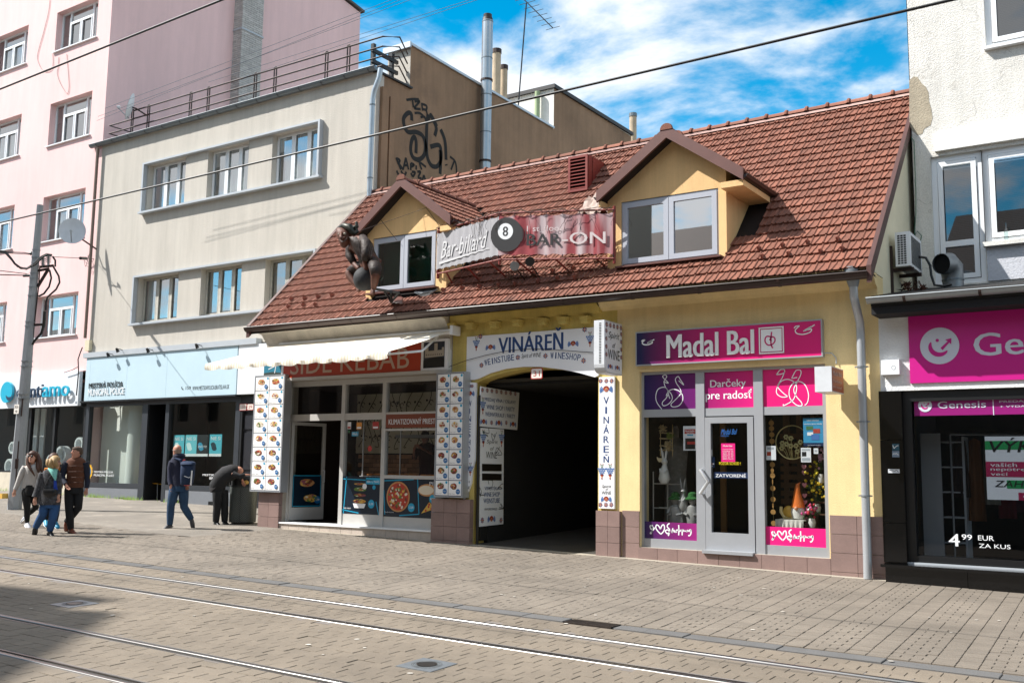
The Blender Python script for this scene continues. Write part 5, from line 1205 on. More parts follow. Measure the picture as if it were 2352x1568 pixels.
for i in range(4): o.star(y_out+W*.08, z_b+H*(.35+.15*i), .045); o.star(y_out+W*.92, z_b+H*(.35+.15*i), .045)
for i in range(2): o.fan(y_out+W*(.3+.4*i), z_b+H*.13, .1)
o.done(t)
b = MB()
for k in range(26): z = z_t-.06-k*(H-.2)/26; b.box(px_.O.x-wd*.5, px_.O.x-wd*.3, y_out-.003, y_out, z, z+.012)
tag(b.build('vent_slots', m_txtk, t), kind='stuff')
for z in (z_b+.1, z_t-.12): MB().box(px_.O.x-.12, px_.O.x-.06, y_in, 15.6, z, z+.05).build('bracket', m_galv, t)

# ---- Madal Bal
r_ = FA.off(.1).rect(1460, 763, 1890, 819); PM = FA.off(.10)
a0 = (PM.uv(1460, 763)[0]+PM.uv(1460, 840)[0])/2; a1 = PM.uv(1889, 780)[0]; z1_ = (PM.uv(1460, 763)[1]+PM.uv(1890, 732)[1])/2; z0_ = (PM.uv(1460, 840)[1]+PM.uv(1889, 819)[1])/2
mb_ = thing('shop_sign', 'navy to magenta gift shop sign with raised white Madal Bal letters', 'sign', FA.pt((a0+a1)/2, z0_))
MB().pb(FA, a0, a1, z0_, z1_, .002, .09).build('box', m_alu, mb_)
b = MB(); frame(b, FA, a0, a1, z0_, z1_, .02, .091, .105); b.build('rim', m_alu, mb_)
gm = gradmat('navy magenta print', '1a1748', 'd4136f', a0+.1, a0+(a1-a0)*.55)
MB().flat(FA, [(a0+.02, z0_+.02), (a1-.02, z0_+.02), (a1-.02, z1_-.02), (a0+.02, z1_-.02)], .096).build('face', gm, mb_)
PT = FA.off(.098)
b = MB(); ptext(b, PT, 'Madal Bal', 1533, 770, 1732, 812, bold=.035, depth=.02, d=.006); b.build('lettering', m_acr, mb_)
b = MB(); fr_ = PT.rect(*T(2, 2, 2268, -125), *T(3, 2, 150, 105)); frame(b, PT, *fr_, .02, .004, .012); b.build('logo_frame', m_acr, mb_)
MB().pb(PT, fr_[0]+.035, fr_[1]-.035, fr_[2]+.035, fr_[3]-.035, .004, .012).build('logo_field', m_acr, mb_)
cx_, cz_ = (fr_[0]+fr_[1])/2, (fr_[2]+fr_[3])/2; hh = (fr_[3]-fr_[2])/2
b = MB(); pr = lambda L_: [(cx_+x*hh, cz_+y*hh) for x, y in L_]
b.strip(PT, spl(pr([(.05, .62), (0, .3), (-.02, -.1), (.0, -.4), (.12, -.6)])), .022, .014)
b.strip(PT, spl(pr([(0, .25), (-.35, .3), (-.48, -.02), (-.3, -.32), (0, -.35), (.25, -.15), (.28, .12), (.08, .25), (-.1, .05), (.05, -.05)])), .022, .014)
b.build('logo', m_mag, mb_)
swan = [[(.05, .35), (.12, .55), (.28, .62), (.2, .42), (.1, .1), (.18, -.25), (.45, -.35), (.75, -.1), (.8, .25), (.45, .02)], [(.5, .1), (.8, .55)], [(.6, .15), (.95, .75)]]
b = MB()
for st_ in swan: b.strip(PT, spl([PT.uv(*T(2, 2, 1185+x*130*1.0, 15-y*45)) for x, y in st_]), .02, .006); b.strip(PT, spl([PT.uv(*T(3, 1, 230+x*210, 1475-y*80)) for x, y in st_]), .016, .006)
b.build('swan', m_acr, mb_)
# shopfront
DP = FA.off(-.12)
ms = thing('shopfront', 'silver aluminium shopfront with three magenta panels under the Madal Bal sign', 'shopfront', DP.pt((D0+D1)/2, zd))
X_ = lambda x, y=1000: DP.uv(x, y)[0]; Zm = lambda x, y: DP.uv(x, y)[1]
dx0, dx1 = D0-.02, D1+.05; zt0 = DT_
ztr = (Zm(1540, 957)+Zm(1820, 952))/2; c1, c2 = X_(1611), X_(1745)
f = MB(); mw = .085
f.pb(DP, dx0, dx1, zt0-.05, zt0+.05, -.06, .04)
f.pb(DP, dx0, X_(1481), zd, zt0-.05, -.06, .04); f.pb(DP, X_(1893), dx1, zd, zt0-.05, -.06, .04)
for c in (c1, c2): f.pb(DP, c-mw*.9, c+mw*.9, zd, zt0-.05, -.06, .05)
f.pb(DP, X_(1481), c1-mw*.9, ztr-.0, ztr+.13, -.06, .035); f.pb(DP, c2+mw*.9, X_(1893), ztr, ztr+.13, -.06, .035); f.pb(DP, c1+mw*.9, c2-mw*.9, ztr, ztr+.13, -.06, .035)
zb1, zb2 = Zm(1540, 1238), Zm(1828, 1254)
zb1 = (zb1+zb2)/2
f.pb(DP, X_(1481), c1-mw*.9, zd, zb1, -.06, .03); f.pb(DP, c2+mw*.9, X_(1893), zd, zb1, -.06, .03)
f.build('frame', m_alu, ms)
gl_ = glass('gift shop glass', (.93, .94, .94), 1.45, .01, .0)
for (p, q) in ((X_(1481), c1-mw*.9), (c2+mw*.9, X_(1893))): MB().pb(DP, p, q, zb1, ztr, -.01, 0).build('pane', gl_, ms)
# transom panels
tp = [(X_(1481), c1-mw*.9, 'dark violet transom panel with two swans in line art', gradmat('violet print', '1c1650', '6a1264', X_(1481), c1)), (c1+mw*.9, c2-mw*.9, 'magenta transom panel reading Darčeky pre radosť over the door', gradmat('magenta print grad', '8c1562', 'd81a78', c1, c2)), (c2+mw*.9, X_(1893), 'bright pink transom panel with two swans in line art', mat('pink print', 'd6166f', .35))]
for i, (p, q, lb, m) in enumerate(tp):
    o_ = MB().pb(DP, p, q, ztr+.13, zt0-.05, -.0, .012).build('transom_panel', m, ms); part(o_, lb)
    b = MB()
    if i == 1: ptext(b, DP, 'Darčeky', *T(2, 2, 1824, 350), *T(2, 2, 2150, 432), bold=.02, d=.014); ptext(b, DP, 'pre radosť', *T(2, 2, 1783, 448), *T(2, 2, 2205, 545), bold=.02, d=.014); b.build('lettering', m_txtw, o_)
    else:
        off = (1220, 0) if i == 0 else (0, 0)
        if i == 0: L_ = [[(1395, 370), (1440, 382), (1400, 340), (1388, 320), (1410, 307), (1425, 325), (1400, 370), (1420, 430), (1465, 480), (1475, 530), (1440, 575), (1395, 590), (1385, 560), (1420, 520), (1445, 470)], [(1380, 622), (1335, 560), (1325, 500), (1345, 440), (1395, 420), (1430, 440), (1445, 500), (1455, 525)], [(1535, 360), (1582, 400), (1550, 350), (1530, 322), (1505, 345), (1515, 385), (1545, 430), (1555, 475), (1510, 530), (1465, 575), (1480, 600), (1535, 590), (1570, 545), (1568, 490), (1530, 450), (1480, 440), (1440, 460), (1420, 500)]]; cc = 2
        else: L_ = [[(80, 305), (130, 298), (155, 280), (150, 258), (115, 262), (80, 305)], [(155, 280), (130, 340), (95, 400), (100, 430), (150, 480), (180, 505), (130, 510), (85, 480), (85, 430), (120, 370), (180, 348), (240, 370), (265, 410), (260, 470), (230, 540), (150, 588), (145, 575)], [(220, 340), (270, 330)], [(220, 340), (245, 290), (265, 265), (300, 265), (305, 300), (275, 365), (240, 440), (260, 500), (310, 560), (310, 590), (260, 580), (205, 520), (200, 440), (240, 380), (300, 370), (350, 410), (375, 490), (365, 560), (340, 585)]]; cc = 3
        for st_ in L_: b.strip(DP, spl([DP.uv(*T(cc, 2, *p)) for p in st_]), .014, .016)
        b.build('swan_drawing', m_txtw, o_)
# shopping strips
m_pk = mat('hot pink print', 'd31a74', .35)
for (p, q, y0, y1, lb, m, cc, cy, ox, oy) in ((X_(1481), c1-mw*.9, 1197, 1236, 'violet window strip with the hand written words I love Shopping', gradmat('violet strip', '221650', '9a2076', X_(1481), c1), 2, 3, 1265, 165), (c2+mw*.9, X_(1893), 1211, 1252, 'pink window strip with the hand written words I love Shopping', m_pk, 3, 3, 32, 222)):
    zt_ = Zm((1540 if cc == 2 else 1828), (1199 if cc == 2 else 1211)); o_ = MB().pb(DP, p, q, zb1+.0, zt_, .002, .006).build('window_strip', m, ms); part(o_, lb)
    b = MB(); S0 = lambda pts: spl([DP.uv(*T(cc, cy, ox+x, oy+y)) for x, y in pts])
    for st_ in ([(25, -45), (5, -40), (15, -10), (30, -25), (22, -50)], [(25, -25), (45, -20), (20, 10), (8, 25), (15, 28), (25, 0)],
                [(100, -10), (85, -40), (65, -50), (58, -25), (75, 5), (105, 35)], [(100, -10), (115, -45), (132, -50), (138, -20), (128, 10), (105, 35)],
                [(185, -65), (165, -50), (165, -30), (180, -15), (185, 5), (165, 30), (145, 5), (170, -5), (182, 20), (172, 50)],
                [(215, -20), (205, 20), (215, 5), (225, -2), (228, 18)], [(245, 0), (238, 15), (250, 12), (245, 0), (262, -5)], [(268, -50), (270, 0), (268, 45)], [(268, -5), (285, 0), (275, 12)], [(300, -10), (300, 45)], [(300, -5), (315, 0), (303, 12)], [(325, 0), (328, 12)], [(340, 0), (340, 12), (350, -2), (356, 12)], [(380, -8), (365, 0), (375, 10), (382, -5), (380, 30), (365, 50), (358, 42)]): b.strip(DP, S0(st_), .02, .008)
    b.build('script_lettering', m_txtw, o_)
# door
dl, dr2 = c1+mw*.9, c2-mw*.9; dz = zd+.0
dd = MB(); frame(dd, DP, dl+.01, dr2-.01, dz+.02, ztr-.02, .10, -.03, .06); dd.pb(DP, dl+.11, dr2-.11, dz+.12, dz+.30, -.03, .06); do = dd.build('door', m_alu, ms)
MB().pb(DP, dl+.11, dr2-.11, dz+.3, ztr-.12, .01, .016).build('pane', glass('door glass', (.8, .8, .8), 1.45, .01, 0), do)
b = MB(); h = [DP.uv(*T(2, 2, *p)) for p in ((1760, 1180), (1838, 1285), (1762, 1392))]; b.tube([DP.pt(*h[0], .07), DP.pt(*h[0], .14), DP.pt(*h[1], .16), DP.pt(*h[2], .14), DP.pt(*h[2], .07)], .03, 10); b.build('handle', m_steel, do, smooth=True)
MB().pb(DP, dl, dr2, dz-.03, dz+.02, .0, .2).build('threshold', m_alu, do)
# stickers and posters of the gift shop (all things of their own)
def sheet(pl, x0, y0, x1_, y1_, name, lb, cat, m, texts=(), d=.012, blocks=(), parent_group=None):
    r_ = pl.rect(x0, y0, x1_, y1_); o = thing(name, lb, cat, pl.pt((r_[0]+r_[1])/2, r_[2], d), parent_group); MB().pb(pl, *r_, d, d+.002).build('sheet', m, o)
    W, H = r_[1]-r_[0], r_[3]-r_[2]; f = lambda u, v: (r_[0]+W*u, r_[2]+H*v)
    for k, (u0, v0, u1, v1, mm) in enumerate(blocks): MB().flat(pl, [f(u0, v0), f(u1, v0), f(u1, v1), f(u0, v1)], d+.003+.0006*k).build('printed_field', mm, o)
    for (s_, u0, v0, u1, v1, mm) in texts:
        b = MB(); A, B_ = f(u0, v0), f(u1, v1); text(b, pl, s_, A[0], B_[0], A[1], B_[1], d=d+.007, bold=.02); b.build('lettering', mm, o)
    return o
ZC = lambda x, y: ((2560+x/2.613)*.5742, (1640+y/2.613)*.5742)
m_pap = mat('white paper', 'd5d8dc', .7); m_navyp = mat('navy foil', '13284a', .35); m_yl = mat('yellow foil', 'd8c21a', .5); m_grayp = mat('grey print', '9aa0a6', .7)
sheet(DP, *ZC(775, 645), *ZC(1140, 715), 'door_sign', 'navy strip on the glass door reading ZATVORENÉ', 'sign', m_navyp, [('ZATVORENÉ', .06, .18, .93, .84, m_txtw)], .02)
b = MB(); ptext(b, DP, 'POZOR SCHOD !', *ZC(833, 540), *ZC(1057, 572), bold=.02, d=.02); tag(b.build('warning_lettering', m_yl), 'yellow letters POZOR SCHOD stuck on the glass door', 'lettering')
sheet(DP, *ZC(853, 347), *ZC(1000, 540), 'opening_hours', 'small magenta card with the opening hours on the glass door', 'sign', m_pk, [('Madal Bal', .15, .82, .8, .9, m_txtw), ('OTVÁRACIE HODINY:', .12, .65, .88, .7, m_txtw), ('PONDELOK 9:00 - 18:30', .12, .55, .88, .59, m_txtw), ('UTOROK   9:00 - 18:30', .12, .48, .88, .52, m_txtw), ('STREDA   9:00 - 18:30', .12, .41, .88, .45, m_txtw), ('ŠTVRTOK  9:00 - 18:30', .12, .34, .88, .38, m_txtw), ('PIATOK   9:00 - 18:30', .12, .27, .88, .31, m_txtw), ('SOBOTA  10:00 - 13:30', .12, .2, .88, .24, m_txtw), ('NEDEĽA  zatvorené', .12, .13, .88, .17, m_txtw)], .018)
b = MB(); ptext(b, DP, 'vitajte', *ZC(848, 258), *ZC(932, 280), shear=.2, d=.02); ptext(b, DP, 'Madal Bal', *ZC(850, 198), *ZC(1020, 252), shear=.4, d=.02); tag(b.build('window_lettering', mat('blue marker', '1d5fa8', .5)), 'blue handwriting at the top of the glass door', 'lettering')
sheet(DP, *ZC(714, 410), *ZC(760, 478), 'sticker', 'white sticker with a blue emblem on the glass door', 'sticker', m_pap, (), .02, [(.15, .35, .85, .9, m_lblue)])
sheet(DP, *ZC(722, 488), *ZC(788, 600), 'sticker', 'navy card payment sticker on the glass door', 'sticker', m_navyp, (), .02, [(.1, .3, .35, .42, m_cy), (.4, .3, .6, .42, m_redp), (.65, .3, .9, .42, m_pap), (.1, .1, .35, .22, m_pap), (.4, .1, .6, .22, m_pap)])
sheet(DP, *ZC(447, 165), *ZC(588, 420), 'poster', 'white book poster with red banners in the left gift shop window', 'poster', m_pap, [('Nová kniha', .15, .76, .85, .84, m_txtw), ('Vlada Ružičku', .25, .7, .8, .75, m_txtw)], -.02, [(.1, .68, .92, .87, m_red), (.3, .6, .75, .65, m_cy), (.15, .05, .9, .5, m_txtk), (.3, .25, .9, .36, m_red)])
sheet(DP, *ZC(1700, 85), *ZC(1915, 375), 'poster', 'blue mountain poster in the top right corner of the gift shop window', 'poster', mat('sky blue print', '2f86b0', .5), [('Harmónia a zdravie z Himalájí', .05, .76, .95, .82, m_txtw), ('www.everest-ayurveda.sk', .2, .02, .85, .05, m_txtw), ('EVEREST AYURVEDA', .2, .9, .8, .94, m_txtw)], -.02, [(.0, .0, 1, .12, m_navyp), (.15, .58, .5, .72, m_greenp), (.5, .46, .85, .62, m_redp), (.2, .38, .5, .5, m_pap), (.4, .22, .8, .42, m_lblue)])
sheet(DP, *ZC(1313, 372), *ZC(1418, 520), 'notice', 'white notice with a small brown picture at the left of the right gift window', 'notice', m_pap, (), -.02, [(.08, .3, .5, .58, m_maroon), (.1, .75, .8, .9, m_grayp)])
sheet(DP, *ZC(1677, 392), *ZC(1785, 543), 'notice', 'white notice with a small house picture hanging below the blue poster', 'notice', m_pap, (), -.02, [(.1, .4, .55, .72, m_txtk), (.1, .8, .9, .92, m_grayp), (.1, .1, .9, .3, m_grayp)])
sheet(DP, *ZC(1812, 396), *ZC(1860, 455), 'notice', 'tiny white card right of the notices in the gift window', 'notice', m_pap, (), -.02, [(.2, .3, .8, .7, m_grayp)])
# ---- interior of the gift shop
m_inn = mat('gift shop wall', '2d2a28', .9); m_wood = mat('dark wood', '5a3d22', .7, var=.2, vs=4)
b = MB(); b.box(D0-.3, D1+.3, 18.6, 18.7, -.3, 4); b.box(D0-.4, D0-.3, 15.96, 18.6, -.3, 4); b.box(D1+.3, D1+.4, 15.96, 18.6, -.3, 4); b.box(D0-.3, D1+.3, 15.96, 18.6, 3.3, 3.4); b.box(D0-.3, D1+.3, 15.75, 18.6, zd-.3, zd-.05); b.build('shop_room', m_inn, LH)
def tagp(o, lb, cat, group=None): return tag(o, lb, cat, group)
WP = YP(16.05)
def wz(x, y, pl=WP): return pl.uv(*ZC(x, y))
# left window: wooden ladder mobile
t = thing('hanging_ladder', 'little twig ladder with moss bundles hanging in the left gift window', 'decoration', WP.pt(*wz(280, 660)))
b = MB()
for x in (215, 340): a = wz(x, 150); c = wz(x, 480); b.tube([WP.pt(*a), WP.pt(*c)], .006, 5)
b.build('string', mat('twine', 'b09a6a', .9), t)
for y in (235, 295, 370, 415): b = MB(); b.tube([WP.pt(*wz(205, y)), WP.pt(*wz(350, y+5))], .012, 6); b.build('rung', mat('pale twig', '9c8a68', .9), t)
for (x, y, r_, m) in ((240, 195, .08, mat('straw', 'b7a57c', .9)), (315, 265, .07, mat('moss', '6d7a2c', .9)), (300, 355, .08, mat('straw', 'b7a57c', .9)), (300, 395, .06, mat('straw', 'b7a57c', .9))):
    b = MB(); c = V(WP.pt(*wz(x, y))); rr = random.Random(x)
    for k in range(46): d = V((rr.uniform(-1, 1), rr.uniform(-1, 1), rr.uniform(-1, 1))).normalized()*r_; b.tube([c-d*.2, c+d], .006, 4)
    tag(b.build('bundle', m, t), kind='stuff')
# hen shape
b = MB(); pts = [wz(*p) for p in ((178, 487), (195, 500), (230, 500), (235, 478), (250, 480), (245, 510), (225, 540), (200, 542), (182, 515))]; b.prism(WP, pts, -.01, .01); tagp(b.build('hen_ornament', mat('cream wood', 'c9bb98', .8)), 'cream wooden hen hanging below the twig ladder', 'decoration')
m_wire = mat('white wire', 'b9b6ae', .5)
t = thing('wire_shelf', 'white wire shelf standing in the left gift window', 'shelf', WP.pt(*wz(180, 1160)))
for (x, y0, y1) in ((100, 640, 1150), (250, 730, 1165)): b = MB(); b.tube([WP.pt(*wz(x, y0), -.15), WP.pt(*wz(x, y1), -.15)], .012, 6); b.build('post', m_wire, t)
for y in (770, 1025): b = MB(); b.tube([WP.pt(*wz(95, y-5), -.15), WP.pt(*wz(330, y+5), -.15)], .01, 6); b.tube([WP.pt(*wz(95, y-5), -.4), WP.pt(*wz(330, y+5), -.4)], .01, 6); b.build('rack', m_wire, t)
# rabbits, figures
def rabbit(x, y, h, lb, m, plane=WP):
    a, z = wz(x, y, plane); t = thing('rabbit_figure', lb, 'figurine', plane.pt(a, z), 'rabbit figurines in the gift window'); c = V(plane.pt(a, z)); b = MB()
    b.loft([(c, (.1*h, 0, 0), (0, .1*h, 0)), (c+V((0, 0, .12*h)), (.17*h, 0, 0), (0, .15*h, 0)), (c+V((0, 0, .35*h)), (.12*h, 0, 0), (0, .11*h, 0)), (c+V((.01, 0, .52*h)), (.06*h, 0, 0), (0, .06*h, 0)), (c+V((.01, -.01, .6*h)), (.09*h, 0, 0), (0, .1*h, 0)), (c+V((.01, 0, .68*h)), (.05*h, 0, 0), (0, .05*h, 0))], 12); b.build('body', m, t, smooth=True)
    for s in (-1, 1): e = MB(); e.tube([c+V((s*.03*h, 0, .66*h)), c+V((s*.06*h, 0, .85*h)), c+V((s*.09*h, 0, h))], [.03*h, .035*h, .008*h], 8); e.build('ear', m, t, smooth=True)
    for s in (-1, 1): e = MB(); e.tube([c+V((s*.1*h, -.05*h, .4*h)), c+V((s*.06*h, -.14*h, .3*h))], [.03*h, .025*h], 6); e.build('paw', m, t, smooth=True)
m_silver = mat('silver figure', '9a9a98', .45, metal=.4); m_cer = mat('white ceramic', 'c9c8c2', .4)
rabbit(255, 765, .62, 'tall white rabbit figure on the wire shelf', m_cer); rabbit(450, 1050, .55, 'silver rabbit figure standing behind the two hat children', m_silver)
rabbit(325, 1172, .22, 'small brown rabbit in front at the left window strip', mat('brown ceramic', '9a7352', .5)); rabbit(430, 1178, .22, 'small white rabbit in front at the left window strip', m_cer)
# children figures with green hats
m_gr = mat('green felt hat', '1f5a22', .95, var=.3, vs=30, bump=.6, bs=90)
for (x, y, lb) in ((360, 1178, 'silver child figure with a green hat, left of the pair'), (540, 1182, 'silver child figure with a green hat, right of the pair')):
    a, z = wz(x, y, YP(16.0)); c = V((a, 16.05, z)); h = .5; t = thing('child_figure', lb, 'figurine', c, 'green hatted figures in the gift window'); b = MB()
    b.loft([(c, (.10, 0, 0), (0, .08, 0)), (c+V((0, 0, .15)), (.12, 0, 0), (0, .09, 0)), (c+V((0, 0, .28)), (.09, 0, 0), (0, .07, 0)), (c+V((0, 0, .31)), (.035, 0, 0), (0, .035, 0)), (c+V((0, 0, .36)), (.075, 0, 0), (0, .07, 0)), (c+V((0, 0, .43)), (.06, 0, 0), (0, .06, 0))], 12); b.build('body', m_silver, t, smooth=True)
    b = MB()
    for s in (-1, 1): b.tube([c+V((s*.1, 0, .26)), c+V((s*.13, -.04, .16)), c+V((s*.05, -.1, .14))], .025, 6)
    b.build('arms', m_silver, t, smooth=True)
    b = MB(); b.loft([(c+V((0, 0, .395)), (.13, 0, 0), (0, .12, 0)), (c+V((0, 0, .415)), (.13, 0, 0), (0, .12, 0)), (c+V((0, 0, .44)), (.085, 0, 0), (0, .08, 0)), (c+V((0, 0, .50)), (.07, 0, 0), (0, .07, 0)), (c+V((0, 0, .525)), (.03, 0, 0), (0, .03, 0))], 14); b.build('hat', m_gr, t, smooth=True)
# dressmaker dummy with blouse and cushions behind
a, z = wz(380, 960, YP(16.8)); c = V((a, 16.8, z)); t = thing('dress_dummy', 'pale shop dummy in patterned cloth behind the left gift window', 'mannequin', (a, 16.8, zd)); b = MB()
for zz, w in ((0, .2), (.5, .19), (.9, .16), (1.15, .21), (1.3, .1), (1.36, .055), (1.5, .055)): pass
b.loft([(c+V((0, 0, zz)), (w, 0, 0), (0, w*.6, 0)) for zz, w in ((-.4, .24), (.1, .22), (.5, .19), (.8, .22), (1.0, .24), (1.1, .12), (1.15, .055), (1.3, .06), (1.36, .03))], 14); b.build('torso', mat('faded print cloth', '8a8985', .9, var=.3, vs=14), t, smooth=True)
# shelves far right, pallet boards
for i, (xx, lb) in enumerate(((1480, 'left'), (1680, 'right'))):
    pass
t = thing('pallet_wall', 'brown wooden pallet boards standing behind the right gift window', 'pallet', (X_(1850), 17.0, zd)); P7 = YP(17.0)
for k in range(9): z = P7.uv(*ZC(1550, 300+k*85))[1]; MB().pb(P7, P7.uv(*ZC(1470, 500))[0], P7.uv(*ZC(1800, 500))[0], z, z+.09, 0, .02).build('plank', m_wood, t)
for x in (1500, 1640, 1790): b = MB(); a = P7.uv(*ZC(x, 500))[0]; b.pb(P7, a, a+.09, zd, 2.9, -.1, -.002); b.build('upright', m_wood, t)
b = MB(); a = YP(16.9).uv(*ZC(840, 800))[0]; b.box(a, a+.1, 16.9, 16.95, zd, 2.6); tagp(b.build('door_post', mat('pine wood', '9a6d33', .7)), 'pine coloured post seen through the gift shop door', 'post')
# right window: wire hoop with flowers, string of discs, hearts, gnome, snail, flowers, table
m_gold = mat('pale gold wire', 'c9bd84', .35, metal=.6)
t = thing('flower_hoop', 'gold wire hoop with small metal flowers in the right gift window', 'decoration', WP.pt(*wz(1590, 515))); c = wz(1590, 335); R_ = abs(wz(1590, 160)[1]-c[1])
b = MB(); b.tube([WP.pt(c[0]+R_*math.cos(k*math.pi/18), c[1]+R_*math.sin(k*math.pi/18)) for k in range(37)], .009, 6); b.build('hoop', m_gold, t, smooth=True)
for (x, y, x2) in ((1485, 398, 1550), (1490, 345, 1560), (1528, 280, 1590), (1580, 375, 1600), (1580, 295, 1585), (1635, 372, 1620), (1680, 335, 1650), (1535, 355, 1575), (1648, 432, 1640)):
    b = MB(); b.tube([WP.pt(*wz(x2, 505)), WP.pt(*wz((x+x2)/2, (y+505)/2-10)), WP.pt(*wz(x, y))], .005, 4); a = wz(x, y); b.build('stem', m_gold, t)
    b = MB()
    for k in range(6): b.ball(WP.pt(a[0]+.028*math.cos(k), a[1]+.028*math.sin(k), .01), .017, 6, 4)
    b.build('blossom', m_gold, t)
t = thing('disc_garland', 'string of round wooden discs hanging at the left of the right gift window', 'decoration', WP.pt(*wz(1390, 1200))); MB().tube([WP.pt(*wz(1370, 90)), WP.pt(*wz(1398, 1190))], .003, 4).build('string', m_gold, t)
for (x, y, w) in ((1373, 133, 1), (1375, 190, 1), (1378, 255, 1), (1380, 323, 1), (1384, 568, 1), (1383, 627, .6), (1386, 682, 1), (1386, 746, .2), (1388, 815, 1), (1391, 930, 1), (1391, 995, .3), (1392, 1063, 1), (1397, 1180, 1)):
    a = wz(x, y); b = MB(); n = 14; b.prism(WP, [(a[0]+.043*w*math.cos(2*math.pi*k/n), a[1]+.043*math.sin(2*math.pi*k/n)) for k in range(n)], -.004, .004); b.build('disc', mat('honey wood', 'b58a4c', .6), t)
t = thing('heart_garland', 'string of pink hearts hanging in the right gift window', 'decoration', WP.pt(*wz(1725, 1200)))
for (x, y) in ((1715, 590), (1716, 650), (1720, 780), (1722, 890), (1724, 960), (1725, 1030), (1726, 1135), (1730, 1195)):
    a = wz(x, y); s = .045; b = MB(); b.prism(WP, [(a[0]+s*u, a[1]+s*v) for u, v in ((0, -1), (.75, -.1), (.85, .4), (.5, .75), (.12, .6), (0, .35), (-.12, .6), (-.5, .75), (-.85, .4), (-.75, -.1))], -.008, .008); b.build('heart', mat('dusty pink', 'b0727a', .8), t)
a, z = wz(1655, 1130, YP(16.0)); c = V((a, 16.0, z)); t = thing('gnome_figure', 'garden gnome with a tall orange hat in the right gift window', 'figurine', c)
b = MB(); b.loft([(c, (.09, 0, 0), (0, .08, 0)), (c+V((0, 0, .1)), (.12, 0, 0), (0, .1, 0)), (c+V((0, 0, .2)), (.09, 0, 0), (0, .08, 0))], 12); b.build('beard_body', m_cer, t, smooth=True)
b = MB(); b.loft([(c+V((0, 0, .17)), (.115, 0, 0), (0, .1, 0)), (c+V((0, 0, .25)), (.095, 0, 0), (0, .08, 0)), (c+V((-.01, 0, .42)), (.05, 0, 0), (0, .05, 0)), (c+V((.0, 0, .54)), (.03, 0, 0), (0, .03, 0)), (c+V((.05, 0, .57)), (.008, 0, 0), (0, .008, 0))], 12); b.build('hat', mat('orange glaze', 'c9661c', .35, var=.15, vs=8), t, smooth=True); MB().ball(c+V((0, -.1, .16)), .03).build('nose', mat('skin glaze', 'c98a64', .5), t, smooth=True)
a, z = wz(1560, 1128, YP(16.0)); c = V((a, 16.0, z+.1)); t = thing('snail_figure', 'yellow ceramic snail beside the gnome', 'figurine', c-V((0, 0, .1))); b = MB(); b.ball(c, .1, 14, 10, (1, .6, 1)); b.build('shell', mat('ochre glaze', 'c49a3a', .4), t, smooth=True)
b = MB(); b.tube([c+V((.12, 0, -.09)), c+V((-.08, 0, -.08)), c+V((-.13, 0, 0)), c+V((-.13, 0, .08))], [.02, .035, .03, .025], 8); b.build('body', mat('cream glaze', 'd8c48a', .4), t, smooth=True)
t = thing('cloth_table', 'small table with a white draped cloth under the gnome', 'table', YP(16.05).pt(*wz(1600, 1225))); a0 = wz(1450, 1140, YP(16.0))[0]; a1 = wz(1740, 1140, YP(16.0))[0]; zt_ = wz(1600, 1140, YP(16.0))[1]
b = MB(); b.box(a0, a1, 15.85, 16.3, zt_-.02, zt_); n = 30; vs = []
for k in range(n+1): x = a0+(a1-a0)*k/n; dy = .015*math.sin(k*1.3); vs += [(x, 15.84, zt_), (x, 15.83+dy, zt_-.12), (x, 15.82+dy*1.5, zt_-.3)]
b.add(vs, [(3*k+j, 3*k+3+j, 3*k+4+j, 3*k+1+j) for k in range(n) for j in range(2)]); b.build('cloth', mat('linen cloth', 'c4c2b8', .9, var=.15, vs=20), t)
MB().box(a0+.04, a1-.04, 15.9, 16.25, zd-.02, zt_-.03).build('box', m_wood, t)
def bouquet(px_, py_, rad, h, cols_, lb, pot, n=60, plane=YP(16.0)):
    a, z = wz(px_, py_, plane); c = V((a, plane.O.y, z)); t = thing('flower_pot', lb, 'flowers', c); rr = random.Random(int(px_))
    b = MB(); b.loft([(c, (.045, 0, 0), (0, .045, 0)), (c+V((0, 0, .08)), (.06, 0, 0), (0, .06, 0)), (c+V((0, 0, .14)), (.045, 0, 0), (0, .045, 0))], 12); b.build('pot', pot, t, smooth=True)
    b = MB(); g = MB()
    for k in range(n):
        d = V((rr.gauss(0, .5), rr.gauss(0, .4), rr.gauss(.2, .5))); p = c+V((0, 0, .14+h*.5))+V((d.x*rad, d.y*rad, d.z*h*.5))
        u = V((rr.uniform(-1, 1), rr.uniform(-1, 1), rr.uniform(-1, 1))).normalized()*.028; w = u.cross(V((rr.uniform(-1, 1), 1, rr.uniform(-1, 1)))).normalized()*.016
        g.add([p-u, p+w, p+u, p-w], [(0, 1, 2, 3)])
        if k % 2 == 0: b.k = rr.randrange(len(cols_)); b.ball(p+V((0, -.02, .01)), .018+.01*rr.random(), 6, 4)
        if k % 5 == 0: g.tube([c+V((0, 0, .12)), p], .003, 4)
    tag(g.build('foliage', mat('leaf green', '33502a', .8), t), kind='stuff'); tag(b.build('blossoms', cols_, t), kind='stuff')
bouquet(1800, 1225, .13, .22, [mat('red petal', 'b8283a', .7), mat('pink petal', 'c9508a', .7), mat('white petal', 'd8d6d0', .7)], 'pot of pink, red and white flowers at the right of the gift window', m_cer, 70)
bouquet(1855, 1070, .16, .5, [mat('yellow petal', 'd4b01e', .7), m_yl], 'tall spray of yellow blossom in a white jug in the gift window', m_cer, 110, YP(16.2))
bouquet(1895, 760, .06, .5, [mat('pale pink petal', 'd0a0b4', .7)], 'pale pink blossom branch at the right edge of the gift window', m_cer, 50, YP(16.2))
t = thing('side_shelf', 'narrow shelf with jars at the right edge of the gift window', 'shelf', YP(16.2).pt(*wz(1900, 1230)))
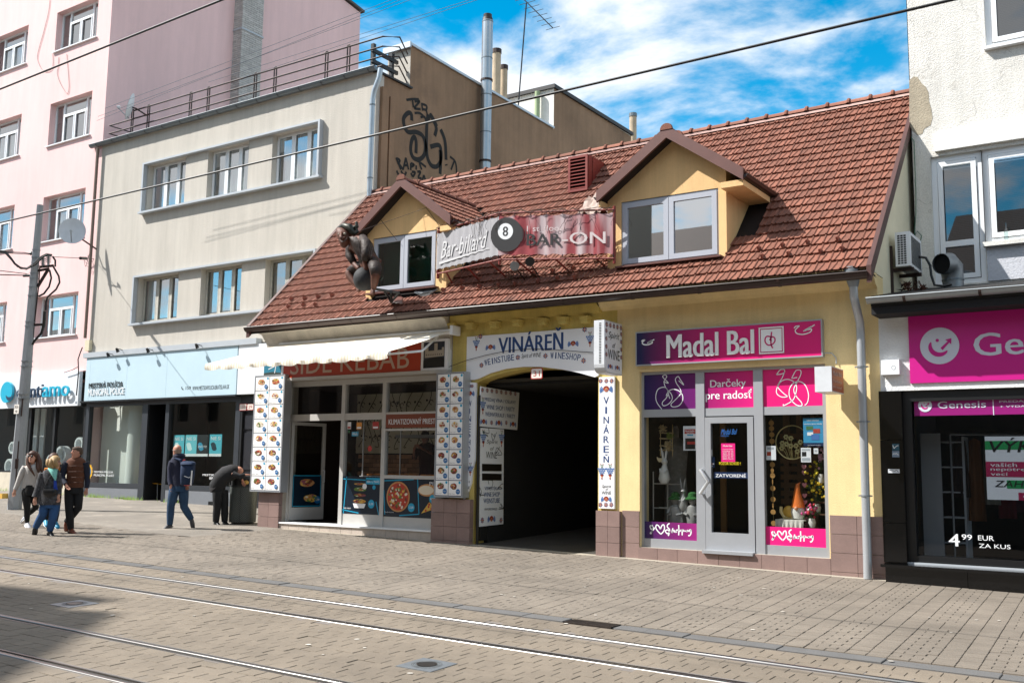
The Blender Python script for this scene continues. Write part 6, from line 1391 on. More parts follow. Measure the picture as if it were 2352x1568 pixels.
for y in (955, 1080): a = wz(1870, y, YP(16.2)); MB().box(a[0]-.05, a[0]+.35, 16.15, 16.35, a[1]-.02, a[1]).build('board', m_wood, t)
# ---- small projecting sign by the gift shop
sx_ = XP(PM.uv(1941, 870)[0]-.02); yo, z1_ = sx_.uv(*T(3, 2, 582, 225)); yi, _ = sx_.uv(*T(3, 2, 690, 240)); z0_ = sx_.uv(*T(3, 2, 600, 462))[1]; yo_ = min(yo, yi); yi_ = max(yo, yi)
wdx = .25
t = thing('projecting_sign', 'small box sign with a faded red gift shop face beside the downpipe', 'sign', (sx_.O.x, (yo_+yi_)/2, z0_))
MB().box(sx_.O.x-wdx, sx_.O.x, yo_, yi_, z0_, z1_).build('box', mat('weathered white', 'c9ccd0', .4), t)
MB().pb(sx_, yo_+.015, yi_-.015, z0_+.015, z1_-.015, .001, .004).build('face', mat('faded red face', '9d4a38', .5, var=.1, vs=5), t)
b = MB(); q = sx_.off(.005); W = yi_-yo_; H = z1_-z0_
for s_, v0, v1 in (('Madal Bal', .66, .84), ('Darčeky', .36, .5), ('pre radosť', .14, .28)): text(b, q, s_, yo_+W*.08, yo_+W*.8, z0_+H*v0, z0_+H*v1, bold=.02)
b.build('lettering', mat('faded lettering', 'c9b0a8', .6), t)
for z in (z0_+.08, z1_-.12): MB().box(sx_.O.x-.12, sx_.O.x-.07, yi_, 15.6, z, z+.05).build('bracket', m_galv, t)
b = MB(); b.tube([FA.pt(*FA.uv(*T(3, 2, *p)), .03) for p in ((520, 108), (590, 108), (630, 150), (633, 205))], .008, 5); tag(b.build('cable', m_trim, smooth=True), 'grey cable from the gift shop sign to the little box sign', 'cable')

# ---------------------------------------------------------------- kebab shop
KP = FA.off(-.14); kx_ = lambda x, y=1000: KP.uv(x, y)[0]; kz = lambda x, y: KP.uv(x, y)[1]
ks_ = thing('shopfront', 'white and grey kebab shopfront with an open glass door under the awning', 'shopfront', KP.pt((K0+K1)/2, zk))
m_wfr = mat('off white frame', 'b9b7b3', .45, var=.08, vs=3)
b1, b2, b3 = kx_(790), kx_(884), kx_(667)
kt = KT; ktr = (kz(730, 957)+kz(940, 955))/2
f = MB(); f.pb(KP, K0-.05, K1+.05, kt-.1, kt+.1, -.06, .05)
f.pb(KP, K0-.05, b3, zk, kt-.1, -.06, .04)
for c in (b1, b2): f.pb(KP, c-.05, c+.05, zk, kt-.1, -.06, .05)
f.pb(KP, b3, K1+.1, ktr-.07, ktr+.07, -.06, .04)
zl1 = kz(830, 1180); zl2 = kz(940, 1190)
f.pb(KP, b1+.05, b2-.05, zk, zl1, -.06, .03); f.pb(KP, b2+.05, K1+.1, zk, zl1-.02, -.06, .03)
zsl = kz(944, 1096); f.pb(KP, b2+.05, K1+.1, zsl-.03, zsl+.04, -.06, .05)
zkl = kz(944, 984); f.pb(KP, b2+.05, K1+.1, zkl-.04, zkl, -.06, .05)
f.build('frame', m_wfr, ks_)
gk = glass('kebab glass', (.88, .89, .89), 1.45, .01, .02)
for (p, q, z0_, z1_) in ((b3, b1-.05, ktr+.07, kt-.1), (b1+.05, b2-.05, ktr+.07, kt-.1), (b2+.05, K1+.1, ktr+.07, kt-.1), (b1+.05, b2-.05, zl1, ktr-.07), (b2+.05, K1+.1, zsl+.04, zkl-.04)): MB().pb(KP, p, q, z0_, z1_, -.02, -.012).build('pane', gk, ks_)
# open door leaf folded inwards on the left
PD = Plane(KP.pt(b3+.02, 0), V((.12, .99, 0)), (0, 0, 1)); dw_ = .95
f = MB(); frame(f, PD, 0, dw_, zk+.03, ktr-.08, .07, -.03, .03); f.pb(PD, .07, dw_-.07, zk+.1, zk+.3, -.03, .03); do = f.build('open_door', m_wfr, ks_); MB().pb(PD, .07, dw_-.07, zk+.3, ktr-.15, -.005, .0).build('pane', gk, do)
b = MB(); zz = kz(770, 1095); b.tube([PD.pt(dw_-.05, zz-.13, .03), PD.pt(dw_-.05, zz-.13, .08), PD.pt(dw_-.05, zz+.13, .08), PD.pt(dw_-.05, zz+.13, .03)], .014, 8); b.build('handle', m_steel, do)
# klimatizovany strip
sheet(KP, 890, 952, 1003, 981, 'sign_strip', 'rust red strip reading KLIMATIZOVANÝ PRIESTOR above the serving window', 'sign', mat('shaded rust print', '7c3e28', .5), [('KLIMATIZOVANÝ PRIESTOR', .06, .25, 1.12, .75, m_prt)], .04)  # rust red print darkened in its colour for the shade on the strip
# room
m_wp = mat('wallpaper', 'd6ccb2', .9)
KR = YP(18.2)
zsp = KR.uv(720, 1040)[1]
b = MB(); b.box(K0-.3, K1+.3, 18.2, 18.3, zsp, 4); b.build('wallpaper_wall', m_wp, LH)
b = MB(); r = random.Random(2)
for k in range(26):
    x = kx_(665)-1.6+k*.24; z = zsp+.1+r.random()*.1; pts = [(x, z)]; 
    for j in range(9): pts.append((x+.12*math.sin(j*1.1+k)+.02*j, z+j*.2))
    b.strip(KR, spl(pts, 4), .018, .004)
    for j in (2, 4, 6, 8): b.ring(KR, pts[j][0]+.07, pts[j][1], .045, .062, .005, 12, 0, 5); b.disc(KR, pts[j][0]-.06, pts[j][1]+.05, .03, .005, 7)
b.build('vine_pattern', mat('wallpaper vines', '241f1a', .9), LH)
b = MB(); b.box(K0-.3, K1+.3, 18.21, 18.3, -.3, zsp); b.box(K0-.4, K0-.3, 15.96, 18.2, -.3, 4); b.box(XK, XK+.1, 15.96, 18.2, -.3, 4); b.box(K0-.3, XK, 15.96, 18.2, 3.45, 3.5); b.box(K0-.3, XK, 15.75, 18.2, zk-.3, zk-.04); b.build('shop_room', mat('kebab room brown', '2e221b', .9), LH)
wi = MB().box(K0-.3, K1-1.6, 18.199, 18.205, zk-.04, zsp).build('stone_cladding', mat('cladding joint', '1a1410', .9), LH)
z = zk; k = 0
while z < zsp-.05:
    x = K0-.2+(.12 if k % 2 else 0)
    while x < K0+2.4: MB().box(x, x+.23, 18.17+.02*rnd(), 18.199, z+.004, z+.096).build('stone', mat('brown cladding stone', 'a87c5c', .8, isl=.35, var=.2, vs=6), wi); x += .24
    z += .1; k += 1
# counter with pastries
t = thing('display_counter', 'glass food counter with brown pastries behind the serving window', 'counter', (kx_(950), 16.6, zk)); zc_ = YP(16.3).uv(944, 1085)[1]
MB().box(b1+.1, K1+.3, 16.2, 17.0, zk, zc_-.12).build('base', mat('counter steel', '6e6f70', .4, metal=.5), t)
MB().box(b1+.1, K1+.3, 16.15, 17.0, zc_-.12, zc_-.08).build('tray', m_steel, t)
b = MB(); r = random.Random(4)
for k in range(46): x = b1+.2+k*.055+r.random()*.03; c = V((x, 16.3+.35*r.random(), zc_-.05)); b.ball(c, .06, 8, 5, (1.1, .8, .35))
tag(b.build('pastries', mat('golden pastry', 'd8873a', .6, isl=.25), t), kind='stuff')
b = MB(); zsf = YP(16.4).uv(944, 1005)[1]; b.box(b2-.2, K1+.3, 16.3, 16.7, zsf, zsf+.03); b.box(b2-.2, K1+.3, 16.3, 16.32, zsf+.03, zsf+.06); b.build('glass_shelf', mat('shelf steel', '8d8f90', .3, metal=.7), t)
for (x, w) in ((b1+.12, 0), (b2+.02, 0)): MB().box(x, x+.02, 16.2, 16.22, zc_-.1, zsf+.4).build('upright', m_steel, t)
# posters
def foodblob(pl, a, z, w, h, cols_, seed, d=.004):
    """a printed dish: overlapping coloured shapes"""
    r = random.Random(seed); b = MB(); n = 13
    b.k = 0; b.flat(pl, [(a+w*.5*math.cos(2*math.pi*k/n)*(.85+.2*r.random()), z+h*.45*math.sin(2*math.pi*k/n)*(.85+.2*r.random())) for k in range(n)], d)
    for k in range(14):
        b.k = 1+r.randrange(len(cols_)-1); t_ = r.random()*6.28; q = r.random()**.5*.75; s = .07+.09*r.random(); aa = a+w*.5*q*math.cos(t_); zz = z+h*.42*q*math.sin(t_); m_ = 6
        b.flat(pl, [(aa+w*s*math.cos(6.28*j/m_+t_)*(.7+.6*r.random()), zz+h*s*math.sin(6.28*j/m_+t_)*(.7+.6*r.random())) for j in range(m_)], d+.0004*(k+1))
    return b
m_c = [mat('bun print', 'b98450', .6), mat('meat print', '6e3a22', .6), mat('salad print', '5a7a34', .6), mat('tomato print', 'b23a26', .6), mat('sauce print', 'd8cdb8', .6), mat('fries print', 'cfa648', .6), mat('onion print', '8a4a5c', .6)]
def burst(pl, a, z, r_, m, parent, txt, d=.006, n=18):
    b = MB(); b.flat(pl, [(a+r_*(1 if k % 2 else .88)*math.cos(math.pi*k/n), z+r_*(1 if k % 2 else .88)*math.sin(math.pi*k/n)) for k in range(2*n)], d); o = b.build('price_badge', m, parent)
    b = MB(); text(b, pl, txt, a-r_*.62, a+r_*.62, z-r_*.28, z+r_*.28, d=d+.002, bold=.01); b.build('price', m_prt, o)
ZK = lambda x, y: ((1480+x/2.2717)*.5742, (1460+y/2.2717)*.5742)
ZL = lambda x, y: ((1000+x/2.272)*.5742, (1460+y/2.272)*.5742)
KQ = KP.off(.035)
# burger poster
r_ = (b1+.05, b2-.05, zl1+.0, kz(840, 1094)); o = thing('food_poster', 'dark blue kebab tower poster on the middle shop panel', 'poster', KP.pt(sum(r_[:2])/2, r_[2])); MB().pb(KP, *r_, .0, .035).build('sheet', m_dprint, o); W, H = r_[1]-r_[0], r_[3]-r_[2]
F = lambda u, v: (r_[0]+W*u, r_[2]+H*v)
b = MB()
for (p, q) in (((.04, 0), (.1, 1)), ((0, .93), (.8, .9)), ((0, .1), (.45, .03)), ((.9, .35), (.98, .0))): b.strip(KQ, [F(*p), F(*q)], .02, .003)
MB().flat(KQ, [F(.62, .8), F(1, .8), F(1, .97), F(.62, .97)], .003).build('header', m_cy, o); b.build('frame_line', m_cy, o)
b = MB(); text(b, KQ, 'IBA U NÁS', *[F(.65, 0)[0], F(.97, 0)[0]], F(0, .84)[1], F(0, .92)[1], d=.005); text(b, KQ, 'Side kebab', F(.05, 0)[0], F(.24, 0)[0], F(0, .13)[1], F(0, .17)[1], d=.005, bold=.02); b.build('lettering', m_prt, o)
for k, (v, w, h, cc) in enumerate(((.80, .32, .06, 5), (.66, .36, .13, 2), (.5, .34, .11, 1), (.34, .34, .14, 5))): A = F(.47, v); foodblob(KQ, A[0], A[1], W*w, H*h, [m_c[cc]]+m_c, k+3).build('dish', [m_c[cc]]+m_c, o)
b = MB(); b.flat(KQ, [F(.3, .28), F(.64, .28), F(.6, .16), F(.34, .16)], .012); b.build('tray', m_prt, o)
A = F(.78, .28); burst(KQ, A[0], A[1], H*.12, m_cy, o, '6,00'); A = F(.6, .74); b = MB(); b.disc(KQ, A[0], A[1], .06, .014); b.build('seal', m_prt, o)
A = F(.84, .72); b = MB(); b.disc(KQ, A[0], A[1], .045, .005); b.build('number_disc', m_cy, o)
# pizza poster
r_ = (b2+.05, K1+.0, zl1-.02, zsl-.03); o = thing('food_poster', 'wide dark blue pizza poster below the serving window', 'poster', KP.pt(sum(r_[:2])/2, r_[2])); MB().pb(KP, *r_, .0, .035).build('sheet', m_dprint, o); W, H = r_[1]-r_[0], r_[3]-r_[2]
b = MB()
for (p, q) in (((0, .94), (.55, .99)), ((.62, 1), (.66, .1)), ((.03, .05), (.0, .7)), ((.3, .04), (.66, .1))): b.strip(KQ, [F(*p), F(*q)], .02, .003)
b.build('frame_line', m_cy, o)
A = F(.27, .53); b = MB(); R_ = H*.40; b.k = 0; b.disc(KQ, A[0], A[1], R_*1.0, .005, 30); b.k = 1; b.disc(KQ, A[0], A[1], R_*.9, .0055, 30); rr = random.Random(8)
for k in range(70):
    t_ = rr.random()*6.28; q_ = rr.random()**.5*.8; b.k = 2+rr.randrange(5); b.disc(KQ, A[0]+R_*q_*math.cos(t_), A[1]+R_*q_*math.sin(t_), R_*(.05+.05*rr.random()), .006+.0001*k, 7)
b.build('pizza', [m_c[0], m_c[3], m_c[2], m_c[4], m_c[4], m_c[5], m_c[1]], o)
for (u, v, w) in ((.8, .72, .34),): A = F(u, v); b = MB(); b.k = 0; b.disc(KQ, A[0], A[1], W*w*.5, .005, 20, H*.16); b.k = 1; b.disc(KQ, A[0]-.03, A[1], W*w*.4, .006, 16, H*.12); b.build('small_pizza', [m_c[0], m_c[4]], o)
A = F(.83, .26); b = MB(); b.k = 0; b.flat(KQ, [F(.7, .12), F(.84, .42), F(.95, .26)], .005); b.k = 1
for (u, v) in ((.78, .2), (.83, .3), (.88, .25), (.84, .36)): b.disc(KQ, *F(u, v), .025, .006, 9)
b.build('pizza_slice', [m_c[5], m_c[3]], o)
for (u, v, s_) in ((.52, .26, '12,00'), (.9, .5, '8,00'), (.95, .12, '3,00')): A = F(u, v); burst(KQ, A[0], A[1], H*.12, m_cy, o, s_, .008)
b = MB(); text(b, KQ, 'PIZZE', F(.84, 0)[0], F(1.1, 0)[0], F(0, .85)[1], F(0, .94)[1], d=.01); text(b, KQ, 'Rodinná pizza', F(.03, 0)[0], F(.2, 0)[0], F(0, .1)[1], F(0, .13)[1], d=.005); b.build('lettering', m_prt, o)
# pide poster on the open door
PQ = PD.off(.03); rp = (.08, dw_-.1, zk+.32, zk+1.0); o = thing('food_poster', 'dark poster with two pide breads on the open kebab shop door', 'poster', PQ.pt(.5, rp[2])); MB().pb(PD, *rp, .03, .034).build('sheet', m_dprint, o); PQ = PD.off(.035)
b = MB(); frame(b, PQ, *rp, .015, .001, .003); b.build('frame_line', m_cy, o)
for k, (u, v) in enumerate(((.45, .76), (.6, .26))): foodblob(PQ, rp[0]+u*.84, rp[2]+v*.68, .42, .2, [m_c[k*5]]+m_c, k).build('dish', [m_c[k*5]]+m_c, o)
burst(PQ, rp[0]+.68, rp[2]+.14, .09, m_pblue, o, '6,00')
# stickers on kebab glass
for (x0, y0, x1_, y1_, m, lb) in ((887, 517, 918, 580, m_prt, 'white no smoking sticker on the kebab shop glass'), (970, 520, 1015, 582, m_orgp, 'orange sticker at the top of the kebab shop glass'), (1115, 515, 1170, 580, m_red, 'red camera warning sticker on the kebab shop glass')):
    sheet(KP, *ZL(x0, y0), *ZL(x1_, y1_), 'sticker', lb, 'sticker', m, (), .0, [(.1, .1, .9, .35, m_prt if m is not m_prt else m_red)])
for (x, y, r2, m, lb) in ((900, 603, 12, m_greenp, 'small green round sticker below the no smoking sign'), (1089, 757, 24, m_red, 'round red and green seal on the kebab shop glass'), ):
    a, z = KP.uv(*ZL(x, y)); b = MB(); b.disc(KP, a, z, .06 if r2 > 20 else .03, .002); tag(b.build('sticker', m), lb, 'sticker')
sheet(KP, *ZL(926, 605), *ZL(985, 645), 'sticker', 'light blue delivery sticker on the kebab shop glass', 'sticker', mat('delivery blue', '2a93b8', .4), [('Wolt', .1, .2, .9, .85, m_prt)], .0)
# kebab fascia
KF = FA.off(.12)
a0 = KF.uv(650, 872)[0]; a1 = KF.uv(966, 830)[0]; z0_ = (KF.uv(655, 872)[1]+KF.uv(1003, 852)[1])/2; z1_ = z0_+.62
fs = thing('shop_sign', 'rust red kebab shop fascia with large pale letters, half under the awning', 'sign', FA.pt((a0+a1)/2, z0_))
MB().pb(FA, a0, a1, z0_+.03, z1_, .002, .12).build('panel', m_maroon, fs); MB().pb(FA, a0-.35, KF.uv(1028, 850)[0], z0_-.03, z0_+.028, .002, .15).build('lower_rail', m_wfr, fs)
b = MB(); zA, zB = KF.uv(*T(1, 2, 1400, 245))[1], KF.uv(*T(1, 2, 1300, 60))[1]
xs0 = KF.uv(*T(1, 2, 315, 300))[0]; xs1 = KF.uv(*T(1, 2, 1405, 250))[0]; text(b, KF, 'SIDE KEBAB', xs0, xs1, (zA+KF.uv(*T(1, 2, 330, 305))[1])/2, zB, bold=.01); b.build('lettering', mat('beige lettering', 'b9a08e', .6), fs)
c0 = KF.uv(966, 850)[0]; c1_ = KF.uv(1028, 850)[0]
cs = thing('photo_panel', 'photo panel of a white castle at night above the right menu board', 'picture', FA.pt((c0+c1_)/2, z0_)); MB().pb(FA, c0+.004, c1_, z0_+.03, z1_+.02, .002, .12).build('frame', m_prt, cs)
W = c1_-c0; H = z1_-z0_; F = lambda u, v: (c0+W*u, z0_+H*v)
MB().flat(KF, [F(.1, .12), F(.88, .12), F(.88, .95), F(.1, .95)], .002).build('night_sky', mat('night blue', '232a38', .5), cs)
b = MB()
for pts in ([(.15, .45), (.86, .48), (.86, .68), (.15, .66)], [(.15, .6), (.28, .6), (.28, .82), (.15, .82)], [(.5, .6), (.62, .6), (.62, .9), (.5, .9)], [(.78, .6), (.86, .6), (.86, .76), (.78, .76)]): b.flat(KF, [F(*p) for p in pts], .004+.0004*len(b.f))
b.build('castle', mat('castle print', 'a89f92', .6), cs)
b = MB()
for i in range(9): b.flat(KF, [F(.2+.07*i, .52), F(.225+.07*i, .52), F(.225+.07*i, .56), F(.2+.07*i, .56)], .007)
b.flat(KF, [F(.1, .14), F(.88, .14), F(.88, .42), F(.6, .46), (F(.3, .42)), F(.1, .36)], .006); b.build('trees', mat('night trees', '0b0d0c', .6), cs)
g0 = KF.uv(602, 860)[0]
pp_ = thing('photo_panel', 'photo panel of a bridge by the water above the left menu board', 'picture', FA.pt((g0+a0)/2, z0_)); MB().pb(FA, g0, a0-.004, z0_+.03, z1_+.02, .002, .12).build('frame', m_prt, pp_)
W = a0-g0; F = lambda u, v: (g0+W*u, z0_+H*v)
MB().flat(KF, [F(.08, .1), F(.9, .1), F(.9, .95), F(.08, .95)], .002).build('water', mat('teal water', '1d6f86', .5), pp_)
b = MB(); b.flat(KF, [F(.08, .1), F(.9, .1), F(.9, .25), F(.5, .3), F(.08, .27)], .004); b.build('bank', mat('dark bank', '1c2a22', .6), pp_); b = MB(); b.strip(KF, [F(.3, .4), F(.9, .6)], .02, .005); b.strip(KF, [F(.6, .25), F(.72, .9)], .02, .006); b.build('bridge', m_prt, pp_)
# menu boards
PRR = [('4,50', '4,90'), ('5,00', '5,50'), ('6,50', '7,00'), ('7,50', '8,00'), ('4,90', '5,50'), ('6,90', '7,50'), ('6,90', '7,50'), ('9,00', '9,50')]
PLL = [('7,20', '7,50'), ('6,50', '7,00'), ('5,00', '6,00'), ('4,50', '5,00'), ('4,90', '5,50'), ('5,00', '7,50'), ('6,50', '8,00'), ('6,80', '6,80')]
def menuboard(x0, y0, x1_, y1_, prices, lb, depth, n0, seed, pt_r):
    pl = FA.off(depth); a0, z1_ = pl.uv(x0, y0); a1 = pl.uv(x1_, y0)[0]; z0_ = pl.uv(*pt_r)[1]
    t = thing('menu_board', lb, 'menu board', FA.pt((a0+a1)/2, z0_), 'lit menu boards beside the kebab shop')
    MB().pb(FA, a0, a1, z0_, z1_, .012, depth-.012).build('box', m_alu, t); b = MB(); frame(b, FA, a0, a1, z0_, z1_, .025, depth-.012, depth+.004); b.build('rim', m_alu, t)
    MB().flat(FA, [(a0+.02, z0_+.02), (a1-.02, z0_+.02), (a1-.02, z1_-.02), (a0+.02, z1_-.02)], depth-.006).build('backing', m_navyp, t)
    W = (a1-a0-.06)/2; H = (z1_-z0_-.06)/8
    for r_ in range(8):
        for c in range(2):
            u0 = a0+.03+c*W+.006; v1 = z1_-.03-r_*H-.006; v0 = v1-H+.014; u1 = u0+W-.014
            cd = MB().pb(FA, u0, u1, v0, v1, depth-.004, depth).build('menu_card', m_acr, t)
            kind = (r_*2+c+seed); base = [m_c[(0, 4, 0, 4, 0, 1, 1, 1)[r_]]]+m_c
            foodblob(pl, u0+(u1-u0)*.42, v0+(v1-v0)*.62, (u1-u0)*.55, (v1-v0)*.5, base, kind).build('food_picture', base, cd)
            burst(pl, u0+(u1-u0)*.78, v0+(v1-v0)*.27, .052, m_pblue, cd, prices[r_][c], .012, 12)
            b = MB(); b.disc(pl, u0+(u1-u0)*.88, v0+(v1-v0)*.88, .026, .004, 12); b.build('number_disc', m_cy, cd)
            b = MB(); text(b, pl, 'Kebab v %s' % ['žemli', 'placke', 'boxe', 'tanieri'][kind % 4], u0+.01, u0+(u1-u0)*.5, v0+.025, v0+.04, d=.003); b.build('caption', m_txtk, cd)
menuboard(586, 863, 655, 875, PLL, 'menu board on the pilaster left of the kebab shop door', .22, 17, 40, (610, 1129))
menuboard(1003, 856, 1068, 850, PRR, 'menu board between the serving window and the wine sign', .22, 1, 3, (1010, 1141))
# round wall lamp bits over the pilaster
# ---------------------------------------------------------------- awning
m_awn = mat('striped awning canvas', 'ded8cc', .8, var=.05)
tr = m_awn.node_tree; p_ = tr.nodes['Principled BSDF']; src = p_.inputs['Base Color'].links[0].from_socket
g = nd(tr, 'ShaderNodeNewGeometry'); s_ = nd(tr, 'ShaderNodeSeparateXYZ'); tr.links.new(g.outputs['Position'], s_.inputs[0])
w = nd(tr, 'ShaderNodeMath', operation='MULTIPLY', i_1=14.); tr.links.new(s_.outputs[0], w.inputs[0]); fr_n = nd(tr, 'ShaderNodeMath', operation='FRACT'); tr.links.new(w.outputs[0], fr_n.inputs[0]); gt_n = nd(tr, 'ShaderNodeMath', operation='GREATER_THAN', i_1=.62); tr.links.new(fr_n.outputs[0], gt_n.inputs[0])
w2n = nd(tr, 'ShaderNodeMath', operation='MULTIPLY', i_1=.55); tr.links.new(gt_n.outputs[0], w2n.inputs[0])
mxn = nd(tr, 'ShaderNodeMixRGB'); mxn.inputs[2].default_value = (*srgb('c7b48e'), 1); tr.links.new(w2n.outputs[0], mxn.inputs[0]); tr.links.new(src, mxn.inputs[1]); tr.links.new(mxn.outputs[0], p_.inputs['Base Color'])
# back edge under the cornice, front edge lower and further out
rbz = YP(15.35).uv(*T(1, 1, 1690, 1470)); RBx, RBz = rbz
fy_ = 13.55
lf = YP(fy_).uv(472, 848); rf = YP(fy_).uv(*T(1, 2, 1218, 62))
z_f = (lf[1]+rf[1])/2+.03
lb_x = YP(15.35).uv(598, 795)[0]
AW = thing('awning', 'white and cream striped canvas awning unrolled over the kebab shop', 'awning', ((lf[0]+rf[0])/2, 14.4, z_f))
print('awning', lf, rf, RBx, RBz, lb_x)
b = MB(); n = 36; m_ = 8; vs = []
XAl, XAr = lf[0], rf[0]
for i in range(n+1):
    u = i/n; x = XAl+(XAr-XAl)*u
    for j in range(m_+1):
        v = j/m_; y = 15.4+(fy_-15.4)*v; z = RBz+(z_f-RBz)*v-.05*math.sin(math.pi*v)*(1-.5*abs(2*u-1))+.006*math.sin(u*23)*v
        vs.append((x, y, z))
b.add(vs, [(i*(m_+1)+j, (i+1)*(m_+1)+j, (i+1)*(m_+1)+j+1, i*(m_+1)+j+1) for i in range(n) for j in range(m_)]); b.build('canvas', m_awn, AW, smooth=True)
b = MB(); vs = []; n = 110
for i in range(n+1):
    u = i/n; x = XAl+(XAr-XAl)*u; sc_ = .12+.03*abs(math.sin(u*math.pi*11))
    if u < .04: sc_ += .0
    yy = fy_-.02+.02*math.sin(u*41)
    zz = z_f+.006*math.sin(u*23)
    vs += [(x, fy_, zz), (x, yy-.01, zz-sc_*.5), (x, yy+.012*math.sin(u*90), zz-sc_)]
b.add(vs, [(3*i+j, 3*i+j+1, 3*i+j+4, 3*i+j+3) for i in range(n) for j in range(2)]); b.build('valance', m_awn, AW, smooth=True)
MB().tube([(XAl, fy_+.03, z_f-.02), (XAr, fy_+.03, z_f-.02)], .03, 8).build('front_bar', m_white, AW)
MB().tube([(XAl+.15, 15.42, RBz-.02), (XAr+.05, 15.42, RBz-.02)], .055, 10).build('roller', m_white, AW, smooth=True)
for x in (XAl+.6, XAr-.35): MB().tube([(x, 15.4, RBz-.1), (x+.35, 14.5, (RBz+z_f)/2-.2), (x, fy_+.05, z_f-.05)], .022, 8).build('folding_arm', m_white, AW)
b = MB(); b.box(XAr+.02, XAr+.09, 15.3, 15.55, RBz-.1, RBz+.08); b.build('end_bracket', m_white, AW)
b = MB(); b.box(XL+.3, XK-.4, 15.55, 15.6, RBz+.1, RBz+.14); b.build('hood_rail', mat('old steel', '77736d', .6), AW)
# ================================================================ right shop signs and inside
PG = FA.off(.03)
a0, z1_ = PG.uv(2085, 720); z0_ = PG.uv(2092, 880)[1]
m_gmag = mat('genesis magenta', 'c00d80', .4, var=.03); m_gp = mat('pale print', 'c9ccd8', .5)
g1 = thing('shop_sign', 'large magenta fascia sign with a white arrow disc at the far right', 'sign', PG.pt(a0+2, z0_)); MB().pb(FA, a0, 6, z0_, z1_, .003, .03).build('panel', m_gmag, g1)
def logo(pl, x, y, rpx, parent):
    c = pl.uv(x, y); R_ = abs(pl.uv(x, y-rpx)[1]-c[1]); b = MB(); b.disc(pl, *c, R_, .004, 36); b.build('logo_disc', m_gp, parent)
    b = MB(); b.strip(pl, [(c[0]+R_*.48*math.cos(t_), c[1]+R_*.48*math.sin(t_)) for t_ in [math.pi*(.85+.95*k/16) for k in range(17)]], [R_*.05+R_*.2*math.sin(math.pi*k/16)**.6 for k in range(17)], .007)
    q = lambda u, v: (c[0]+R_*u, c[1]+R_*v); b.flat(pl, [q(.05, -.12), q(.42, .22), q(.3, .32), q(.62, .38), q(.6, .05), q(.5, .14), q(.15, -.25)], .0075); b.disc(pl, *q(-.1, .3), R_*.09, .007, 12); b.build('logo_arrow', m_gmag, parent)
logo(PG, 2158, 794, 42, g1)
b = MB(); ptext(b, PG, 'Genesis', 2236, 766, 2560, 803, bold=.03); b.build('lettering', m_gp, g1)
PI = FG.off(.0); a0, z1_ = PI.uv(2099, 906); z0_ = PI.uv(2099.5, 955)[1]
g2 = thing('sign_strip', 'magenta strip with small disc and shop name along the top of the right shop window', 'sign', PI.pt(a0+1, z0_)); MB().pb(FG, a0, 6, z0_, z1_, .0, .01).build('strip', mat('deep magenta', '8a0d6c', .4), g2); PI = FG.off(.011)
logo(PI, *T(3, 2, 1443, 587), 15, g2)
b = MB(); ptext(b, PI, 'Genesis', *T(3, 2, 1558, 552), *T(3, 2, 2003, 606), bold=.02); ptext(b, PI, 'PREDAJŇA', *T(3, 2, 2125, 535), *T(3, 2, 2480, 560)); ptext(b, PI, '+ VÝDAJŇA', *T(3, 2, 2130, 582), *T(3, 2, 2480, 606)); b.build('lettering', m_gp, g2)
b = MB(); a, z = PI.uv(*T(3, 2, 2062, 515)); b.pb(PI, a, a+.012, z-.25, z, 0, .003); b.build('divider', m_gp, g2)
m_pgr = mat('poster green', '168a4a', .5); m_crim = mat('poster crimson', 'a0124a', .5)
PQ = FG.off(-.03); a0, z1_ = PQ.uv(*T(3, 2, 1990, 872)); z0_ = PQ.uv(*T(3, 2, 2018, 1450))[1]; W = 1.0; H = z1_-z0_
o = thing('poster', 'white buy-back poster with green bars and black brush lettering in the right shop window', 'poster', PQ.pt(a0+.5, z0_)); MB().pb(PQ, a0, a0+W, z0_, z1_, 0, .004).build('sheet', m_pap, o)
F = lambda u, v: (a0+W*u, z0_+H*v)
b = MB()
for (u0, v0, u1, v1) in ((0, .79, 1, .93), (.26, .18, 1, .31)): b.flat(PQ, [F(u0, v0), F(u1, v0), F(u1, v1), F(u0, v1)], .006)
b.build('green_bar', m_pgr, o); b = MB()
for (u0, v0, u1, v1) in ((0, .36, .9, .60), (.4, .0, 1, .12)): b.flat(PQ, [F(u0, v0), F(u1, v0), F(u1, v1), F(u0, v1)], .006)
b.build('crimson_bar', m_crim, o)
b = MB(); text(b, PQ, 'VÝKUP', F(.06, 0)[0], F(1.0, 0)[0], F(0, .75)[1], F(0, .98)[1], d=.008, bold=.02, shear=.2); text(b, PQ, 'ZAHÁJENÝ', F(.1, 0)[0], F(1.0, 0)[0], F(0, .17)[1], F(0, .33)[1], d=.008, shear=.2); b.build('lettering', m_txtk, o)
b = MB(); text(b, PQ, 'vašich', F(.06, 0)[0], F(.40, 0)[0], F(0, .52)[1], F(0, .58)[1], d=.009); text(b, PQ, 'nepotrebných', F(.06, 0)[0], F(.84, 0)[0], F(0, .44)[1], F(0, .51)[1], d=.009); text(b, PQ, 'vecí', F(.06, 0)[0], F(.28, 0)[0], F(0, .38)[1], F(0, .43)[1], d=.009); text(b, PQ, 'eko-vyzva', F(.46, 0)[0], F(.98, 0)[0], F(0, .03)[1], F(0, .09)[1], d=.009); b.build('small_lettering', m_txtw, o)
b = MB(); b.disc(PQ, *F(.85, .62), .16, .005, 20); b.build('piggy', mat('piggy pink', 'd8a28c', .5), o)
b = MB(); PW = FG.off(-.005)
